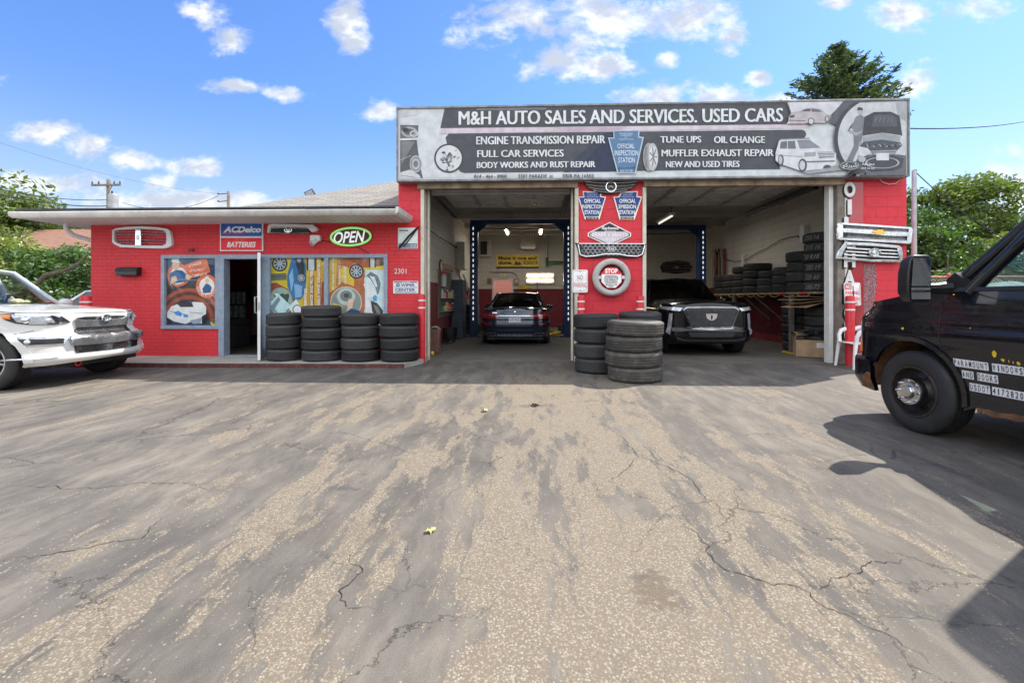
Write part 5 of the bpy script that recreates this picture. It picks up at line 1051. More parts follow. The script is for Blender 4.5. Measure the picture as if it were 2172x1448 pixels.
# back wall
o, p0, p1 = wallbox('wall_heater', 'cream boxy heater hanging high on the back wall above the yellow banner', 'heater', (1104,494,1137,522), 10.3, 0.5, 'cream_paint')
mb = MB()
for k in range(6): x = p0.x + 0.06 + (p1.x - p0.x - 0.12) * k / 5; mb.box(x - 0.01, x + 0.01, 10.285, 10.30, p0.z + 0.05, p1.z - 0.05)
mb.build('louvre_grille', MATS['old_wood'], o); mb = MB(); mb.prism([(p0.x, p0.z), (p1.x, p0.z), (p1.x - 0.06, p0.z - 0.07), (p0.x + 0.06, p0.z - 0.07)], 10.3, 10.8, 'xz'); mb.build('base_tray', MATS['white_metal'], o)
mb = MB(); 
for x in (p0.x + 0.1, p1.x - 0.1): mb.cyl((x, 10.5, p1.z), (x, 10.5, CEIL), 0.012, n=6)
mb.build('hanger', MATS['dark_metal'], o)
o, p0, p1 = wallbox('air_conditioner', 'cream cabinet with black grid high on the back wall behind left lift post', 'air conditioner', (1017,509,1042,544), 10.75, 0.23, 'cream_paint')
mb = MB(); mb.box(p0.x + 0.04, p1.x - 0.18, 10.73, 10.75, p0.z + 0.08, p1.z - 0.06); mb.build('grille', MATS['trim_black'], o)
o = thing('yellow_banner', 'yellow garage banner reading make it one and done on the back wall', 'sign', at(1098, 569, 10.97))
mb = MB(); pxp(mb, [(1053,540),(1143,540),(1143,569),(1053,569)], 10.972, 10.985); mb.build('sheet', MATS['yellow_paint'], o)
a = Art(10.971, 1.6); a.rect(1053,540,1143,569,(196,164,52)); a.rect(1053,565.5,1143,569,(34,38,52)); a.text('Make it one and', 1057, 543.5, 1138, 551, (48,44,40), 0.04); a.text('done.', 1057, 553, 1087, 561, (48,44,40), 0.04); a.rect(1111,554,1140,560.5,(48,44,40)); a.text('MOOG', 1113, 555, 1138, 559.5, (220,186,60), 0.04); a.poly([(1090,562),(1094,552),(1099,558),(1103,554),(1106,562)],(70,66,58)); a.build('print', o)
o, p0, p1 = wallbox('work_light', 'wide wall lamp with two glowing tubes on the back wall', 'lamp', (1115,577,1176,602), 10.9, 0.08, 'cream_paint')
for k in (0.28, 0.72):
    mb = MB(); z = p0.z + (p1.z - p0.z) * k; mb.cyl((p0.x + 0.06, 10.88, z), (p1.x - 0.06, 10.88, z), 0.028, n=8); mb.build('tube', MATS['tube_lamp'], o, smooth=50)
for nm, lb_, px, mt in (('wall_notice','pale square notice above the back door','notice',(1060,580,1073,590),) [0:2] + ((1060,580,1073,590),'cream_paint'),):
    o, p0, p1 = wallbox(nm, lb_, 'notice', px, 10.95, 0.03, mt)
    a = Art(10.948, 1.2); a.rect(px[0] + 1, px[1] + 1, px[2] - 1, px[3] - 1, (206, 196, 150)); [a.line([(px[0] + 3, px[1] + 3 + 2 * k), (px[2] - 3, px[1] + 3 + 2 * k)], 0.5, (120, 110, 90)) for k in range(3)]; a.build('print', o)
o, p0, p1 = wallbox('picture_frame', 'small brown framed notice left of the back door', 'notice', (1033,590,1043,602), 10.95, 0.03, 'old_wood'); a = Art(10.948, 1.2); a.rect(1034.5,591.5,1041.5,600.5,(150,110,80)); a.rect(1036.5,594,1039.5,598.5,(100,70,50)); a.build('print', o)
o, p0, p1 = wallbox('switch_box', 'tan electric box right of the back door with a cable over it', 'box', (1090,590,1101,603), 10.88, 0.1, 'cardboard'); mb = MB(); mb.tube([at(u, v, 10.93) for u, v in ((1096,590),(1096,584),(1088,578),(1070,577),(1040,577))], 0.012, 6); mb.build('cable', MATS['wire_black'], o, smooth=50); mb = MB(); mb.box(p0.x + 0.05, p1.x - 0.05, 10.868, 10.88, p0.z + 0.08, p1.z - 0.05); mb.build('cover', MATS['cream_paint'], o)
o = thing('arrow_board', 'yellow arrow shaped board below the glowing wall lamp', 'sign', at(1113, 613, 10.93)); mb = MB(); pxp(mb, [(1101,606),(1121,605.5),(1126.5,609.5),(1121,613),(1101,613)], 10.93, 10.985); mb.build('board', MATS['yellow_paint'], o)
o = thing('vent_pipe', 'grey and green painted pipe bend on the back wall by the right lift post', 'pipe', at(1160, 560, 10.8))
mb = MB(); mb.tube([at(1160, 492, 10.8), at(1160, 546, 10.8)], 0.055, 10); mb.build('flue', MATS['galvanised'], o, smooth=50)
plain('pipe_green', (0.02, 0.13, 0.05), 0.4, var=0.25); mb = MB(); mb.tube([at(1160, 546, 10.8), at(1160, 564, 10.8)], 0.06, 10); mb.tube([at(1157, 556, 10.8), at(1200, 556, 10.8)], 0.05, 10); mb.build('elbow', MATS['pipe_green'], o, smooth=50)
o = thing('broom', 'long handled broom leaning against the red part of the back wall', 'broom', at(1140, 632, 10.8)); mb = MB(); mb.tube([at(1139, 598, 10.9), at(1141, 640, 10.7)], 0.014, 6); mb.build('handle', MATS['trim_black'], o); mb = MB(); mb.box(at(1137,0,10.7).x, at(1145,0,10.7).x, 10.64, 10.72, at(0,655,10.7).z, at(0,640,10.7).z); mb.build('head', MATS['yellow_paint'], o)
# dark grille kept on the back wall in the right bay
g = thing('car_grille', 'dark slatted car grille hung on the back wall above the black off-roader', 'car grille', at(1435, 580, 10.9), 'car grilles hung on the walls')
GO = [(1400,566),(1409,555),(1440,552.5),(1460,554),(1469,566),(1463,577),(1435,580),(1405,577)]; mb = MB(); pxp(mb, GO, 10.9, 10.985); mb.build('backing', MATS['trim_black'], g, bevel=0.02)
mb = MB()
for k in range(4):
    hw = (27, 31, 31, 27)[k]
    for j in range(7): uu = 1435 - hw + 2 * hw * j / 7; mb.tube([at(uu + 0.8, 556.5 + 6.3 * k, 10.88), at(uu + 2 * hw / 7 - 0.8, 556.5 + 6.3 * k, 10.88)], 0.028, 6)
mb.build('slat', MATS['steel'], g, smooth=50)
mb = MB(); pxp(mb, [(1430,565),(1440,565),(1437,570),(1433,570)], 10.84, 10.88); mb.build('badge', MATS['dull_chrome'], g)

# right wall: shelf of tyres
sx, sz = 6.10, 1.418
sh = thing('tyre_shelf', 'long wooden shelf along the right garage wall carrying stacked tyres', 'shelf', (6.5, 4.5, 0.01))
mb = MB(); mb.box(sx, 7.04, 0.95, 8.2, sz - 0.045, sz); mb.build('board', MATS['old_wood'], sh, bevel=0.004)
for y in (2.0, 5.1, 8.0):
    mb = MB(); mb.box(sx + 0.03, sx + 0.12, y - 0.045, y + 0.045, 0.01, sz - 0.045); mb.build('leg', MATS['grey_wood'], sh, bevel=0.004)
for y in (3.9, 4.6):
    mb = MB(); mb.tube([(sx + 0.1, y, sz - 0.06), (7.03, y + 0.1, sz - 0.75)], 0.035, 4); mb.build('brace', MATS['grey_wood'], sh)
plain('rope', (0.40, 0.28, 0.10), 0.85, var=0.2, vscale=30); rp = thing('garland', 'tan rope with red bows looped along the edge of the tyre shelf', 'garland', (sx - 0.02, 3.5, sz - 0.1))
mb = MB(); ys = [1.05 + 0.62 * k for k in range(11)]
for y0, y1 in zip(ys[:-1], ys[1:]): mb.tube([(sx - 0.015, y0 + (y1 - y0) * i / 8, sz - 0.012 - 0.10 * (1 - (2 * i / 8 - 1) ** 2)) for i in range(9)], 0.009, 5)
mb.build('rope', MATS['rope'], rp, smooth=50)
plain('bow_red', (0.45, 0.03, 0.02), 0.6); 
for y in (1.35, 2.25): mb = MB(); mb.ball((sx - 0.02, y - 0.05, sz - 0.03), (0.02, 0.07, 0.04), 8); mb.ball((sx - 0.02, y + 0.05, sz - 0.035), (0.02, 0.07, 0.04), 8); mb.build('bow', MATS['bow_red'], rp, smooth=60)
GT = 'used tyres kept on and under the wall shelf'
chalk_src = {}
def chalk(tx, px, Y):
    vs, fs = text_geo(tx, 0.0, 0.35); u0, v0, u1, v1 = px; mb = MB(); mb.add([at(u0 + (u1 - u0) * x, v1 - (v1 - v0) * y, Y) for x, y in vs], fs); return mb
SH = [(1.42, 0.34, 0.219, 6, 'nearest shelf stack, chalk marked'), (2.15, 0.33, 0.240, 4, 'second shelf stack behind the chalked one'), (2.85, 0.31, 0.216, 3, 'low third shelf stack from the lot'), (3.55, 0.33, 0.20, 3, 'fourth shelf stack from the lot'), (4.35, 0.37, 0.214, 4, 'wide fifth shelf stack from the lot'), (5.1, 0.35, 0.20, 4, 'sixth shelf stack from the lot'), (5.85, 0.34, 0.20, 3, 'seventh shelf stack from the lot'), (6.6, 0.33, 0.20, 3, 'farthest shelf stack by the hoses')]
for (Y, r, w_, n, wh) in SH: stack(6.5, Y, sz, r, w_, n, 'rubber', wh, GT, 0.02)
for (Y, n, wh) in ((1.42, 5, 'floor stack behind the cardboard box'), (2.35, 6, 'floor stack just right of the shelf post')): stack(6.52, Y, 0.01, 0.34, 0.215, n, 'rubber', wh, GT, 0.02)
plain('chalk', (0.27, 0.27, 0.27), 0.9, var=0.3, vscale=60)
nearest = sorted([o for o in bpy.data.objects if o.name.startswith('tyre') and 'nearest shelf' in (o.get('label') or '')], key=lambda o: -o.location.z)
for o, tx in zip(nearest, ('255/16', '215 16', '70 R18', '250 19', '225 60', '295/72')):
    vs, fs = text_geo(tx, 0.0, 0.35); mb = MB(); rr = 0.349
    for_v = []
    for x, y in vs:
        an = R(-176 + 52 * x); for_v.append(o.location + Vector((rr * math.cos(an), rr * math.sin(an), 0.06 + 0.10 * y)))
    mb.add(for_v, fs); q = mb.build('chalk_mark', MATS['chalk'], None); 
    for v in q.data.vertices: v.co -= o.location
    q.data.update(); q.parent = o; q.rotation_euler = (0, 0, -o.rotation_euler[2]); q.scale = (1.03, 1.03, 1)
# cardboard
bx = thing('cardboard_box', 'battered open cardboard box with black scraps inside the right bay', 'box', (0, 0, 0))
mb = MB(); h = 0.5; w_, d_ = 0.36, 0.26; t_ = 0.006
mb.box(-w_, w_, -d_, -d_ + t_, 0, h * 0.72); mb.box(-w_, w_, d_ - t_, d_, 0, h); mb.box(-w_, -w_ + t_, -d_ + t_, d_ - t_, 0, h); mb.box(w_ - t_, w_, -d_ + t_, d_ - t_, 0, h * 0.9); mb.box(-w_ + t_, w_ - t_, -d_ + t_, d_ - t_, 0, t_)
mb.build('shell', MATS['cardboard'], bx)
mb = MB(); mb.add([(-w_, -d_, h), (-w_, d_, h), (-w_ - 0.04, d_, h - 0.10), (-w_ - 0.09, -d_ + 0.05, h + 0.05)], [(0, 1, 2, 3)]); mb.build('flap', MATS['cardboard'], bx)
mb = MB(); mb.box(0.02, 0.17, -d_ - 0.002, -d_ - 0.0005, 0.2, 0.31); mb.build('label_sticker', MATS['white_tape'], bx)
mb = MB(); rn = random.Random(3)
for k in range(7):
    c = Vector((rn.uniform(-0.22, 0.25), rn.uniform(-0.12, 0.15), 0.42 + rn.uniform(-0.02, 0.1))); mb.tube([c, c + Vector((rn.uniform(-0.15, 0.15), rn.uniform(-0.1, 0.1), rn.uniform(0, 0.12))), c + Vector((rn.uniform(-0.25, 0.25), rn.uniform(-0.1, 0.1), rn.uniform(-0.1, 0.1)))], [0.05, 0.04, 0.02], 5)
mb.box(-0.3, 0.3, -0.2, 0.2, 0.30, 0.36); q = mb.build('scraps', MATS['trim_black'], bx); q['kind'] = 'stuff'
bx.location = gnd(1725, 755); bx.location.z = 0.01; bx.rotation_euler = (0, 0, R(-22))
o = thing('cardboard_sheets', 'torn flat cardboard sheets poking out under the near end of the shelf', 'cardboard', (6.1, 1.2, 1.2))
for k, (zz, dx, rz, tl) in enumerate(((1.30, 0.0, 0.25, 0.04), (1.255, -0.10, 0.10, -0.05), (1.20, -0.02, -0.12, -0.12), (1.15, -0.06, 0.35, -0.2))):
    mb = MB(); rn = random.Random(k); n = 9; pts = [(-0.36 + rn.uniform(-0.06, 0.03), -0.32 + 0.08 * i) for i in range(n)] + [(0.4, 0.32), (0.4, -0.32)]
    mb.M = Matrix.Translation((6.18 + dx, 1.30, zz)) @ Matrix.Rotation(rz, 4, 'Z') @ Matrix.Rotation(tl, 4, 'Y'); mb.prism(pts, 0, 0.008, 'xy'); mb.build('sheet', MATS['cardboard'], o)
o = thing('floor_strip', 'flat yellow strip on the floor under the shelf post', 'strip', gnd(1675, 750)); mb = MB(); A, B = gnd(1658, 747, 0.012), gnd(1690, 753, 0.012); mb.add([A, B, B + Vector((0.05, 0.12, 0)), A + Vector((0.1, 0.1, 0)), A + Vector((0, 0, 0.03)), B + Vector((0, 0, 0.03)), B + Vector((0.05, 0.12, 0.03)), A + Vector((0.1, 0.1, 0.03))], [(0, 1, 5, 4), (1, 2, 6, 5), (2, 3, 7, 6), (3, 0, 4, 7), (4, 5, 6, 7)]); mb.build('board', MATS['yellow_paint'], o)
# boards and hoses on the right wall
for (u, v0, v1, dz, lb_) in ((1581, 539, 566, 0.07, 'narrow white board upright on the right wall above the wide tyre stack'), (1709, 478, 505, 0.10, 'short white board on the right wall above the chalked tyres')):
    t_ = 7.03 / ((u - 1086) / FP * YC - YS); Y = t_ * (YC + YS * (u - 1086) / FP) - CD; p0, p1 = at(u, v1, Y), at(u, v0, Y); o = thing('wall_board', lb_, 'board', p0); mb = MB(); mb.box(6.93, 7.045, Y - dz, Y + dz, p0.z - 0.1, p1.z); mb.build('board', MATS['white_paint'], o, bevel=0.004)
o = thing('hose_bundle', 'tangle of hoses and belts hung on the right wall by the lift post', 'hoses', (6.95, 8.2, 2.2)); rn = random.Random(12)
for k in range(9):
    mb = MB(); y = 7.7 + 0.12 * k + rn.uniform(-0.05, 0.05); top = 3.0 + rn.uniform(-0.1, 0.15); bot = 1.9 + rn.uniform(-0.3, 0.4); wd = rn.uniform(0.06, 0.14)
    mb.tube([(6.96 - 0.01 * k, y + wd * math.sin(2 * math.pi * i / 16), (top + bot) / 2 + (top - bot) / 2 * math.cos(2 * math.pi * i / 16)) for i in range(17)], 0.016, 6); mb.build('hose', MATS[('trim_black', 'bow_red', 'galvanised', 'cream_paint', 'trim_black')[k % 5]], o, smooth=50)
o = thing('hanging_cable', 'thin dark cable sagging along the right garage wall', 'cable', (7.0, 4.0, 2.4)); mb = MB(); f = lambda u, v: (lambda t_: Vector((6.98, t_ * (YC + YS * (u - 1086) / FP) - CD, CH + t_ * (HZ - v) / FP)))(6.98 / ((u - 1086) / FP * YC - YS)); mb.tube([f(u, v) for u, v in ((1692,499),(1700,507),(1690,500),(1672,504),(1655,509),(1630,525),(1605,536),(1582,551),(1558,555),(1540,550),(1530,545))], 0.01, 6); mb.build('cord', MATS['wire_black'], o, smooth=60)

# left wall: rack of bottles, cabinets, bins
f2 = lambda Y, z: Vector((LWX, Y, z))
o = thing('wall_rack', 'wire shelf rack on the left garage wall holding spray bottles', 'rack', (LWX + 0.1, 4.0, 1.2))
mb = MB()
for z in (1.28, 0.92):
    mb.box(LWX + 0.0, LWX + 0.16, 3.1, 4.9, z - 0.012, z); mb.tube([(LWX + 0.16, 3.1, z + 0.07), (LWX + 0.16, 4.9, z + 0.07)], 0.006, 5)
mb.build('shelf', MATS['galvanised'], o)
mb = MB(); mb.box(LWX + 0.0, LWX + 0.02, 3.0, 5.0, 0.75, 2.05); mb.build('back_board', MATS['grey_wood'], o)
rn = random.Random(8); bc = [(0.55, 0.56, 0.55), (0.60, 0.50, 0.12), (0.55, 0.16, 0.03), (0.55, 0.02, 0.02), (0.05, 0.25, 0.12), (0.62, 0.60, 0.55), (0.5, 0.5, 0.45), (0.05, 0.08, 0.2)]
cn = ['white', 'mustard', 'orange', 'red', 'green', 'cream', 'grey', 'blue']
for i, c in enumerate(bc): plain('bottle_' + cn[i], c, 0.35, var=0.1)
for k in range(12):
    top = k < 6; z = 1.28 if top else 0.92; y = 3.22 + 0.3 * (k % 6) + rn.uniform(-0.04, 0.04); i = rn.randrange(8) if k not in (0, 1) else (5, 0)[k]; h = rn.uniform(0.18, 0.30); r = rn.uniform(0.035, 0.05); x = LWX + 0.085
    b_ = thing('spray_bottle', cn[i] + ' spray bottle on the ' + ('upper' if top else 'lower') + ' rack shelf, ' + ORD[5 - k % 6].replace('top', 'first') + ' from the back', 'bottle', (x, y, z), 'bottles on the left wall rack')
    mb = MB(); mb.lathe([(0, z), (r, z), (r, z + h * 0.62), (r * 0.4, z + h * 0.8), (r * 0.4, z + h * 0.86), (0, z + h * 0.86)], 12, 0, (x, y, 0)); mb.build('bottle_body', MATS['bottle_' + cn[i]], b_, smooth=40)
    mb = MB(); mb.box(x - 0.02, x + 0.045, y - 0.014, y + 0.014, z + h * 0.86, z + h); mb.build('trigger_head', MATS[('trim_black', 'bow_red', 'white_tape')[k % 3]], b_)
o = thing('fire_extinguisher', 'white cylinder with a red head on the left garage wall', 'extinguisher', (LWX + 0.1, 3.3, 1.62)); mb = MB(); mb.lathe([(0, 1.60), (0.07, 1.60), (0.075, 1.62), (0.075, 1.86), (0.03, 1.93), (0, 1.93)], 14, 0, (LWX + 0.11, 3.25, 0)); mb.build('cylinder', MATS['bottle_white'], o, smooth=40); mb = MB(); mb.box(LWX + 0.06, LWX + 0.17, 3.22, 3.28, 1.93, 2.02); mb.build('head', MATS['red_post'], o, bevel=0.01)
o = thing('wall_clock', 'round dark clock on the left garage wall', 'clock', (LWX + 0.03, 3.6, 2.2)); mb = MB(); mb.lathe([(0, 0.03), (0.16, 0.03), (0.19, 0.04), (0.19, 0.0)], 24, 0, (LWX, 3.35, 2.15), 'x'); mb.build('case', MATS['trim_black'], o, smooth=40); mb = MB(); mb.lathe([(0, 0.034), (0.155, 0.034)], 24, 0, (LWX, 3.35, 2.15), 'x'); mb.build('dial', MATS['galvanised'], o)
o = thing('level_board', 'tan wooden strip fixed to the left garage wall above the bottle rack', 'board', (LWX, 4.6, 2.1)); mb = MB(); mb.box(LWX, LWX + 0.06, 3.75, 5.2, 2.10, 2.26); mb.build('board', MATS['cardboard'], o, bevel=0.006)
o = thing('wall_panel', 'narrow pale cabinet door standing out from the left garage wall', 'panel', (LWX, 6.0, 2.3)); mb = MB(); mb.box(LWX, LWX + 0.28, 6.0, 6.06, 2.25, 3.15); mb.box(LWX, LWX + 0.25, 6.06, 6.9, 2.25, 3.1); mb.build('case', MATS['cream_paint'], o, bevel=0.006)
o = thing('tall_cabinet', 'dark blue grey tall cabinet along the left garage wall', 'cabinet', (LWX + 0.25, 5.5, 0.01)); mb = MB(); mb.box(LWX + 0.01, LWX + 0.36, 5.05, 5.75, 0.01, 1.85); plain('cabinet_blue', (0.06, 0.085, 0.11), 0.45, var=0.2); mb.build('body', MATS['cabinet_blue'], o, bevel=0.01); mb = MB(); mb.box(LWX + 0.361, LWX + 0.375, 5.08, 5.72, 0.06, 1.8); mb.build('door', MATS['cabinet_blue'], o, bevel=0.004)
o = thing('tool_trolley', 'grey tool trolley with small bottles against the left garage wall', 'trolley', (LWX + 0.3, 7.6, 0.01)); mb = MB(); mb.box(LWX + 0.05, LWX + 0.55, 7.0, 8.0, 0.10, 1.05); mb.build('body', MATS['cabinet_blue'], o, bevel=0.012); mb = MB()
for k in range(5): mb.box(LWX + 0.08, LWX + 0.52, 6.985, 7.0, 0.15 + 0.18 * k, 0.30 + 0.18 * k)
mb.build('drawer', MATS['dark_metal'], o, bevel=0.004); mb = MB()
for k in range(4): mb.cyl((LWX + 0.1 + 0.4 * (k % 2), 7.1 + 0.8 * (k // 2), 0.01), (LWX + 0.1 + 0.4 * (k % 2), 7.1 + 0.8 * (k // 2), 0.10), 0.03, n=8)
mb.build('caster', MATS['trim_black'], o)
for k in range(6):
    x, y = LWX + 0.14 + 0.09 * (k % 4), 7.1 + 0.12 * k; i = (0, 6, 5, 1, 0, 3)[k]; b_ = thing('bottle', cn[i] + ' small bottle on the tool trolley, ' + ORD[k].replace('top', 'first') + ' from its near end', 'bottle', (x, y, 1.05), 'bottles on the tool trolley'); mb = MB(); mb.lathe([(0, 1.052), (0.035, 1.052), (0.035, 1.18), (0.015, 1.21), (0.015, 1.24), (0, 1.24)], 10, 0, (x, y, 0)); mb.build('bottle_body', MATS['bottle_' + cn[i]], b_, smooth=40)
# clutter of parts on hooks above the trolley
for k in range(7):
    y = 5.95 + 0.33 * k; z = 1.45 + 0.5 * ((k * 37) % 10) / 10; o = thing('hanging_part', 'dark worn car part on the left garage wall, ' + ORD[k].replace('top', 'first') + ' from its near end', 'car part', (LWX + 0.1, y, z), 'car parts hung on the left wall')
    mb = MB(); rn = random.Random(k + 40)
    if k % 3 == 0: ringmb(mb, Vector((LWX + 0.12, y, z)), 0.16, 0.02, 18, ax='x')
    elif k % 3 == 1: mb.tube([(LWX + 0.05, y, z + 0.3), (LWX + 0.14, y + 0.05, z), (LWX + 0.08, y - 0.06, z - 0.35)], [0.03, 0.05, 0.03], 8)
    else: mb.box(LWX + 0.01, LWX + 0.16, y - 0.12, y + 0.12, z - 0.14, z + 0.14)
    mb.build('body', MATS[('trim_black', 'galvanised', 'old_wood')[k % 3]], o, smooth=40)
o = thing('waste_bin', 'brown ribbed waste bin with hoses on top inside the left bay', 'bin', gnd(923, 751)); c = gnd(922, 750); mb = MB(); mb.prism([(c.x - 0.12, c.y - 0.1), (c.x + 0.12, c.y - 0.1), (c.x + 0.12, c.y + 0.12), (c.x - 0.12, c.y + 0.12)], 0.01, 0.56, 'xy'); mb.build('body', MATS['barrel_brown'], o, bevel=0.02)
mb = MB(); mb.tube([(c.x - 0.1, c.y, 0.56), (c.x - 0.05, c.y - 0.05, 0.62), (c.x + 0.06, c.y, 0.62), (c.x + 0.12, c.y + 0.04, 0.57)], 0.012, 6); mb.tube([(c.x - 0.11, c.y + 0.06, 0.56), (c.x, c.y + 0.02, 0.64), (c.x + 0.1, c.y - 0.06, 0.57)], 0.012, 6); mb.build('hose', MATS['galvanised'], o, smooth=50)
c = gnd(950, 727); c.x += 0.05; o = thing('wheeled_tub', 'dark grey drain tub on casters inside the left bay', 'tub', c); mb = MB(); mb.lathe([(0, 0.10), (0.18, 0.10), (0.20, 0.13), (0.215, 0.40), (0.235, 0.42), (0.235, 0.44), (0.20, 0.43), (0.19, 0.14), (0, 0.13)], 20, 0, (c.x, c.y, 0)); mb.build('tub', MATS['dark_metal'], o, smooth=40)
for k in range(4):
    q = R(45 + 90 * k); mb = MB(); mb.cyl((c.x + 0.16 * math.cos(q), c.y + 0.16 * math.sin(q) - 0.012, 0.05), (c.x + 0.16 * math.cos(q), c.y + 0.16 * math.sin(q) + 0.012, 0.05), 0.04, n=12); mb.build('caster', MATS['trim_black'], o)
c = gnd(914, 756); o = thing('wheel_chock', 'yellow lump at the foot of the left door jamb', 'chock', c); mb = MB(); mb.ball(c + Vector((0.01, 0.08, 0.06)), (0.05, 0.06, 0.055), 10); mb.build('body', MATS['yellow_paint'], o, smooth=60)
mb = MB(); mb.box(LWX + 0.002, LWX + 0.02, 0.5, 1.35, 0.01, 2.1); q = mb.build('side_door', MATS['shop_dark'], gar)

# inside the shop doorway
o = thing('wiper_rack', 'rack of green and white wiper blade packs inside the shop door', 'rack', (-7.0, 2.6, 0.1))
mb = MB(); A, B = at(478, 690, 2.6), at(520, 615, 2.6); mb.box(A.x, B.x, 2.66, 2.70, 0.1, B.z); mb.build('frame', MATS['trim_black'], o)
plain('pack_green', (0.20, 0.30, 0.24), 0.35, var=0.3, vscale=9); plain('pack_white', (0.45, 0.50, 0.46), 0.35, var=0.2, vscale=12)
for r_ in range(2):
    for k in range(7):
        x = A.x + 0.05 + (B.x - A.x - 0.1) * k / 6; z1 = B.z - 0.05 - 0.36 * r_; mb = MB(); mb.box(x - 0.026, x + 0.026, 2.62, 2.655, z1 - 0.32, z1); mb.build('pack', MATS['pack_green' if (k + r_) % 2 else 'pack_white'], o)
o = thing('armchair', 'dark grey armchair just inside the shop door', 'chair', at(490, 740, 1.6)); p = at(488, 700, 1.6)
mb = MB(); mb.box(p.x - 0.3, p.x + 0.1, 1.5, 2.1, 0.1, 0.5); mb.build('seat', MATS['seat_cloth'], o, bevel=0.04); mb = MB(); mb.tube([(p.x + 0.12, 1.45, 0.68), (p.x + 0.12, 2.1, 0.68)], 0.11, 10); mb.box(p.x + 0.05, p.x + 0.19, 1.47, 2.1, 0.1, 0.66); mb.build('armrest', MATS['seat_cloth'], o, smooth=40, bevel=0.02)
o = thing('white_board', 'white panel leaning low against the shop door frame', 'panel', at(482, 745, 0.3)); mb = MB(); A, B = at(478, 748, 0.35), at(485.5, 700, 0.35); mb.box(A.x, B.x, 0.34, 0.37, 0.10, B.z); mb.build('panel', MATS['white_paint'], o)
o = thing('counter', 'dark shop counter with display boxes behind the open door', 'counter', (-6.6, 3.6, 0.1)); mb = MB(); mb.box(-7.6, -5.2, 3.6, 4.2, 0.1, 1.15); mb.build('body', MATS['shop_dark'], o, bevel=0.01); mb = MB(); mb.box(-7.65, -5.15, 3.55, 4.25, 1.15, 1.19); mb.build('top', MATS['trim_black'], o)
o = thing('display_box', 'red and blue carton on the shop counter', 'box', (-7.0, 3.7, 1.19)); A, B = at(487, 620, 3.62), at(520, 602, 3.62); mb = MB(); mb.box(A.x, B.x, 3.62, 3.8, 1.19, 1.42); mb.build('carton', MATS['cabinet_blue'], o); mb = MB(); mb.add([(A.x, 3.615, 1.2), (A.x + 0.25, 3.615, 1.2), (A.x + 0.33, 3.615, 1.4), (A.x, 3.615, 1.4)], [(0, 1, 2, 3)]); mb.build('print', MATS['bow_red'], o)
# ------------------------------------------------------------------ vehicles
plain('car_white', (0.64, 0.635, 0.615), 0.22, var=0.02, vscale=1.5, coat=0.8, dirt=0.08, dirtcol=(0.45, 0.42, 0.38)); plain('car_black', (0.004, 0.0045, 0.006), 0.16, var=0.1, coat=0.35, spec=0.3); plain('dark_chrome', (0.22, 0.225, 0.24), 0.15, 0.9, var=0.2); plain('car_navy', (0.012, 0.022, 0.045), 0.16, 0.3, var=0.08, coat=1.0)
plain('car_silver', (0.55, 0.57, 0.60), 0.25, 0.3, var=0.03, coat=0.8)
plain('van_black', (0.0045, 0.0055, 0.010), 0.22, var=0.25, vscale=2.5, coat=0.6, spec=0.3, dirt=0.22, dirtcol=(0.024, 0.025, 0.028))
plain('interior_dark', (0.03, 0.03, 0.032), 0.7, var=0.15); plain('interior_grey', (0.16, 0.165, 0.17), 0.7, var=0.1)
def crom(P, n):
    P = [Vector(p) for p in P]; Q = [2 * P[0] - P[1]] + P + [2 * P[-1] - P[-2]]; o = []
    for i in range(1, len(Q) - 2):
        for k in range(n):
            t = k / n; a, b, c, d = Q[i - 1:i + 3]; o.append(0.5 * ((2 * b) + (c - a) * t + (2 * a - 5 * b + 4 * c - d) * t * t + (3 * b - a - 3 * c + d) * t ** 3))
    return o + [P[-1]]
def sstep(a, b, x): t = max(0, min(1, (x - a) / (b - a))); return t * t * (3 - 2 * t)
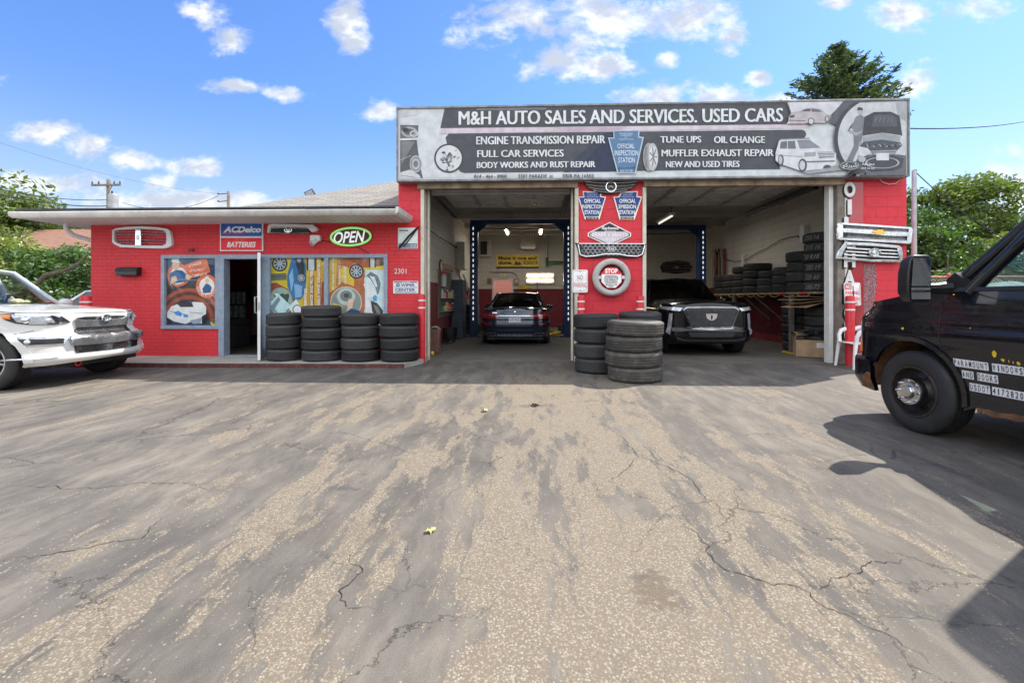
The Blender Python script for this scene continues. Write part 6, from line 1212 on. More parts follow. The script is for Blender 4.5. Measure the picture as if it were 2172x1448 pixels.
class Body:
    """half plan curve from front centre round to rear centre; every panel is an outline in (distance along curve, height)"""
    def __init__(s, plan, inset):
        s.P = crom([Vector((x, y, 0)) for x, y in plan], 12); s.L = [0]
        for a, b in zip(s.P[:-1], s.P[1:]): s.L.append(s.L[-1] + (b - a).length)
        s.inset = inset; s.im = max(range(len(s.P)), key=lambda i: s.P[i].y)
    def C(s, d):
        d = max(0, min(s.L[-1] - 1e-6, d)); i = 0
        import bisect
        i = min(len(s.P) - 2, max(0, bisect.bisect_right(s.L, d) - 1)); t = (d - s.L[i]) / max(1e-9, s.L[i + 1] - s.L[i])
        a = s.P[max(0, i - 1)]; b = s.P[i]; c = s.P[i + 1]; e = s.P[min(len(s.P) - 1, i + 2)]
        tan = ((c - a).normalized() * (1 - t) + (e - b).normalized() * t).normalized(); p = b.lerp(c, t)
        if d < 1e-4: tan = Vector((0, 1, 0))
        return p, Vector((tan.y, -tan.x, 0))
    def S(s, d, z, off=0.0, side=1):
        p, n = s.C(d); p = p + n * (off - s.inset(p.x, p.y, z)); return Vector((p.x, max(0.0, p.y) * side if d < 0.02 else p.y * side, z))
    def fy(s, y):
        for i in range(len(s.P) - 1):
            if s.P[i + 1].y >= y: return s.L[i] + (s.L[i + 1] - s.L[i]) * (y - s.P[i].y) / max(1e-9, s.P[i + 1].y - s.P[i].y)
        return s.L[s.im]
    def fx(s, x):
        best = None
        for i in range(len(s.P) - 1):
            if s.P[i].x >= x >= s.P[i + 1].x: return s.L[i] + (s.L[i + 1] - s.L[i]) * (s.P[i].x - x) / max(1e-9, s.P[i].x - s.P[i + 1].x)
        return s.L[-1]
    def F(s, *pts): return [(s.fy(y), z) for y, z in pts]
    def D(s, *pts): return [(s.fx(x), z) for x, z in pts]
    def patch(s, mb, poly, off=0.004, th=0.01, m=0, maxl=0.07, sides=(1, -1)):
        bm = bmesh.new(); vs = [bm.verts.new((a, b, 0)) for a, b in poly]; f = bm.faces.new(vs); f.normal_update()
        if f.normal.z < 0: bmesh.ops.reverse_faces(bm, faces=[f])
        bmesh.ops.triangulate(bm, faces=bm.faces[:])
        for it in range(7):
            lng = [e for e in bm.edges if e.calc_length() > maxl]
            if not lng: break
            bmesh.ops.subdivide_edges(bm, edges=lng, cuts=1); bmesh.ops.triangulate(bm, faces=[f for f in bm.faces if len(f.verts) > 3])
        bm.verts.index_update()
        co = [(v.co.x, v.co.y) for v in bm.verts]; tr = [[v.index for v in f.verts] for f in bm.faces]; bd = [(e.verts[0].index, e.verts[1].index) for e in bm.edges if len(e.link_faces) == 1]; bm.free()
        for sd in sides:
            b = len(co); top = [s.S(a, z, off, sd) for a, z in co]; low = [s.S(a, z, off - th, sd) for a, z in co]
            fs = [t if sd < 0 else t[::-1] for t in tr]
            fs = fs + ([(i, j, b + j, b + i) for i, j in bd] if th else [])
            mb.add(top + (low if th else []), fs, m)
        return mb
    def lid(s, mb, d0, d1, zt, n, k, crown, m=0, inset=0.0):
        def fn(u, v):
            d = d0 + (d1 - d0) * v; z = zt(d); a = s.S(d, z, -inset, 1); y = a.y * (2 * u - 1); return Vector((a.x, y, z + crown(d) * (1 - (2 * u - 1) ** 2)))
        return mb.grid(fn, k, n, m)
def arch(cx, cz, r, a0, a1, n=12): return [(cx + r * math.cos(R(a0 + (a1 - a0) * i / n)), cz + r * math.sin(R(a0 + (a1 - a0) * i / n))) for i in range(n + 1)]
def greenhouse(root, base, top, kinds, bodymat, glassmat, pr=0.028, crown=0.05, roofn=10):
    """base / top: half outlines from windscreen centre back to tail centre; kinds[i]: what fills panel i (g glass, b body)"""
    n = len(base)
    for i in range(n - 1):
        for sd in (1, -1):
            f = lambda p, sd=sd: Vector((p[0], p[1] * sd, p[2]))
            a, b, c, d = f(base[i]), f(base[i + 1]), f(top[i + 1]), f(top[i])
            mb = MB(); mb.grid(lambda u, v: (a.lerp(b, u)).lerp(d.lerp(c, u), v), 4, 4)
            if i == 0: 
                if sd == 1:
                    mb = MB(); mb.grid(lambda u, v: Vector((base[0][0] + (base[1][0] - base[0][0]) * (2 * u - 1) ** 2, base[1][1] * (1 - 2 * u), base[0][2])).lerp(Vector((top[0][0] + (top[1][0] - top[0][0]) * (2 * u - 1) ** 2, top[1][1] * (1 - 2 * u), top[0][2] )), v), 12, 6); mb.build('windscreen', MATS[glassmat], root, smooth=60)
                continue
            mb.build({'g': 'side_window', 'b': 'side_panel', 'r': 'rear_window'}[kinds[i]], MATS[glassmat if kinds[i] in 'gr' else bodymat], root, smooth=60)
    for sd in (1, -1):
        mb = MB(); mb.tube([(p[0], p[1] * sd, p[2]) for p in top[1:]], pr, 8)
        for i in range(1, n - 1): mb.tube([(base[i][0], base[i][1] * sd, base[i][2] - 0.02), (top[i][0], top[i][1] * sd, top[i][2])], pr * 1.15, 8)
        mb.build('window_frame', MATS[bodymat], root, smooth=50)
    mb = MB(); N = 24; tp = crom(top, 6)
    def fn(u, v):
        q = v * (len(tp) - 1); i = min(len(tp) - 2, int(q)); p = tp[i].lerp(tp[i + 1], q - i); return Vector((p.x, p.y * (2 * u - 1), p.z + crown * (1 - (2 * u - 1) ** 2) * min(1, 6 * v + 0.1, 6 * (1 - v) + 0.1)))
    mb.grid(fn, 10, N); mb.build('roof', MATS[bodymat], root, smooth=60)
    mb = MB(); mb.tube([(top[0][0], 0, top[0][2] + crown * 0.1), (top[1][0], top[1][1], top[1][2])], pr, 6); mb.tube([(top[0][0], 0, top[0][2] + crown * 0.1), (top[1][0], -top[1][1], top[1][2])], pr, 6); mb.build('roof_header', MATS[bodymat], root, smooth=50)
def wheel(root, x, y, r, w, ri, style, side, rimmat='dull_chrome'):
    t_ = tyre_mesh(r, w, ri, 'rubber_wheel', 'wheel', 48, root, ng=5)
    mb = MB()
    if style == 'alloy':
        mb.lathe([(ri + 0.012, w - 0.02), (ri + 0.004, w - 0.008), (ri - 0.012, w - 0.010), (ri - 0.02, w - 0.05), (ri - 0.02, 0.03), (ri, 0.02)], 36)
        for k in range(6):
            a0 = R(60 * k)
            for da in (-0.17, 0.17):
                c, s_ = math.cos(a0), math.sin(a0); p = lambda rr, aa, hh: (rr * math.cos(a0 + aa), rr * math.sin(a0 + aa), hh)
                mb.tube([p(0.05, da * 1.6, w - 0.035), p(ri * 0.55, da * 1.0, w - 0.032), p(ri - 0.012, da * 0.9, w - 0.03)], [0.022, 0.017, 0.015], 5)
        mb.lathe([(0, w - 0.01), (0.045, w - 0.012), (0.06, w - 0.03), (0.06, w - 0.06)], 18)
        rm = mb.build('rim', MATS[rimmat], t_, smooth=40)
        mb = MB(); mb.lathe([(0, w - 0.10), (ri - 0.02, w - 0.10)], 24); mb.build('brake_disc', MATS['dark_metal'], rm)
    else:
        mb.lathe([(ri + 0.014, w - 0.015), (ri + 0.006, w - 0.002), (ri - 0.010, w - 0.004), (ri - 0.022, w - 0.05), (ri - 0.045, w - 0.085), (ri * 0.70, w - 0.10), (ri * 0.52, w - 0.055), (ri * 0.40, w - 0.015), (0, w - 0.012)], 40)
        rm = mb.build('rim', MATS['wheel_steel'], t_, smooth=40)
        for k in range(6):
            mb = MB(); a0 = R(60 * k + 20); rr = ri * 0.66; c = Vector((rr * math.cos(a0), rr * math.sin(a0), w - 0.082)); u_ = Vector((math.cos(a0), math.sin(a0), -0.35)).normalized(); v_ = Vector((-math.sin(a0), math.cos(a0), 0)); pts = [c + Vector((0, 0, 0.006)) + u_ * (0.028 * math.cos(q)) + v_ * (0.045 * math.sin(q)) for q in [2 * math.pi * j / 14 for j in range(14)]]; mb.add(pts, [tuple(range(14))]); mb.build('vent_hole', MATS['trim_black'], rm)
        mb = MB(); mb.lathe([(0.132, w - 0.03), (0.132, w + 0.022), (0.124, w + 0.04), (0.10, w + 0.045), (0.06, w + 0.04), (0.058, w + 0.055), (0.05, w + 0.062), (0, w + 0.06)], 30)
        hb = mb.build('hub_cover', MATS['grille_chrome'], rm, smooth=35)
        mb = MB()
        for k in range(8): a0 = R(45 * k); c = (0.102 * math.cos(a0), 0.102 * math.sin(a0), w + 0.035); mb.cyl(c, (c[0], c[1], w + 0.066), 0.014, 0.010, 8)
        mb.build('lug_nut', MATS['dull_chrome'], hb, smooth=40)
    t_.rotation_euler = (R(-90), 0, 0) if side > 0 else (R(90), 0, 0); t_.location = (x, y - side * w, r)
    return t_
plain('wheel_steel', (0.045, 0.038, 0.035), 0.4, 0.5, var=0.35, vscale=14, dirt=0.5, dirtcol=(0.12, 0.06, 0.035))

# ---- white off-roader at the left edge, nose to the right
suv = thing('off_roader', 'white off-road car with chrome bumper bar, nose in from the left edge', 'car', (0, 0, 0))
def ins1(x, y, z):
    fr = sstep(-0.05, 0.45, x)
    i = fr * (-0.115 * sstep(0.80, 0.70, z) - 0.02 * sstep(0.50, 0.44, z) + 0.10 * sstep(0.42, 0.28, z) + 0.05 * sstep(1.0, 1.12, z) ** 2)
    i += (1 - fr) * (0.03 * sstep(0.95, 1.2, z) + 0.05 * sstep(0.5, 0.35, z) + 0.015 * sstep(0.75, 0.6, z) * sstep(0.4, 0.6, z))
    return i
B1 = Body([(0.755, 0), (0.75, 0.25), (0.725, 0.46), (0.655, 0.66), (0.52, 0.82), (0.30, 0.925), (0.05, 0.955), (-0.5, 0.955), (-1.6, 0.955), (-2.8, 0.95), (-3.5, 0.93), (-3.75, 0.82), (-3.82, 0.5), (-3.84, 0)], ins1)
zt1 = lambda d: 1.065 + 0.045 * sstep(B1.fy(0.3), B1.fy(0.9), d) * 0.6 + 0.06 * sstep(B1.fx(0.4), B1.fx(-0.55), d) + 0.03 * sstep(B1.fx(-0.5), B1.fx(-1.5), d)
top = [(d, zt1(d)) for d in [B1.fx(-0.55) * i / 14 for i in range(15)]] + [(B1.fx(x), zt1(B1.fx(x))) for x in (-1.2, -2.2, -3.2)] + [(B1.L[-1], 1.17)]
RW = 0.40
low = [(0, 0.36)] + B1.F((0.5, 0.35), (0.75, 0.33)) + B1.D((0.44, 0.33)) + [(B1.fx(x), z) for x, z in arch(0, 0.385, 0.475, -8, 188)] + B1.D((-0.6, 0.33), (-1.5, 0.34), (-2.25, 0.35)) + [(B1.fx(x), z) for x, z in arch(-2.79, 0.385, 0.475, -6, 186)] + B1.D((-3.4, 0.42)) + [(B1.L[-1], 0.42)]
mb = MB(); B1.patch(mb, low + top[::-1], 0.0, 0.02, maxl=0.03); mb.build('body', MATS['car_white'], suv, smooth=55)
mb = MB(); B1.lid(mb, 0.0, B1.fx(-0.62), lambda d: zt1(d) - 0.004, 16, 14, lambda d: 0.038 * sstep(0, 0.5, d)); mb.build('hood', MATS['car_white'], suv, smooth=45)
mb = MB(); D_ = [B1.fx(-0.62) * i / 40 for i in range(41)]; mb.tube([B1.S(d, zt1(d) - 0.012, 0.0015, -1) for d in D_[::-1]] + [B1.S(d, zt1(d) - 0.012, 0.0015, 1) for d in D_[1:]], 0.006, 5); mb.build('hood_seam', MATS['trim_black'], suv)
for cx in (0, -2.79):
    for sd in (1, -1): mb = MB(); B1.patch(mb, [(B1.fx(x), z) for x, z in arch(cx, 0.385, 0.535, 0, 180) + arch(cx, 0.385, 0.47, 180, 0)], 0.022, 0.03, sides=(sd,)); mb.build('wheel_arch', MATS['car_white'], suv, smooth=40)
mb = MB(); mb.box(-3.6, 0.55, -0.84, 0.84, 0.30, 0.40); mb.box(-3.5, 0.35, -0.55, 0.55, 0.40, 1.0); mb.box(0.1, 0.68, -0.7, 0.7, 0.27, 0.36); mb.build('underbody', MATS['trim_black'], suv)
# face
mb = MB(); B1.patch(mb, B1.F((0, 1.0), (0.30, 1.0), (0.43, 0.985), (0.36, 0.955), (0.0, 0.94)), 0.006, 0.01); B1.patch(mb, B1.F((0, 0.835), (0.42, 0.84), (0.46, 0.80), (0.44, 0.745), (0, 0.735)), 0.010, 0.012); B1.patch(mb, B1.F((0, 0.575), (0.52, 0.585), (0.50, 0.485), (0, 0.475)), 0.012, 0.012); mb.build('grille', MATS['trim_black'], suv, smooth=40)
mb = MB(); B1.patch(mb, B1.F((0.0, 0.93), (0.36, 0.945), (0.43, 0.975), (0.46, 0.955), (0.44, 0.86), (0.42, 0.845), (0.0, 0.84)), 0.022, 0.03); mb.build('grille_bar', MATS['bright_trim'], suv, smooth=35)
mb = MB(); B1.patch(mb, B1.F((0, 0.735), (0.56, 0.735), (0.58, 0.70), (0.55, 0.60), (0, 0.595)), 0.045, 0.05); mb.build('bumper_bar', MATS['bright_trim'], suv, smooth=35)
mb = MB()
for k in range(3): B1.patch(mb, B1.F((0, 0.562 - 0.03 * k), (0.50, 0.568 - 0.03 * k), (0.50, 0.554 - 0.03 * k), (0, 0.548 - 0.03 * k)), 0.026, 0.02)
for k in range(2): B1.patch(mb, B1.F((0, 0.984 - 0.025 * k), (0.34, 0.988 - 0.022 * k), (0.34, 0.978 - 0.022 * k), (0, 0.974 - 0.025 * k)), 0.016, 0.014)
mb.build('grille_slat', MATS['chrome'], suv, smooth=40)
mb = MB(); 
for r_ in range(2):
    for k in range(9): y = 0.05 * k + 0.025 * r_; B1.patch(mb, [(B1.fy(y + 0.018 * math.cos(q)) if y + 0.018 * math.cos(q) > 0 else 0, 0.805 - 0.035 * r_ + 0.012 * math.sin(q)) for q in [2 * math.pi * j / 6 for j in range(6)]], 0.016, 0.006)
mb.build('mesh', MATS['dark_metal'], suv)
em = B1.S(0, 0.965, 0.05); mb = MB(); M0 = Matrix.Translation(em) @ Matrix.Rotation(R(-90), 4, 'Z').inverted(); 
for sx_, sz_, dz in ((1, 1, 0), (0.5, 0.42, 0.28), (0.28, 0.92, 0)):
    mb.M = Matrix.Translation(em + Vector((0, 0, dz * 0.052))) @ Matrix.Diagonal((1, 0.075 * sx_, 0.052 * sz_, 1)); mb.lathe([(1 + 0.16 * math.cos(q), 0.013 * math.sin(q)) for q in [2 * math.pi * i / 6 for i in range(6)]], 22, 0, (0, 0, 0), 'x', True)
mb.M = None; mb.ball(em - Vector((0.012, 0, 0)), (0.012, 0.072, 0.05), 14); mb.build('badge', MATS['chrome'], suv, smooth=50)
for sd in (1, -1):
    hl = MB(); B1.patch(hl, [(B1.fy(0.50), 0.93), (B1.fy(0.60), 1.02), (B1.fy(0.80), 1.055), (B1.fx(0.33), 1.075), (B1.fx(0.16), 1.065), (B1.fx(0.24), 0.985), (B1.fx(0.36), 0.93), (B1.fx(0.50), 0.905), (B1.fy(0.66), 0.90)], 0.012, 0.03, sides=(sd,), maxl=0.04); h_ = hl.build('headlight', MATS['lamp_dark'], suv, smooth=45)
    q = MB(); B1.patch(q, [(B1.fx(0.30), 1.05), (B1.fx(0.175), 1.055), (B1.fx(0.24), 0.995), (B1.fx(0.31), 0.985)], 0.017, 0.008, sides=(sd,), maxl=0.04); q.build('indicator', MATS['amber'], h_, smooth=45)
    q = MB(); B1.patch(q, [(B1.fy(0.66), 0.93), (B1.fy(0.70), 1.02), (B1.fy(0.80), 1.042), (B1.fx(0.36), 1.058), (B1.fx(0.31), 1.05), (B1.fx(0.37), 0.95), (B1.fx(0.49), 0.925)], 0.0145, 0.004, sides=(sd,), maxl=0.04); q.build('reflector', MATS['lamp_lens'], h_, smooth=45)
    q = MB(); c = B1.S(B1.fx(0.455), 0.975, 0.010, sd); q.ball(c, 0.050, 14); q.build('bulb', MATS['chrome'], h_, smooth=60); q = MB(); c2 = B1.S(B1.fy(0.72), 0.965, 0.008, sd); q.ball(c2, 0.034, 12); q.build('bulb', MATS['lamp_lens'], h_, smooth=60)
    q = MB(); B1.patch(q, [(B1.fy(0.52), 0.925), (B1.fy(0.68), 0.905), (B1.fx(0.48), 0.912), (B1.fx(0.48), 0.932), (B1.fy(0.68), 0.925), (B1.fy(0.53), 0.94)], 0.018, 0.01, sides=(sd,)); B1.patch(q, [(B1.fy(0.61), 1.018), (B1.fy(0.80), 1.05), (B1.fx(0.35), 1.07), (B1.fx(0.35), 1.058), (B1.fy(0.80), 1.036), (B1.fy(0.62), 1.0)], 0.018, 0.01, sides=(sd,)); q.build('trim', MATS['chrome'], h_, smooth=45)
    q = MB(); B1.patch(q, [(B1.fy(0.60), 0.73), (B1.fx(0.52), 0.735), (B1.fx(0.37), 0.745), (B1.fx(0.34), 0.735), (B1.fx(0.36), 0.66), (B1.fx(0.43), 0.615), (B1.fy(0.61), 0.615)], 0.010, 0.02, sides=(sd,)); fl = q.build('fog_light', MATS['chrome'], suv, smooth=35)
    q = MB(); B1.patch(q, [(B1.fy(0.615), 0.71), (B1.fx(0.52), 0.715), (B1.fx(0.41), 0.72), (B1.fx(0.43), 0.66), (B1.fx(0.48), 0.635), (B1.fy(0.62), 0.635)], 0.017, 0.01, sides=(sd,)); q.build('recess', MATS['trim_black'], fl, smooth=35)
    q = MB(); c = B1.S(B1.fx(0.49), 0.675, 0.012, sd); q.ball(c, 0.036, 12); q.build('bulb', MATS['lamp_lens'], fl, smooth=60)
    q = MB(); B1.patch(q, [(B1.fy(0.66), 0.462), (B1.fx(0.30), 0.452), (B1.fx(0.27), 0.44), (B1.fx(0.30), 0.43), (B1.fy(0.66), 0.448)], 0.018, 0.014, sides=(sd,)); q.build('bumper_trim', MATS['chrome'], suv, smooth=40)
mb = MB(); ringmb(mb, Vector((0.70, -0.36, 0.32)), 0.045, 0.012, 16, ax='x'); mb.build('tow_hook', MATS['red_post'], suv, smooth=50)
base = [(-0.50, 0, 1.17), (-0.72, 0.80, 1.15), (-0.95, 0.88, 1.15), (-1.75, 0.90, 1.15), (-2.75, 0.90, 1.16), (-3.55, 0.86, 1.17), (-3.72, 0.72, 1.17), (-3.78, 0, 1.17)]; topp = [(-1.22, 0, 1.735), (-1.36, 0.60, 1.70), (-1.42, 0.64, 1.70), (-1.80, 0.67, 1.745), (-2.70, 0.68, 1.75), (-3.30, 0.66, 1.73), (-3.42, 0.60, 1.72), (-3.48, 0, 1.72)]
greenhouse(suv, base, topp, 'wggggbr', 'car_white', 'clear_glass', 0.035, 0.05)
mb = MB(); mb.box(-3.6, -0.75, -0.82, 0.82, 0.95, 1.12); mb.box(-1.05, -0.6, -0.75, 0.75, 1.06, 1.155)
for sd in (1, -1): mb.box(-1.95, -1.75, sd * 0.4 - 0.24, sd * 0.4 + 0.24, 1.0, 1.55); mb.box(-1.92, -1.80, sd * 0.4 - 0.12, sd * 0.4 + 0.12, 1.55, 1.70)
mb.build('interior', MATS['interior_dark'], suv, bevel=0.02)
mb = MB(); M_ = Matrix.Translation((-1.25, 0.38, 1.18)) @ Matrix.Rotation(R(-65), 4, 'Y'); mb.M = M_; mb.lathe([(0.18 + 0.016 * math.cos(q), 0.016 * math.sin(q)) for q in [2 * math.pi * i / 6 for i in range(6)]], 24, closed=True); mb.box(-0.17, 0.17, -0.03, 0.03, -0.02, 0.0); mb.M = None; mb.build('steering_wheel', MATS['trim_black'], suv, smooth=50)
for sd in (1, -1):
    mb = MB(); c = Vector((-0.92, sd * 1.06, 1.19)); mb.ball(c, (0.085, 0.13, 0.085), 14); mb.tube([c - Vector((0, sd * 0.1, 0.03)), (-0.92, sd * 0.86, 1.15)], 0.03, 6); mb.build('mirror', MATS['car_white'], suv, smooth=60)
mb = MB(); mb.tube([(-0.62, -0.55, 1.165), (-0.66, -0.1, 1.19), (-0.74, 0.3, 1.20)], 0.012, 6); mb.tube([(-0.62, 0.1, 1.17), (-0.67, 0.45, 1.19), (-0.80, 0.72, 1.20)], 0.012, 6); mb.build('wiper', MATS['trim_black'], suv)
mb = MB(); B1.patch(mb, B1.D((-0.62, 1.12), (-0.628, 1.12), (-0.618, 0.40), (-0.61, 0.40)), 0.002, 0.0); B1.patch(mb, B1.D((-1.72, 1.12), (-1.728, 1.12), (-1.728, 0.40), (-1.72, 0.40)), 0.002, 0.0); B1.patch(mb, [(B1.fx(x), z) for x, z in ((0.52, 0.82), (0.30, 0.765), (0.10, 0.90), (0.10, 0.906), (0.30, 0.773), (0.52, 0.828))], 0.002, 0.0); mb.build('panel_seam', MATS['trim_black'], suv)
for x in (0, -2.79):
    for sd in (1, -1): wheel(suv, x, sd * 0.945, 0.392, 0.265, 0.235, 'alloy', sd)
# fluffy toy on the dashboard
toy = thing('soft_toy', 'cream fluffy toy lying on the dashboard of the white off-roader', 'toy', (0, 0, 0)); plain('plush', (0.62, 0.52, 0.33), 0.95, var=0.25, vscale=20, bump=0.8, bscale=60)
mb = MB(); mb.ball((-0.82, 0.18, 1.215), (0.07, 0.10, 0.055), 12); mb.ball((-0.80, 0.08, 1.235), (0.05, 0.05, 0.05), 12); mb.ball((-0.80, 0.30, 1.21), (0.04, 0.05, 0.04), 10); mb.ball((-0.78, 0.06, 1.285), (0.018, 0.018, 0.02), 8); mb.ball((-0.83, 0.10, 1.285), (0.018, 0.018, 0.02), 8); mb.build('body', MATS['plush'], toy, smooth=60)
def place(o, d, lat, yaw): 
    """d, lat: depth and lateral of the local origin seen from the camera; yaw from the camera's right"""
    a = math.asin(YS) + yaw; p = Vector((lat * YC - d * YS, -CD + d * YC + lat * YS, 0)); o.location = p; o.rotation_euler = (0, 0, a)
place(suv, 7.27, -7.17, R(-1)); place(toy, 7.27, -7.17, R(-1))

# ---- black van at the right edge, nose towards the garage
van = thing('cargo_van', 'black cargo van with stick-on lettering on its door, tail out of the right edge', 'van', (0, 0, 0))
def ins2(x, y, z):
    fr = sstep(0.45, 0.7, x)
    i = fr * (0.10 * sstep(1.0, 1.25, z) ** 2 + 0.05 * sstep(0.62, 0.52, z))
    i += (1 - fr) * (0.012 * sstep(1.06, 1.16, z) + 0.035 * sstep(0.95, 0.45, z) - 0.012 * sstep(1.02, 0.98, z) * sstep(0.86, 0.94, z) + 0.02 * sstep(1.2, 1.4, z))
    i += 0.06 * sstep(0.3, 0.75, x) * sstep(1.05, 1.25, z)
    return i
B2 = Body([(0.80, 0), (0.795, 0.4), (0.77, 0.70), (0.70, 0.88), (0.55, 0.965), (0.30, 0.995), (-0.2, 1.0), (-1.5, 1.005), (-3.2, 1.0), (-4.2, 0.98), (-4.45, 0.90), (-4.5, 0.6), (-4.5, 0)], ins2)
zh = lambda d: 1.155 + 0.075 * sstep(B2.fy(0.6), B2.fx(0.5), d) + 0.12 * sstep(B2.fx(0.62), B2.fx(-0.30), d) + 0.01 * sstep(B2.fx(-0.3), B2.fx(-1), d)
top = [(d, zh(d)) for d in [B2.fx(-0.35) * i / 16 for i in range(17)]] + B2.D((-0.6, 1.36), (-1.5, 1.36), (-1.8, 1.36), (-3.5, 1.36)) + [(B2.L[-1], 1.36)]
low = [(0, 0.62)] + B2.F((0.6, 0.62)) + B2.D((0.66, 0.62), (0.50, 0.62)) + [(B2.fx(x), z) for x, z in arch(0, 0.40, 0.48, 26, 190)] + B2.D((-0.56, 0.36), (-1.45, 0.36), (-2.8, 0.36)) + [(B2.fx(x), z) for x, z in arch(-3.43, 0.40, 0.50, -4, 184)] + B2.D((-4.0, 0.42)) + [(B2.L[-1], 0.42)]
mb = MB(); B2.patch(mb, low + top[::-1], 0.0, 0.02, maxl=0.035); mb.build('body', MATS['van_black'], van, smooth=55)
mb = MB(); B2.lid(mb, 0.0, B2.fx(-0.32), lambda d: zh(d) - 0.003, 16, 14, lambda d: 0.05 * sstep(0, 0.6, d)); mb.build('hood', MATS['van_black'], van, smooth=45)
for P in ([(B2.fx(x), z) for x, z in arch(0, 0.40, 0.515, 30, 184) + arch(0, 0.40, 0.472, 187, 29)], [(B2.fx(x), z) for x, z in arch(-3.43, 0.40, 0.545, 0, 180) + arch(-3.43, 0.40, 0.495, 180, 0)]):
    for sd in (1, -1): mb = MB(); B2.patch(mb, P, 0.014, 0.03, sides=(sd,)); mb.build('wheel_arch', MATS['van_black'], van, smooth=35)
for x in (0, -3.43):
    for sd in (1, -1):
        n = 14; vs = []; mb = MB()
        for i in range(n + 1): q = R(-5 + 190 * i / n); p = (x + 0.505 * math.cos(q), 0.40 + 0.505 * math.sin(q)); vs += [(p[0], sd * 0.95, p[1]), (p[0], sd * 0.55, p[1])]
        mb.add(vs, [(2 * i, 2 * i + 1, 2 * i + 3, 2 * i + 2) for i in range(n)]); mb.build('wheel_well', MATS['rust'], van)
mb = MB(); mb.box(-4.3, -0.55, -0.80, 0.80, 0.30, 0.42); mb.box(-2.9, 0.6, -0.52, 0.52, 0.42, 1.0); mb.box(-0.55, 0.6, -0.5, 0.5, 0.26, 0.42); mb.build('underbody', MATS['trim_black'], van)
# bumper
BB = Body([(0.86, 0), (0.855, 0.5), (0.82, 0.80), (0.72, 0.95), (0.56, 0.99), (0.44, 0.985), (0.40, 0.9)], lambda x, y, z: 0.06 * sstep(0.45, 0.30, z) + 0.02 * sstep(0.62, 0.67, z))
mb = MB(); BB.patch(mb, [(0, 0.34), (0, 0.66)] + [(BB.fx(x), z) for x, z in ((0.70, 0.66), (0.56, 0.655), (0.47, 0.62), (0.46, 0.50), (0.455, 0.30), (0.62, 0.315))], 0.0, 0.06); bp = mb.build('bumper', MATS['van_black'], van, smooth=35)
mb = MB(); BB.patch(mb, [(BB.fx(x), z) for x, z in ((0.62, 0.325), (0.60, 0.42), (0.54, 0.47), (0.50, 0.50), (0.465, 0.49), (0.458, 0.305))], 0.003, 0.004, sides=(1,)); mb.build('rust_patch', MATS['rust'], bp)
mb = MB(); BB.lid(mb, 0, BB.fx(0.5), lambda d: 0.655, 10, 8, lambda d: 0.0); mb.build('bumper_top', MATS['trim_black'], van)
for sd in (1, -1):
    mb = MB(); B2.patch(mb, [(B2.fy(0.60), 0.80), (B2.fy(0.60), 1.02), (B2.fy(0.90), 1.03), (B2.fy(0.90), 0.80)], 0.008, 0.02, sides=(sd,)); mb.build('headlight', MATS['lamp_lens'], van, smooth=40)
    mb = MB(); B2.patch(mb, [(B2.fy(0.80), 0.70), (B2.fy(0.80), 0.79), (B2.fx(0.665), 0.80), (B2.fx(0.665), 0.70)], 0.014, 0.02, sides=(sd,)); mb.build('indicator', MATS['amber'], van, smooth=40)
mb = MB(); B2.patch(mb, B2.F((0, 0.75), (0, 1.02), (0.56, 1.02), (0.56, 0.75)), 0.008, 0.02); mb.build('grille', MATS['trim_black'], van)
# cab glass and cargo shell
base = [(0.02, 0, 1.33), (-0.30, 0.90, 1.32), (-0.52, 0.965, 1.345), (-1.42, 0.975, 1.355), (-1.55, 0.975, 1.355), (-4.35, 0.97, 1.355), (-4.46, 0.85, 1.355), (-4.48, 0, 1.355)]
topp = [(-0.78, 0, 2.03), (-0.93, 0.74, 1.985), (-1.02, 0.80, 1.985), (-1.42, 0.83, 2.00), (-1.55, 0.83, 2.00), (-4.30, 0.83, 2.00), (-4.40, 0.75, 2.0), (-4.42, 0, 2.0)]
greenhouse(van, base, topp, 'wbgbbbb', 'van_black', 'van_glass', 0.045, 0.09)
for sd in (1, -1):
    mb = MB(); f = lambda x, y, z: Vector((x, y * sd, z))
    a, b, c, d = f(-0.27, 0.925, 1.33), f(-0.53, 0.975, 1.35), f(-1.03, 0.81, 1.99), f(-0.90, 0.76, 1.99); mb.add([a, b, c, d], [(0, 1, 2, 3) if sd < 0 else (3, 2, 1, 0)]); mb.tube([f(-0.30, 0.93, 1.325), f(-0.62, 0.84, 1.66), f(-0.94, 0.75, 2.0), f(-1.3, 0.80, 2.03)], 0.055, 8)
    mb.tube([f(-0.53, 0.978, 1.352), f(-0.80, 0.90, 1.68), f(-1.04, 0.815, 1.97)], 0.026, 6); mb.tube([f(-0.35, 0.975, 1.352), f(-1.45, 0.985, 1.36)], 0.02, 6); mb.build('windscreen_pillar', MATS['van_black'], van, smooth=50)
mb = MB(); mb.box(-1.7, -0.35, -0.9, 0.9, 0.5, 0.62); mb.box(-0.55, -0.10, -0.86, 0.86, 0.95, 1.30); mb.box(-1.9, -1.86, -0.93, 0.93, 0.5, 2.0); mb.build('interior', MATS['interior_dark'], van, bevel=0.03)
mb = MB(); mb.grid(lambda u, v: Vector((-0.10 - 0.55 * v, -0.86 + 1.72 * u, 1.32 + 0.05 * math.sin(math.pi * v) + 0.06 * math.exp(-((u - 0.76) / 0.12) ** 2) * math.sin(math.pi * v))), 16, 8); mb.build('dashboard', MATS['interior_grey'], van, smooth=60)
mb = MB(); mb.box(-0.66, -0.60, -0.85, 0.85, 1.0, 1.30)
for k in range(4): mb.lathe([(0, -0.665), (0.05, -0.665), (0.06, -0.655)], 12, 0, (0, -0.55 + 0.33 * k, 1.2), 'x')
mb.build('console', MATS['interior_dark'], van)
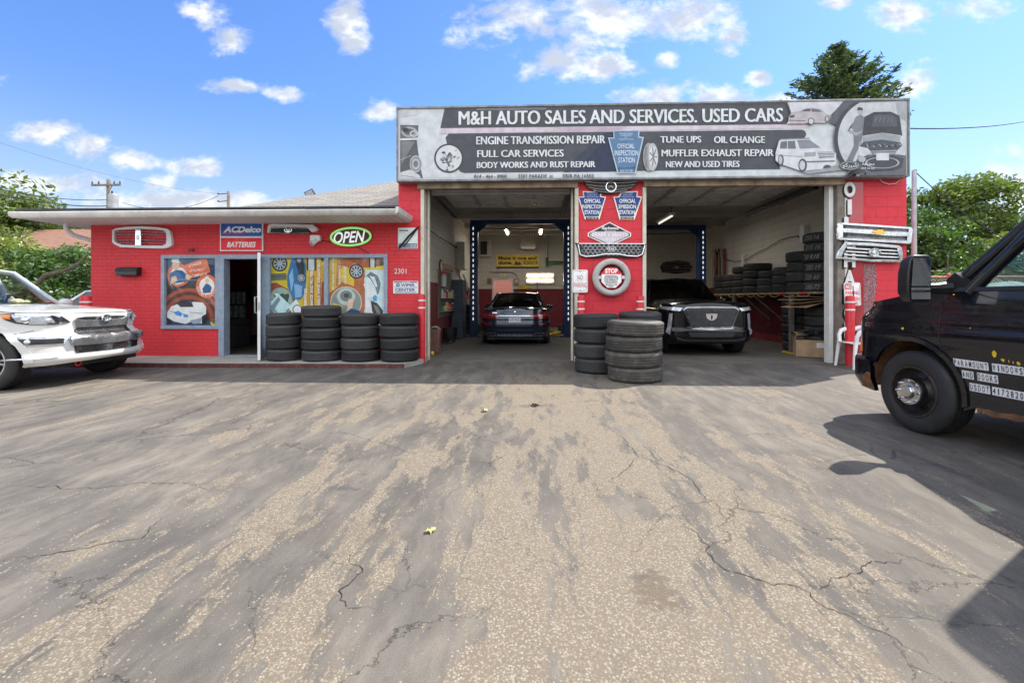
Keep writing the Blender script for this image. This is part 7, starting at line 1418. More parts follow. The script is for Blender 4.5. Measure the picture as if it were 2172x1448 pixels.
mb = MB(); M_ = Matrix.Translation((-0.86, 0.46, 1.34)) @ Matrix.Rotation(R(-62), 4, 'Y'); mb.M = M_; mb.lathe([(0.195 + 0.018 * math.cos(q), 0.018 * math.sin(q)) for q in [2 * math.pi * i / 8 for i in range(8)]], 28, closed=True)
for q in (20, 160, 270): mb.tube([(0, 0, -0.03), (0.19 * math.cos(R(q)), 0.19 * math.sin(R(q)), 0)], 0.02, 6)
mb.ball((0, 0, -0.02), (0.07, 0.07, 0.035), 10); mb.M = None; mb.build('steering_wheel', MATS['trim_black'], van, smooth=50)
for sd in (1, -1):
    mb = MB(); y = 0.46 * sd; mb.box(-1.55, -1.0, y - 0.25, y + 0.25, 0.62, 0.90); q = MB(); mb.add([(-1.50, y - 0.25, 0.85), (-1.50, y + 0.25, 0.85), (-1.75, y + 0.22, 1.55), (-1.75, y - 0.22, 1.55), (-1.36, y - 0.25, 0.85), (-1.36, y + 0.25, 0.85), (-1.64, y + 0.22, 1.58), (-1.64, y - 0.22, 1.58)], [(0, 1, 2, 3)[::-1], (4, 5, 6, 7), (0, 4, 7, 3)[::-1], (1, 2, 6, 5)[::-1], (3, 7, 6, 2)[::-1]]); mb.box(-1.78, -1.66, y - 0.13, y + 0.13, 1.58, 1.78); mb.build('seat', MATS['interior_grey'], van, bevel=0.04)
# door seams, handle-side trim, lettering, paint chips, rusty sill
mb = MB()
def seam(pts, wd=0.009): 
    for (x0, z0), (x1, z1) in zip(pts[:-1], pts[1:]):
        L = math.hypot(x1 - x0, z1 - z0); nx, nz = -(z1 - z0) / L * wd / 2, (x1 - x0) / L * wd / 2; B2.patch(mb, [(B2.fx(x), z) for x, z in ((x0 + nx, z0 + nz), (x1 + nx, z1 + nz), (x1 - nx, z1 - nz), (x0 - nx, z0 - nz))], 0.0015, 0.0)
seam([(-0.30, 1.30), (-0.295, 1.0), (-0.30, 0.82), (-0.37, 0.70)]); seam([(-0.37, 0.845), (-0.30, 0.82)]); seam([(-1.48, 1.34), (-1.48, 0.40)]); seam([(-0.59, 0.505), (-1.48, 0.505)], 0.006); seam([(-0.62, 0.47), (-1.48, 0.455)], 0.02); mb.build('panel_seam', MATS['trim_black'], van)
mb = MB(); B2.patch(mb, B2.D((-1.30, 1.10), (-1.44, 1.10), (-1.44, 1.06), (-1.30, 1.06)), 0.03, 0.03); mb.build('handle', MATS['trim_black'], van, bevel=0.006)
def tiles(name, text, x0, x1, z, h, gaps):
    x = x0; words_ = text.split(' '); tot = sum(len(w_) for w_ in words_) + gaps * (len(words_) - 1); cw = (x0 - x1) / tot
    for w_ in words_:
        mb = MB(); mt = MB()
        B2.patch(mb, B2.D((x, z + h / 2), (x - cw * len(w_), z + h / 2), (x - cw * len(w_), z - h / 2), (x, z - h / 2)), 0.002, 0.001, sides=(1,))
        for k, ch_ in enumerate(w_):
            vs, fs = text_geo(ch_, 0.01); wl_ = 0.25 if ch_ in 'I1' else 0.62
            xa = x - cw * (k + 0.5) + cw * wl_ / 2; mt.add([B2.S(B2.fx(xa - cw * wl_ * a), z - h * 0.38 + h * 0.76 * b, 0.0045, 1) for a, b in vs], fs)
        x -= cw * (len(w_) + gaps); o = mb.build('lettering_plate', MATS['white_tape'], van); mt.build('lettering', MATS['trim_black'], o)
tiles('a', 'PARAMOUNT WINDOWS', -0.405, -0.935, 0.725, 0.066, 0.9); tiles('b', 'AND DOORS', -0.47, -0.75, 0.632, 0.066, 0.9); tiles('c', 'USDOT 4172820', -0.525, -0.925, 0.535, 0.066, 0.5)
plain('chip_yellow', (0.72, 0.47, 0.02), 0.5, var=0.1); mb = MB(); rn = random.Random(21)
for (x, z, sx_, sz_) in ((-0.74, 0.83, 0.022, 0.032), (-0.80, 0.795, 0.014, 0.014), (-0.84, 0.79, 0.004, 0.014), (-0.87, 0.787, 0.004, 0.014), (-0.905, 0.785, 0.016, 0.014), (0.06, 0.985, 0.014, 0.018), (-0.40, 1.31, 0.012, 0.006), (-0.56, 1.03, 0.006, 0.006)):
    B2.patch(mb, [(B2.fx(x + sx_ * rn.uniform(0.6, 1.2) * math.cos(q)), z + sz_ * rn.uniform(0.6, 1.2) * math.sin(q)) for q in [2 * math.pi * j / 9 for j in range(9)]], 0.0025, 0.0, sides=(1,))
mb.build('paint_chip', MATS['chip_yellow'], van)
mb = MB(); rn = random.Random(4); xs = [-0.58 - 0.045 * k for k in range(24)]
for sd in (1,): B2.patch(mb, [(B2.fx(x), 0.375 + rn.uniform(-0.008, 0.014)) for x in xs] + [(B2.fx(x), 0.335 + rn.uniform(-0.02, 0.02)) for x in xs[::-1]], 0.002, 0.02, sides=(1,))
mb.build('sill', MATS['rust'], van)
# big extending mirrors
for sd in (1, -1):
    mb = MB(); hw = 0.115; f = lambda x, y, z: Vector((x, sd * y, z))
    secs = []
    for (z, y0, y1, dp) in ((1.245, 1.20, 1.35, 0.10), (1.27, 1.175, 1.375, 0.14), (1.34, 1.17, 1.39, 0.16), (1.5, 1.17, 1.385, 0.16), (1.60, 1.175, 1.37, 0.15), (1.645, 1.18, 1.345, 0.11), (1.655, 1.20, 1.32, 0.06)):
        xb = -0.39; ring_ = [f(xb, y0, z), f(xb, y1, z), f(xb + dp * 0.7, y1 - 0.01, z), f(xb + dp, y1 - 0.06, z), f(xb + dp, y0 + 0.05, z), f(xb + dp * 0.7, y0 + 0.01, z)]; secs.append(ring_)
    vs = [p for r_ in secs for p in r_]; fs = [(i * 6 + j, i * 6 + (j + 1) % 6, (i + 1) * 6 + (j + 1) % 6, (i + 1) * 6 + j) for i in range(len(secs) - 1) for j in range(6)] + [tuple(range(6)), tuple(range(len(vs) - 6, len(vs)))]
    mb.add(vs, fs); m_ = mb.build('mirror', MATS['black_plastic'], van, smooth=40, fix=True, bevel=0.012)
    for (z0, z1) in ((1.385, 1.625), (1.27, 1.372)):
        mb = MB(); xg = -0.402; pts = [f(xg, 1.192, z0), f(xg, 1.365, z0), f(xg, 1.37 if z0 < 1.3 else 1.35, z1), f(xg, 1.195, z1)]; mb.add(pts, [(0, 1, 2, 3), (3, 2, 1, 0)][:1]); mb.build('mirror_glass', MATS['chrome'], m_)
    mb = MB(); mb.tube([f(-0.30, 1.17, 1.36), f(-0.33, 1.06, 1.365), f(-0.36, 0.97, 1.37)], [0.05, 0.045, 0.06], 8); mb.prism([(-0.24, 1.32), (-0.52, 1.34), (-0.50, 1.43), (-0.42, 1.50), (-0.36, 1.46)], sd * 0.93, sd * 0.985, 'xz'); mb.build('mirror_arm', MATS['black_plastic'], m_, smooth=40)
for x in (0, -3.43):
    for sd in (1, -1): wheel(van, x, sd * 0.975, 0.388, 0.255, 0.235, 'steel', sd)
mb = MB(); mb.box(-4.9, -1.34, -1.17, 1.17, 0.72, 3.15); mb.build('cargo_box', MATS['van_black'], van, bevel=0.14, seg=5)
place(van, 4.47, 4.80, R(90 + 3.0))

# ---- dark sedan in the left bay, tail to us
sed = thing('sedan', 'dark blue sedan parked in the left bay with its tail to the lot', 'car', (0, 0, 0))
def ins3(x, y, z): return 0.06 * sstep(0.62, 0.98, z) ** 2 * (1 if x > 0.2 else 0.4) + 0.05 * sstep(0.42, 0.25, z) - 0.025 * sstep(0.66, 0.60, z) * sstep(0.45, 0.52, z) * sstep(0.0, 0.5, x)
# here local +x is the TAIL, rear axle at 0
B3 = Body([(0.98, 0), (0.975, 0.3), (0.94, 0.58), (0.84, 0.78), (0.62, 0.90), (0.25, 0.945), (-0.6, 0.95), (-2.4, 0.94), (-3.5, 0.90), (-3.95, 0.7), (-4.08, 0)], ins3)
zt3 = lambda d: 0.955 + 0.02 * sstep(0.3, 1.2, d) + 0.0 * d
top = [(d, zt3(d)) for d in [B3.fx(-3.4) * i / 16 for i in range(17)]] + [(B3.L[-1], 0.80)]
low = [(0, 0.24)] + B3.F((0.6, 0.24), (0.8, 0.24)) + B3.D((0.46, 0.22)) + [(B3.fx(x), z) for x, z in arch(0, 0.34, 0.40, -10, 190)] + B3.D((-0.6, 0.2), (-2.5, 0.2)) + [(B3.fx(x), z) for x, z in arch(-3.07, 0.34, 0.40, -10, 190)] + [(B3.L[-1], 0.25)]
mb = MB(); B3.patch(mb, low + top[::-1], 0.0, 0.02, maxl=0.04); mb.build('body', MATS['car_navy'], sed, smooth=55)
mb = MB(); B3.lid(mb, 0.0, B3.fx(-3.45), lambda d: zt3(d) - 0.003, 20, 12, lambda d: 0.05 * sstep(0, 0.5, d) + 0.02); mb.build('trunk_lid', MATS['car_navy'], sed, smooth=45)
base = [(0.52, 0, 1.0), (0.30, 0.70, 0.985), (0.10, 0.82, 0.98), (-0.75, 0.86, 0.98), (-1.75, 0.86, 0.97), (-2.35, 0.80, 0.97), (-2.70, 0.60, 0.97), (-2.80, 0, 0.98)]; topp = [(-0.42, 0, 1.40), (-0.52, 0.52, 1.375), (-0.56, 0.57, 1.375), (-0.95, 0.61, 1.41), (-1.5, 0.60, 1.42), (-1.75, 0.56, 1.40), (-1.80, 0.48, 1.40), (-1.84, 0, 1.42)]
greenhouse(sed, base, topp, 'wbgggbr', 'car_navy', 'tinted_glass', 0.03, 0.035)
mb = MB(); mb.box(-2.6, 0.3, -0.75, 0.75, 0.85, 0.97)
for sd in (1, -1): mb.box(-0.15, -0.05, sd * 0.36 - 0.24, sd * 0.36 + 0.24, 0.9, 1.14); mb.box(-0.1, -0.03, sd * 0.36 - 0.1, sd * 0.36 + 0.1, 1.14, 1.25)
mb.build('interior', MATS['interior_dark'], sed, bevel=0.02)
mb = MB(); mb.box(-3.6, 0.75, -0.75, 0.75, 0.16, 0.30); mb.build('underbody', MATS['trim_black'], sed)
for sd in (1, -1):
    mb = MB(); B3.patch(mb, [(B3.fy(0.40), 0.755), (B3.fy(0.62), 0.725), (B3.fy(0.80), 0.735), (B3.fx(0.66), 0.76), (B3.fx(0.52), 0.83), (B3.fx(0.62), 0.89), (B3.fy(0.78), 0.905), (B3.fy(0.62), 0.865), (B3.fy(0.42), 0.81)], 0.012, 0.02, sides=(sd,), maxl=0.05); tl_ = mb.build('tail_light', MATS['brake_red'], sed, smooth=40)
    mb = MB(); B3.patch(mb, [(B3.fy(0.42), 0.80), (B3.fy(0.62), 0.815), (B3.fy(0.82), 0.83), (B3.fx(0.6), 0.83), (B3.fx(0.6), 0.818), (B3.fy(0.82), 0.815), (B3.fy(0.62), 0.80), (B3.fy(0.42), 0.79)], 0.018, 0.01, sides=(sd,)); mb.build('chrome_line', MATS['dull_chrome'], tl_)
    mb = MB(); B3.patch(mb, [(B3.fy(0.60), 0.60), (B3.fx(0.80), 0.605), (B3.fx(0.80), 0.57), (B3.fy(0.60), 0.56)], 0.014, 0.02, sides=(sd,)); mb.build('reflector', MATS['brake_red'], sed)
    mb = MB(); B3.patch(mb, [(B3.fy(0.50), 0.35), (B3.fy(0.76), 0.355), (B3.fy(0.80), 0.31), (B3.fy(0.72), 0.26), (B3.fy(0.54), 0.26)], 0.014, 0.02, sides=(sd,)); ex = mb.build('exhaust', MATS['dull_chrome'], sed); mb = MB(); B3.patch(mb, [(B3.fy(0.52), 0.338), (B3.fy(0.745), 0.342), (B3.fy(0.775), 0.31), (B3.fy(0.71), 0.273), (B3.fy(0.55), 0.273)], 0.018, 0.006, sides=(sd,)); mb.build('outlet', MATS['trim_black'], ex)
    mb = MB(); c = Vector((-1.95, sd * 1.0, 1.0)); mb.ball(c, (0.06, 0.11, 0.07), 12); mb.tube([c, (-1.95, sd * 0.85, 0.96)], 0.025, 6); mb.build('mirror', MATS['car_navy'], sed, smooth=60)
mb = MB(); B3.patch(mb, B3.F((0, 0.815), (0.42, 0.815), (0.42, 0.79), (0, 0.785)), 0.018, 0.02); B3.patch(mb, B3.F((0, 0.315), (0.46, 0.315), (0.50, 0.265), (0, 0.255)), 0.016, 0.02); mb.build('trim', MATS['dull_chrome'], sed, smooth=40)
mb = MB(); B3.patch(mb, B3.F((0, 0.755), (0.155, 0.755), (0.155, 0.625), (0, 0.625)), 0.014, 0.01); pl = mb.build('licence_plate', MATS['white_metal'], sed)
mb = MB(); vs, fs = text_geo('KST 7612', 0.01); mb.add([B3.S(0.0, 0.655 + 0.07 * y, 0.016, 1) + Vector((0, 0.12 - 0.24 * x, 0)) * -1 for x, y in vs], fs); mb.build('lettering', MATS['cabinet_blue'], pl)
mb = MB(); mb.ball(B3.S(0, 0.895, -0.01), (0.012, 0.042, 0.042), 14); mb.build('badge', MATS['chrome'], sed, smooth=60)
mb = MB(); vs, fs = text_geo('750i', 0.03, 0.2); mb.add([B3.S(B3.fy(0.55), 0.86 + 0.035 * y, 0.012, -1) + Vector((0, -0.06 + 0.13 * x, 0)) for x, y in vs], fs); mb.build('lettering', MATS['chrome'], sed)
mb = MB(); mb.box(-0.55, -0.40, -0.12, 0.12, 1.375, 1.39); mb.build('brake_lamp', MATS['trim_black'], sed)
for x in (0, -3.07):
    for sd in (1, -1): wheel(sed, x, sd * 0.93, 0.345, 0.25, 0.24, 'alloy', sd)
p = at(1095, 700, 3.75); sed.location = (p.x, 3.85, 0.012); sed.rotation_euler = (0, 0, R(-90.5))

# ---- black luxury off-roader in the right bay, facing out
lux = thing('luxury_off_roader', 'black luxury off-roader with mesh grille facing out of the right bay', 'car', (0, 0, 0))
def ins4(x, y, z): return 0.07 * sstep(0.95, 1.17, z) ** 2 + 0.05 * sstep(0.45, 0.28, z) - 0.03 * sstep(0.62, 0.56, z) * sstep(0.30, 0.36, z) * sstep(0.2, 0.6, x)
B4 = Body([(0.90, 0), (0.895, 0.35), (0.87, 0.62), (0.80, 0.84), (0.62, 0.97), (0.35, 1.015), (-0.5, 1.02), (-2.5, 1.02), (-3.8, 1.0), (-4.3, 0.85), (-4.4, 0)], ins4)
zt4 = lambda d: 1.10 + 0.05 * sstep(0, 1.2, d) + 0.05 * sstep(B4.fx(0.5), B4.fx(-0.6), d)
top = [(d, zt4(d)) for d in [B4.fx(-0.7) * i / 14 for i in range(15)]] + B4.D((-2, 1.2), (-4, 1.2)) + [(B4.L[-1], 1.2)]
low = [(0, 0.30)] + B4.F((0.6, 0.30), (0.85, 0.30)) + B4.D((0.52, 0.28)) + [(B4.fx(x), z) for x, z in arch(0, 0.41, 0.48, -12, 192)] + B4.D((-0.6, 0.28), (-2.4, 0.28)) + [(B4.fx(x), z) for x, z in arch(-3.07, 0.41, 0.48, -12, 192)] + [(B4.L[-1], 0.4)]
mb = MB(); B4.patch(mb, low + top[::-1], 0.0, 0.02, maxl=0.04); mb.build('body', MATS['car_black'], lux, smooth=55)
mb = MB(); B4.lid(mb, 0.0, B4.fx(-0.72), lambda d: zt4(d) - 0.003, 16, 14, lambda d: 0.06 * sstep(0, 0.5, d)); mb.build('hood', MATS['car_black'], lux, smooth=45)
base = [(-0.62, 0, 1.24), (-0.82, 0.84, 1.20), (-0.98, 0.92, 1.19), (-1.9, 0.95, 1.19), (-2.9, 0.95, 1.2), (-4.0, 0.92, 1.2), (-4.2, 0.8, 1.2), (-4.28, 0, 1.2)]; topp = [(-1.30, 0, 1.75), (-1.42, 0.66, 1.71), (-1.48, 0.70, 1.71), (-1.95, 0.74, 1.78), (-2.9, 0.74, 1.79), (-3.8, 0.72, 1.76), (-3.95, 0.66, 1.75), (-4.0, 0, 1.75)]
greenhouse(lux, base, topp, 'wbgggbr', 'car_black', 'tinted_glass', 0.035, 0.05)
mb = MB(); mb.box(-3.9, -0.85, -0.85, 0.85, 1.0, 1.17); mb.box(-4.0, 0.6, -0.8, 0.8, 0.25, 0.4)
for sd in (1, -1): mb.box(-2.1, -1.95, sd * 0.42 - 0.25, sd * 0.42 + 0.25, 1.1, 1.6)
mb.build('interior', MATS['interior_dark'], lux, bevel=0.02)
mb = MB(); B4.patch(mb, B4.F((0, 1.055), (0.50, 1.05), (0.58, 1.0), (0.44, 0.66), (0, 0.655)), 0.006, 0.012); gr_ = mb.build('grille', MATS['trim_black'], lux, smooth=40)
mb = MB()
for k in range(9):
    z = 0.70 + 0.042 * k
    for j in range(13):
        y = 0.045 * j + (0.022 if k % 2 else 0); lim = 0.44 + 0.14 * (z - 0.66) / 0.34
        if y > lim - 0.03: continue
        for sd in (1, -1):
            P = [B4.S(B4.fy(max(0, y + dx)), z + dz, 0.012, sd) for dx, dz in ((-0.02, 0), (0, 0.015), (0.02, 0), (0, -0.015), (-0.02, 0))]; mb.tube(P, 0.0028, 4)
mb.build('mesh', MATS['steel'], gr_)
mb = MB(); B4.patch(mb, B4.F((0, 1.085), (0.52, 1.08), (0.60, 1.03), (0.585, 1.0), (0.50, 1.05), (0, 1.058)), 0.016, 0.02); B4.patch(mb, B4.F((0.60, 1.02), (0.455, 0.655), (0.435, 0.662), (0.575, 1.0)), 0.016, 0.02); B4.patch(mb, B4.F((0, 0.655), (0.46, 0.665), (0.60, 0.63), (0.44, 0.60), (0, 0.575)), 0.02, 0.03); B4.patch(mb, B4.F((0, 0.36), (0.55, 0.365), (0.74, 0.42), (0.70, 0.36), (0.56, 0.33), (0, 0.325)), 0.02, 0.03); mb.build('grille_trim', MATS['dark_chrome'], lux, smooth=40)
mb = MB(); B4.patch(mb, B4.F((0, 0.93), (0.125, 0.93), (0.105, 0.84), (0.05, 0.795), (0, 0.785)), 0.022, 0.015); mb.build('badge', MATS['chrome'], lux, smooth=30)
mb = MB(); B4.patch(mb, B4.F((0, 0.52), (0.50, 0.53), (0.44, 0.43), (0, 0.42)), 0.012, 0.012); mb.build('intake', MATS['trim_black'], lux, smooth=40)
for sd in (1, -1):
    mb = MB(); B4.patch(mb, [(B4.fy(0.60), 1.055), (B4.fy(0.84), 1.075), (B4.fx(0.55), 1.09), (B4.fx(0.5), 1.07), (B4.fx(0.62), 1.03), (B4.fy(0.66), 0.985)], 0.012, 0.02, sides=(sd,), maxl=0.05); mb.build('headlight', MATS['lamp_lens'], lux, smooth=40)
    mb = MB(); B4.patch(mb, [(B4.fy(0.80), 0.93), (B4.fy(0.86), 0.94), (B4.fy(0.90), 0.52), (B4.fy(0.84), 0.47)], 0.014, 0.02, sides=(sd,), maxl=0.05); mb.build('running_light', MATS['lamp_lens'], lux, smooth=40)
    mb = MB(); c = Vector((-1.05, sd * 1.12, 1.22)); mb.ball(c, (0.08, 0.13, 0.09), 12); mb.tube([c, (-1.05, sd * 0.92, 1.18)], 0.03, 6); mb.build('mirror', MATS['car_black'], lux, smooth=60)
for x in (0, -3.07):
    for sd in (1, -1): wheel(lux, x, sd * 0.99, 0.41, 0.28, 0.28, 'alloy', sd, 'dark_metal')
lux.location = (3.86, 1.78, 0.012); lux.rotation_euler = (0, 0, R(-89.0))
# ---- pale estate behind the shop corner
est = thing('estate_car', 'pale silver estate car with roof rails beyond the left corner of the shop', 'car', (0, 0, 0))
B5 = Body([(0.85, 0), (0.82, 0.5), (0.65, 0.82), (0.3, 0.9), (-2, 0.91), (-3.4, 0.88), (-3.7, 0.6), (-3.75, 0)], lambda x, y, z: 0.05 * sstep(0.7, 1.0, z) + 0.05 * sstep(0.45, 0.3, z))
low = [(0, 0.3)] + B5.D((0.46, 0.28)) + [(B5.fx(x), z) for x, z in arch(0, 0.34, 0.40, -5, 185)] + B5.D((-0.6, 0.28), (-2.2, 0.28)) + [(B5.fx(x), z) for x, z in arch(-2.75, 0.34, 0.40, -5, 185)] + [(B5.L[-1], 0.35)]
mb = MB(); B5.patch(mb, low + [(B5.L[-1], 1.02)] + B5.D((-2, 1.02), (-0.6, 1.0), (0.3, 0.95)) + [(0, 0.88)], 0, 0.02); mb.build('body', MATS['car_silver'], est, smooth=32)
mb = MB(); B5.lid(mb, 0, B5.fx(-0.7), lambda d: 0.88 + 0.1 * sstep(0, 2, d), 10, 8, lambda d: 0.05); mb.build('hood', MATS['car_silver'], est, smooth=50)
greenhouse(est, [(-0.5, 0, 1.03), (-0.7, 0.75, 1.01), (-0.9, 0.83, 1.01), (-1.8, 0.85, 1.02), (-2.7, 0.84, 1.03), (-3.5, 0.78, 1.03), (-3.62, 0.65, 1.03), (-3.68, 0, 1.03)], [(-1.25, 0, 1.47), (-1.35, 0.55, 1.45), (-1.4, 0.6, 1.45), (-1.9, 0.64, 1.49), (-2.7, 0.64, 1.49), (-3.25, 0.60, 1.46), (-3.35, 0.55, 1.45), (-3.4, 0, 1.45)], 'wbgggbr', 'car_silver', 'tinted_glass', 0.035, 0.04)
mb = MB(); mb.box(-3.4, -0.7, -0.78, 0.78, 0.8, 1.0); mb.box(-3.5, 0.5, -0.7, 0.7, 0.2, 0.4); mb.build('interior', MATS['interior_dark'], est)
for sd in (1, -1): mb = MB(); mb.tube([(-1.6, sd * 0.6, 1.50), (-1.7, sd * 0.6, 1.55), (-3.0, sd * 0.6, 1.54), (-3.15, sd * 0.6, 1.48)], 0.018, 6); mb.build('roof_rail', MATS['trim_black'], est)
for x in (0, -2.75):
    for sd in (1, -1): wheel(est, x, sd * 0.89, 0.335, 0.22, 0.22, 'alloy', sd)
est.location = (-13.2, 3.2, 0); est.rotation_euler = (0, 0, R(178))
# ------------------------------------------------------------------ beyond the lot
def leafmat(name, lo, hi, trans=0.35):
    m = bpy.data.materials.new(name); m.use_nodes = True; nt = m.node_tree; nt.nodes.clear(); t = T(nt)
    r = t.n('NewGeometry').outputs['Random Per Island']; cl = t.rng(t.noise(t.obj(), 0.9, 4, 0.6), 0.3, 0.7)
    c = t.mix(r, lo, hi); c = t.mix(t.m('MULTIPLY', cl, 0.55), c, tuple(min(1, q * 1.7) for q in hi))
    d = t.n('BsdfDiffuse', {'Color': c}); tr = t.n('BsdfTranslucent', {'Color': t.vm('MULTIPLY', c, (1.25, 1.35, 0.5))}); g = t.n('BsdfGlossy', {'Color': (1, 1, 1), 'Roughness': 0.45})
    mx = t.n('MixShader', {0: trans, 1: d.outputs[0], 2: tr.outputs[0]}); m2 = t.n('MixShader', {0: 0.05, 1: mx.outputs[0], 2: g.outputs[0]}); nt.links.new(m2.outputs[0], t.n('OutputMaterial').inputs[0]); MATS[name] = m
leafmat('leaf_green', (0.02, 0.052, 0.011), (0.07, 0.135, 0.026)); leafmat('leaf_olive', (0.03, 0.06, 0.012), (0.13, 0.18, 0.038)); leafmat('needle_green', (0.03, 0.06, 0.026), (0.085, 0.13, 0.05), 0.2); leafmat('leaf_lime', (0.045, 0.085, 0.014), (0.20, 0.25, 0.05))
plain('bark', (0.10, 0.075, 0.055), 0.9, var=0.3, vscale=6, bump=0.6, bscale=25)
def leaves(mb, rn, c, r, n, size, squash=0.8, shell=0.55):
    for _ in range(n):
        while True:
            d = Vector((rn.uniform(-1, 1), rn.uniform(-1, 1), rn.uniform(-1, 1)))
            if 0.05 < d.length < 1: break
        d = d.normalized() * (shell + (1 - shell) * rn.random() ** 0.6); p = c + Vector((d.x * r, d.y * r, d.z * r * squash))
        a = Vector((rn.gauss(0, 1), rn.gauss(0, 1), rn.gauss(0, 0.6))).normalized(); b = a.cross(Vector((rn.gauss(0, 1), rn.gauss(0, 1), rn.gauss(0, 1)))).normalized(); s = size * rn.uniform(0.6, 1.3)
        mb.v += [p - a * s, p + b * s * 0.5 - a * 0.1 * s, p + a * s, p - b * s * 0.5 - a * 0.1 * s]; k = len(mb.v); mb.f.append([k - 4, k - 3, k - 2, k - 1]); mb.mi.append(0)
def tree(name, label, base, h, crown, n, size, mat, seed, group=None, trunk=0.16, limbs=7, cat='tree', clumps=40, lean=(0, 0)):
    """crown: (centre height, radius xy, radius z)"""
    rn = random.Random(seed); o = thing(name, label, cat, base, group); B_ = Vector(base); mb = MB(); tp = B_ + Vector((lean[0], lean[1], h * 0.55))
    mb.tube([B_ - Vector((0, 0, 0.1)), B_.lerp(tp, 0.5) + Vector((rn.uniform(-.1, .1), rn.uniform(-.1, .1), 0)), tp, B_ + Vector((lean[0] * 1.5, lean[1] * 1.5, h * 0.85))], [trunk, trunk * 0.8, trunk * 0.55, trunk * 0.15], 8)
    cz, rx, rz = crown; cc = B_ + Vector((lean[0] * 1.3, lean[1] * 1.3, cz)); ends = []
    for k in range(limbs):
        q = 2 * math.pi * k / limbs + rn.uniform(-0.3, 0.3); e = cc + Vector((math.cos(q) * rx * 0.7, math.sin(q) * rx * 0.7, rn.uniform(-0.4, 0.6) * rz)); st = B_.lerp(tp, rn.uniform(0.45, 1.0)); mid = st.lerp(e, 0.5) + Vector((0, 0, 0.12 * rz)); mb.tube([st, mid, e], [trunk * 0.4, trunk * 0.25, trunk * 0.06], 6)
    mb.build('trunk', MATS['bark'], o, smooth=60)
    lf = MB()
    for k in range(clumps):
        while True:
            d = Vector((rn.uniform(-1, 1), rn.uniform(-1, 1), rn.uniform(-1, 1)))
            if d.length < 1: break
        d = d * (0.55 + 0.45 * rn.random()) if d.length > 0.5 else d * 1.4
        c = cc + Vector((d.x * rx, d.y * rx, d.z * rz)); leaves(lf, rn, c, rn.uniform(0.16, 0.34) * rx, n // clumps, size, 0.7, 0.25)
    lf.build('crown', MATS[mat], o); return o
def gp(u, d, z=0.0): p = dep(u, d, HZ); return (p.x, p.y, z)
GL = 'trees beyond the left corner'; GR = 'trees beyond the right fence'
# left: tall tree mass behind, bushy tree with a leaning limb in front
tree('broadleaf_tree', 'big rounded tree top rising over the eaves at the left edge', gp(-75, 26), 8.2, (5.2, 5.4, 2.8), 17000, 0.16, 'leaf_olive', 1, GL, 0.3, clumps=70)
tree('broadleaf_tree', 'bushy tree with pale leaves in front of the brown roofed house', gp(20, 16.5), 3.4, (2.35, 2.1, 1.3), 9000, 0.075, 'leaf_lime', 2, GL, 0.14, clumps=60)
t_ = tree('broadleaf_tree', 'bushy tree with a thick leaning limb beside the shop corner', gp(128, 15.0), 3.0, (1.95, 1.9, 1.35), 9000, 0.07, 'leaf_green', 3, GL, 0.13, clumps=60)
mb = MB(); mb.tube([dep(78, 13.4, 604), dep(95, 13.4, 584), dep(135, 13.4, 575), dep(165, 13.5, 560), dep(186, 13.6, 540)], [0.065, 0.06, 0.05, 0.04, 0.025], 8); mb.build('limb', MATS['bark'], t_, smooth=60)
tree('broadleaf_tree', 'dense low green bush between the off-roader and the pale estate', gp(75, 14.2), 2.8, (1.4, 1.7, 1.0), 6000, 0.07, 'leaf_green', 4, GL, 0.08, clumps=40)
tree('broadleaf_tree', 'yellowish tree clipped by the left edge of the photo', gp(-90, 18), 5.2, (2.9, 2.4, 1.8), 6000, 0.08, 'leaf_lime', 5, GL, 0.14, clumps=40)
# house
hs = thing('house', 'pale house with brown shingle roof behind the trees on the left', 'house', gp(60, 22)); x, y, _ = gp(60, 22)
plain('house_wall', (0.62, 0.60, 0.55), 0.7, var=0.06); plain('house_roof', (0.22, 0.115, 0.075), 0.9, var=0.2, vscale=4, bump=0.5, bscale=12)
mb = MB(); mb.box(x - 7, x + 4.5, y, y + 8, 0, 3.6); mb.build('wall', MATS['house_wall'], hs)
mb = MB(); mb.add([(x - 7.5, y - 0.5, 3.5), (x + 5, y - 0.5, 3.5), (x + 5, y + 4, 5.15), (x - 7.5, y + 4, 5.15), (x - 7.5, y + 8.5, 3.5), (x + 5, y + 8.5, 3.5)], [(0, 1, 2, 3), (3, 2, 5, 4)]); mb.box(x - 7.5, x + 5, y - 0.52, y - 0.45, 3.35, 3.5); mb.add([(x + 4.5, y, 3.6), (x + 4.5, y + 8, 3.6), (x + 4.5, y + 4, 5.05)], [(0, 1, 2)]); mb.build('roof', MATS['house_roof'], hs)
for k in range(3): f_ = MB(); xx = x - 4.5 + 3 * k; f_.box(xx, xx + 1.1, y - 0.03, y + 0.02, 1.2, 2.6); f_ = f_.build('window', MATS['white_metal'], hs); q = MB(); q.box(xx + 0.08, xx + 1.02, y - 0.05, y - 0.03, 1.28, 2.52); q.build('pane', MATS['tinted_glass'], f_)
# brick building seen through the back door
nb = thing('brick_building', 'reddish brick building seen through the open back door of the garage', 'building', (-1.2, 15, 0)); mb = MB(); mb.box(-4.5, 2.6, 15, 20, 0, 3.2); mb.build('wall', MATS['far_brick'], nb); mb = MB(); mb.box(-4.6, 2.7, 14.9, 20.1, 3.2, 3.4); mb.build('roof', MATS['white_metal'], nb); mb = MB(); mb.box(-4.5, 2.6, 14.97, 15.0, 0, 1.0); mb.build('plinth', MATS['walk_concrete'], nb)
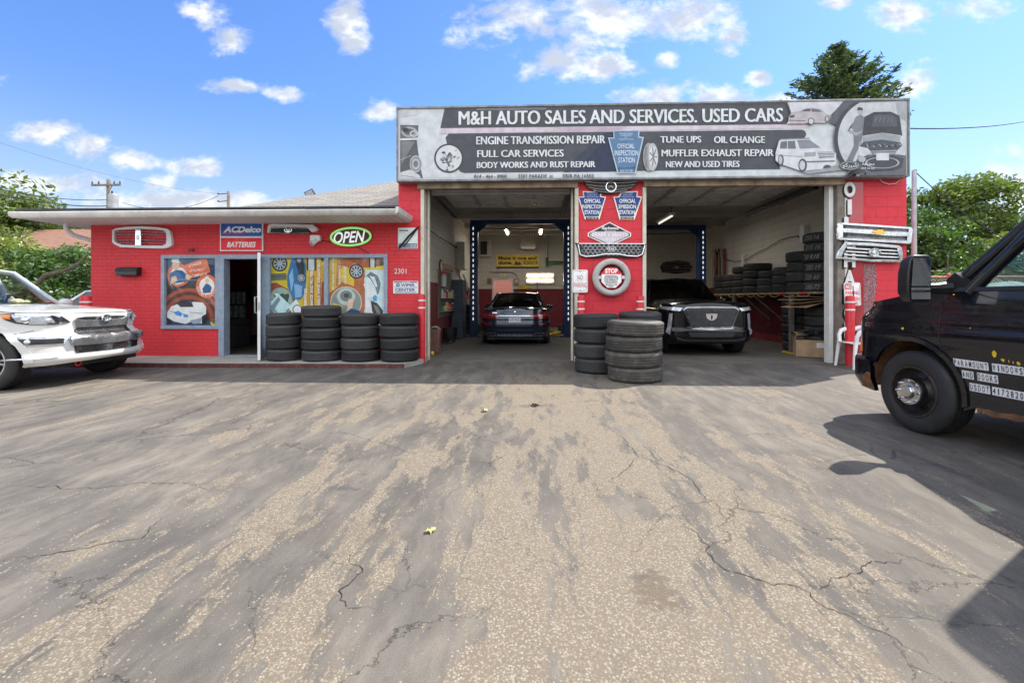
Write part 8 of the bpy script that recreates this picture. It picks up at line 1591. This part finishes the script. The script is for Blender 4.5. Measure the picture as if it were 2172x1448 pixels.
# utility poles, transformer, wires
def pole(u, d, vt, r, label, arms, name='utility_pole', mat='weathered_pole'):
    b = Vector(gp(u, d)); zt = CH + (HZ - vt) * d / FP; o = thing(name, label, 'pole', b); mb = MB(); mb.tube([b, b + Vector((0, 0, zt))], [r, r * 0.8], 10); mb.build('shaft', MATS[mat], o, smooth=50)
    if arms:
        L = arms; z = zt - 0.10 * 1.0; mb = MB(); mb.box(b.x - L, b.x + L, b.y - r - 0.08, b.y - r, z - 0.36, z - 0.24); mb.tube([(b.x + 0.45 * L, b.y - r - 0.04, z - 0.3), (b.x, b.y - r, z - 0.95)], 0.025, 5); mb.build('cross_arm', MATS['grey_wood'], o)
        for k in (-0.95, -0.5, 0.55, 0.95): mb = MB(); mb.cyl((b.x + k * L, b.y - r - 0.04, z - 0.24), (b.x + k * L, b.y - r - 0.04, z - 0.06), 0.045, 0.03, 8); mb.build('insulator', MATS['dark_metal'], o)
    return o, b, zt
o, pb, pz = pole(231, 30, 381, 0.16, 'wooden utility pole with cross arm and grey transformer over the eaves', 0.98)
mb = MB(); zc = CH + (HZ - 428) * 30 / FP; mb.lathe([(0, zc - 0.5), (0.27, zc - 0.5), (0.28, zc + 0.38), (0.2, zc + 0.45), (0, zc + 0.45)], 16, 0, (pb.x + 0.48, pb.y - 0.2, 0)); tr_ = mb.build('transformer', MATS['galvanised'], o, smooth=40); mb = MB(); mb.cyl((pb.x + 0.4, pb.y - 0.2, zc + 0.45), (pb.x + 0.4, pb.y - 0.2, zc + 0.65), 0.05, n=8); mb.build('bushing', MATS['dark_metal'], tr_)
o2, pb2, pz2 = pole(485, 34, 406, 0.15, 'dark utility pole with side insulators above the middle of the eaves', 0)
mb = MB()
for k in (0.15, 0.7, 1.2): mb.cyl((pb2.x - 0.15, pb2.y, pz2 - k), (pb2.x - 0.75, pb2.y, pz2 - k - 0.05), 0.03, n=6); mb.ball((pb2.x - 0.78, pb2.y, pz2 - k), 0.07, 8)
mb.build('insulator', MATS['dark_metal'], o2)
o3, pb3, pz3 = pole(1939, 13.6, 362, 0.075, 'slim grey steel light pole rising from behind the chain link fence', 0, 'light_pole', 'galvanised'); 
mb = MB(); mb.box(pb3.x - 0.02, pb3.x + 0.05, pb3.y - 0.04, pb3.y + 0.04, pz3 - 0.05, pz3 + 0.02); mb.build('cap', MATS['dark_metal'], o3)
def wire(label, a, b, sag, r=0.012, cat='wire'):
    a, b = Vector(a), Vector(b); o = thing('overhead_wire', label, cat, (a + b) / 2, 'overhead wires'); mb = MB(); mb.tube([a.lerp(b, i / 16) - Vector((0, 0, sag * 4 * (i / 16) * (1 - i / 16))) for i in range(17)], r, 5); mb.build('cable', MATS['wire_black'], o, smooth=60)
wire('long thin wire across the left sky down to the dark utility pole', dep(-60, 22, 282), (pb2.x - 0.78, pb2.y, pz2 - 0.15), 0.5, 0.006)
wire('sagging wire between the transformer pole and the dark utility pole', (pb.x + 0.9, pb.y, pz - 1.5), (pb2.x - 0.78, pb2.y, pz2 - 0.3), 0.7, 0.016)
wire('upper of two cables from the left edge to the transformer pole', dep(-60, 19, 388), (pb.x, pb.y - 0.2, pz - 1.35), 0.25, 0.022); wire('lower of two cables from the left edge to the transformer pole', dep(-60, 19, 398), (pb.x, pb.y - 0.2, pz - 1.75), 0.25, 0.03)
wire('wire from the right end of the banner to the right edge', (7.2, 0.3, at(1926, 271, 0.3).z), dep(2300, 20, 218), 0.35, 0.014); wire('pale slack wire running from the light pole over the van', (pb3.x, pb3.y, pz3), dep(2260, 12, 560), 0.35, 0.014); wire('higher of two far wires at the right edge', dep(2080, 30, 377), dep(2300, 30, 382), 0.1, 0.016); wire('lower of two far wires at the right edge', dep(2090, 30, 392), dep(2300, 30, 412), 0.1, 0.016)
wd = thing('slack_wire', 'thin white wire dangling under the right end of the banner', 'wire', at(1885, 388, -0.03)); mb = MB(); mb.tube([at(u, v, -0.03) for u, v in ((1864,378),(1872,386),(1885,391),(1900,389),(1912,379),(1920,372))], 0.006, 5); mb.build('cable', MATS['plastic_white'], wd)
fl = thing('roof_floodlight', 'small square floodlight standing on the shingle roof', 'lamp', at(657, 425, 2.6)); c = at(657, 410, 2.6); mb = MB(); M_ = Matrix.Translation(c) @ Matrix.Rotation(R(-25), 4, 'Y') @ Matrix.Rotation(R(20), 4, 'X'); mb.M = M_; mb.box(-0.12, 0.12, -0.03, 0.03, -0.08, 0.08); mb.build('lamp_head', MATS['dark_metal'], fl, bevel=0.01); mb = MB(); mb.M = M_; mb.box(-0.10, 0.10, -0.034, -0.03, -0.065, 0.065); mb.build('lens', MATS['lamp_lens'], fl); mb = MB(); mb.cyl(c, (c.x, c.y + 0.02, c.z - 0.35), 0.012, n=6); mb.build('bracket', MATS['dark_metal'], fl)
# right: spruce behind the garage, broadleaf mass, chain link fence
def spruce(label, base, h, seed):
    rn = random.Random(seed); o = thing('spruce_tree', label, 'tree', base); B_ = Vector(base); mb = MB(); mb.tube([B_, B_ + Vector((0, 0, h))], [0.28, 0.03], 8); lf = MB(); z = h * 0.30
    while z < h - 0.1:
        L = min(2.6, (h - z) * 0.82 + 0.10); k = rn.randint(6, 9); q0 = rn.uniform(0, 6)
        for i in range(k):
            q = q0 + 2 * math.pi * i / k + rn.uniform(-0.25, 0.25); Lb = L * rn.choice([0.4, 0.65, 0.85, 1.0, 1.1]) * rn.uniform(0.85, 1.1)
            st = B_ + Vector((0, 0, z)); pts = [st + Vector((math.cos(q) * Lb * t, math.sin(q) * Lb * t, Lb * (-0.10 * t + 0.42 * t * t) )) for t in (0, 0.35, 0.7, 1.0)]; mb.tube(pts, [0.045, 0.03, 0.018, 0.005], 5)
            m_ = int(36 + 75 * Lb)
            for j in range(m_):
                t = 0.15 + 0.85 * rn.random(); s0 = min(2, int(t * 3)); p = pts[s0].lerp(pts[s0 + 1], t * 3 - s0 if t * 3 - s0 < 1 else 1) + Vector((rn.gauss(0, 0.10), rn.gauss(0, 0.10), rn.gauss(0, 0.06)))
                a = Vector((math.cos(q) + rn.gauss(0, 0.7), math.sin(q) + rn.gauss(0, 0.7), rn.gauss(0.15, 0.45))).normalized(); b = a.cross(Vector((rn.gauss(0, 1), rn.gauss(0, 1), rn.gauss(0, 1)))).normalized(); s = rn.uniform(0.09, 0.17)
                lf.v += [p - a * s, p + b * s * 0.28, p + a * s, p - b * s * 0.28]; kk = len(lf.v); lf.f.append([kk - 4, kk - 3, kk - 2, kk - 1]); lf.mi.append(0)
        z += rn.uniform(0.22, 0.36)
    mb.build('trunk', MATS['bark'], o, smooth=60); lf.build('crown', MATS['needle_green'], o)
sp = gp(1774, 24); spruce('dark ragged spruce standing up behind the right end of the banner', sp, CH + (HZ - 92) * 24 / FP, 3)
tree('broadleaf_tree', 'broad sunlit tree beside the slim pole right of the garage', gp(2035, 22), 7.9, (4.6, 3.0, 3.1), 22000, 0.10, 'leaf_olive', 11, GR, 0.26, clumps=80)
tree('broadleaf_tree', 'dark green tree close behind the right corner of the garage', gp(1935, 17.5), 5.6, (2.9, 1.9, 2.3), 8000, 0.085, 'leaf_green', 12, GR, 0.18, clumps=60)
tree('broadleaf_tree', 'low tangled bush along the chain link fence behind the mirror', gp(2010, 15.8), 3.2, (1.5, 1.7, 1.2), 6000, 0.07, 'leaf_green', 13, GR, 0.1, clumps=50)
tree('broadleaf_tree', 'tree filling the passenger window of the van', gp(2200, 17), 5.4, (2.5, 2.7, 2.2), 8000, 0.09, 'leaf_olive', 14, GR, 0.2, clumps=60)
tree('broadleaf_tree', 'tree at the far right seen past the van windscreen', gp(2420, 16), 5.0, (2.4, 2.6, 2.0), 6000, 0.09, 'leaf_olive', 15, GR, 0.2, clumps=50)
fe = thing('chain_link_fence', 'chain link fence with red posts and top rail right of the garage', 'fence', (8.5, 2.6, 0)); Y = 2.2; x0, x1, zt = 7.3, 17.5, 1.78
plain('fence_red', (0.50, 0.14, 0.15), 0.5, var=0.15)
mb = MB(); mb.tube([(x0, Y, zt), (x1, Y, zt)], 0.024, 8); mb.build('rail', MATS['fence_red'], fe, smooth=50)
for x in (7.45, 9.95, 12.45, 14.95): mb = MB(); mb.tube([(x, Y, 0), (x, Y, zt + 0.03)], 0.04, 10); mb.ball((x, Y, zt + 0.05), 0.045, 10); mb.build('post', MATS['fence_red'], fe, smooth=50)
mb = MB(); st = 0.085; H = zt - 0.06; n = int((x1 - x0 + H) / st)
for k in range(n):
    for sg in (1, -1):
        a = x0 + k * st - (H if sg > 0 else 0); b = a + H * sg if sg > 0 else a - H; P0, P1 = Vector((a, Y + 0.004 * sg, 0.03)), Vector((b, Y + 0.004 * sg, 0.03 + H))
        if P0.x > P1.x: P0, P1 = P1, P0
        if P1.x < x0 or P0.x > x1: continue
        if P0.x < x0: P0 = P0.lerp(P1, (x0 - P0.x) / (P1.x - P0.x))
        if P1.x > x1: P1 = P0.lerp(P1, (x1 - P0.x) / (P1.x - P0.x))
        d = (P1 - P0).normalized(); q = Vector((-d.z, 0, d.x)) * 0.0045; mb.add([P0 - q, P1 - q, P1 + q, P0 + q], [(0, 1, 2, 3)])
mb.build('mesh', MATS['galvanised'], fe)
# ground cover and far greenery beyond the lot
gm = plain('grass_green', (0.06, 0.095, 0.025), 0.9, var=0.35, vscale=3, bump=0.6, bscale=60)
mb = MB(); mb.quad((7.3, 2.6, 0.004), (90, 2.6, 0.004), (90, 140, 0.004), (7.3, 140, 0.004)); mb.quad((-120, 14, 0.004), (-12, 14, 0.004), (-12, 140, 0.004), (-120, 140, 0.004)); tag(mb.build('lawn_ground', gm), kind='structure')
far = MB(); rn = random.Random(77)
for k in range(170):
    q = rn.uniform(-1.35, 1.35); d = rn.uniform(55, 75); c = Vector((d * math.sin(q), d * math.cos(q), rn.uniform(0.5, 4.2))); leaves(far, rn, c, rn.uniform(2.2, 3.6), 55, 0.75, 0.75, 0.3)
for k in range(120):  # unseen trees behind the camera, added to darken reflections in chrome and paint
    c = Vector((rn.uniform(-55, 55), rn.uniform(-50, -44), rn.uniform(0.5, 5.5))); leaves(far, rn, c, rn.uniform(2.4, 3.8), 40, 0.8, 0.75, 0.3)
tag(far.build('far_treeline', MATS['leaf_green']), kind='stuff')
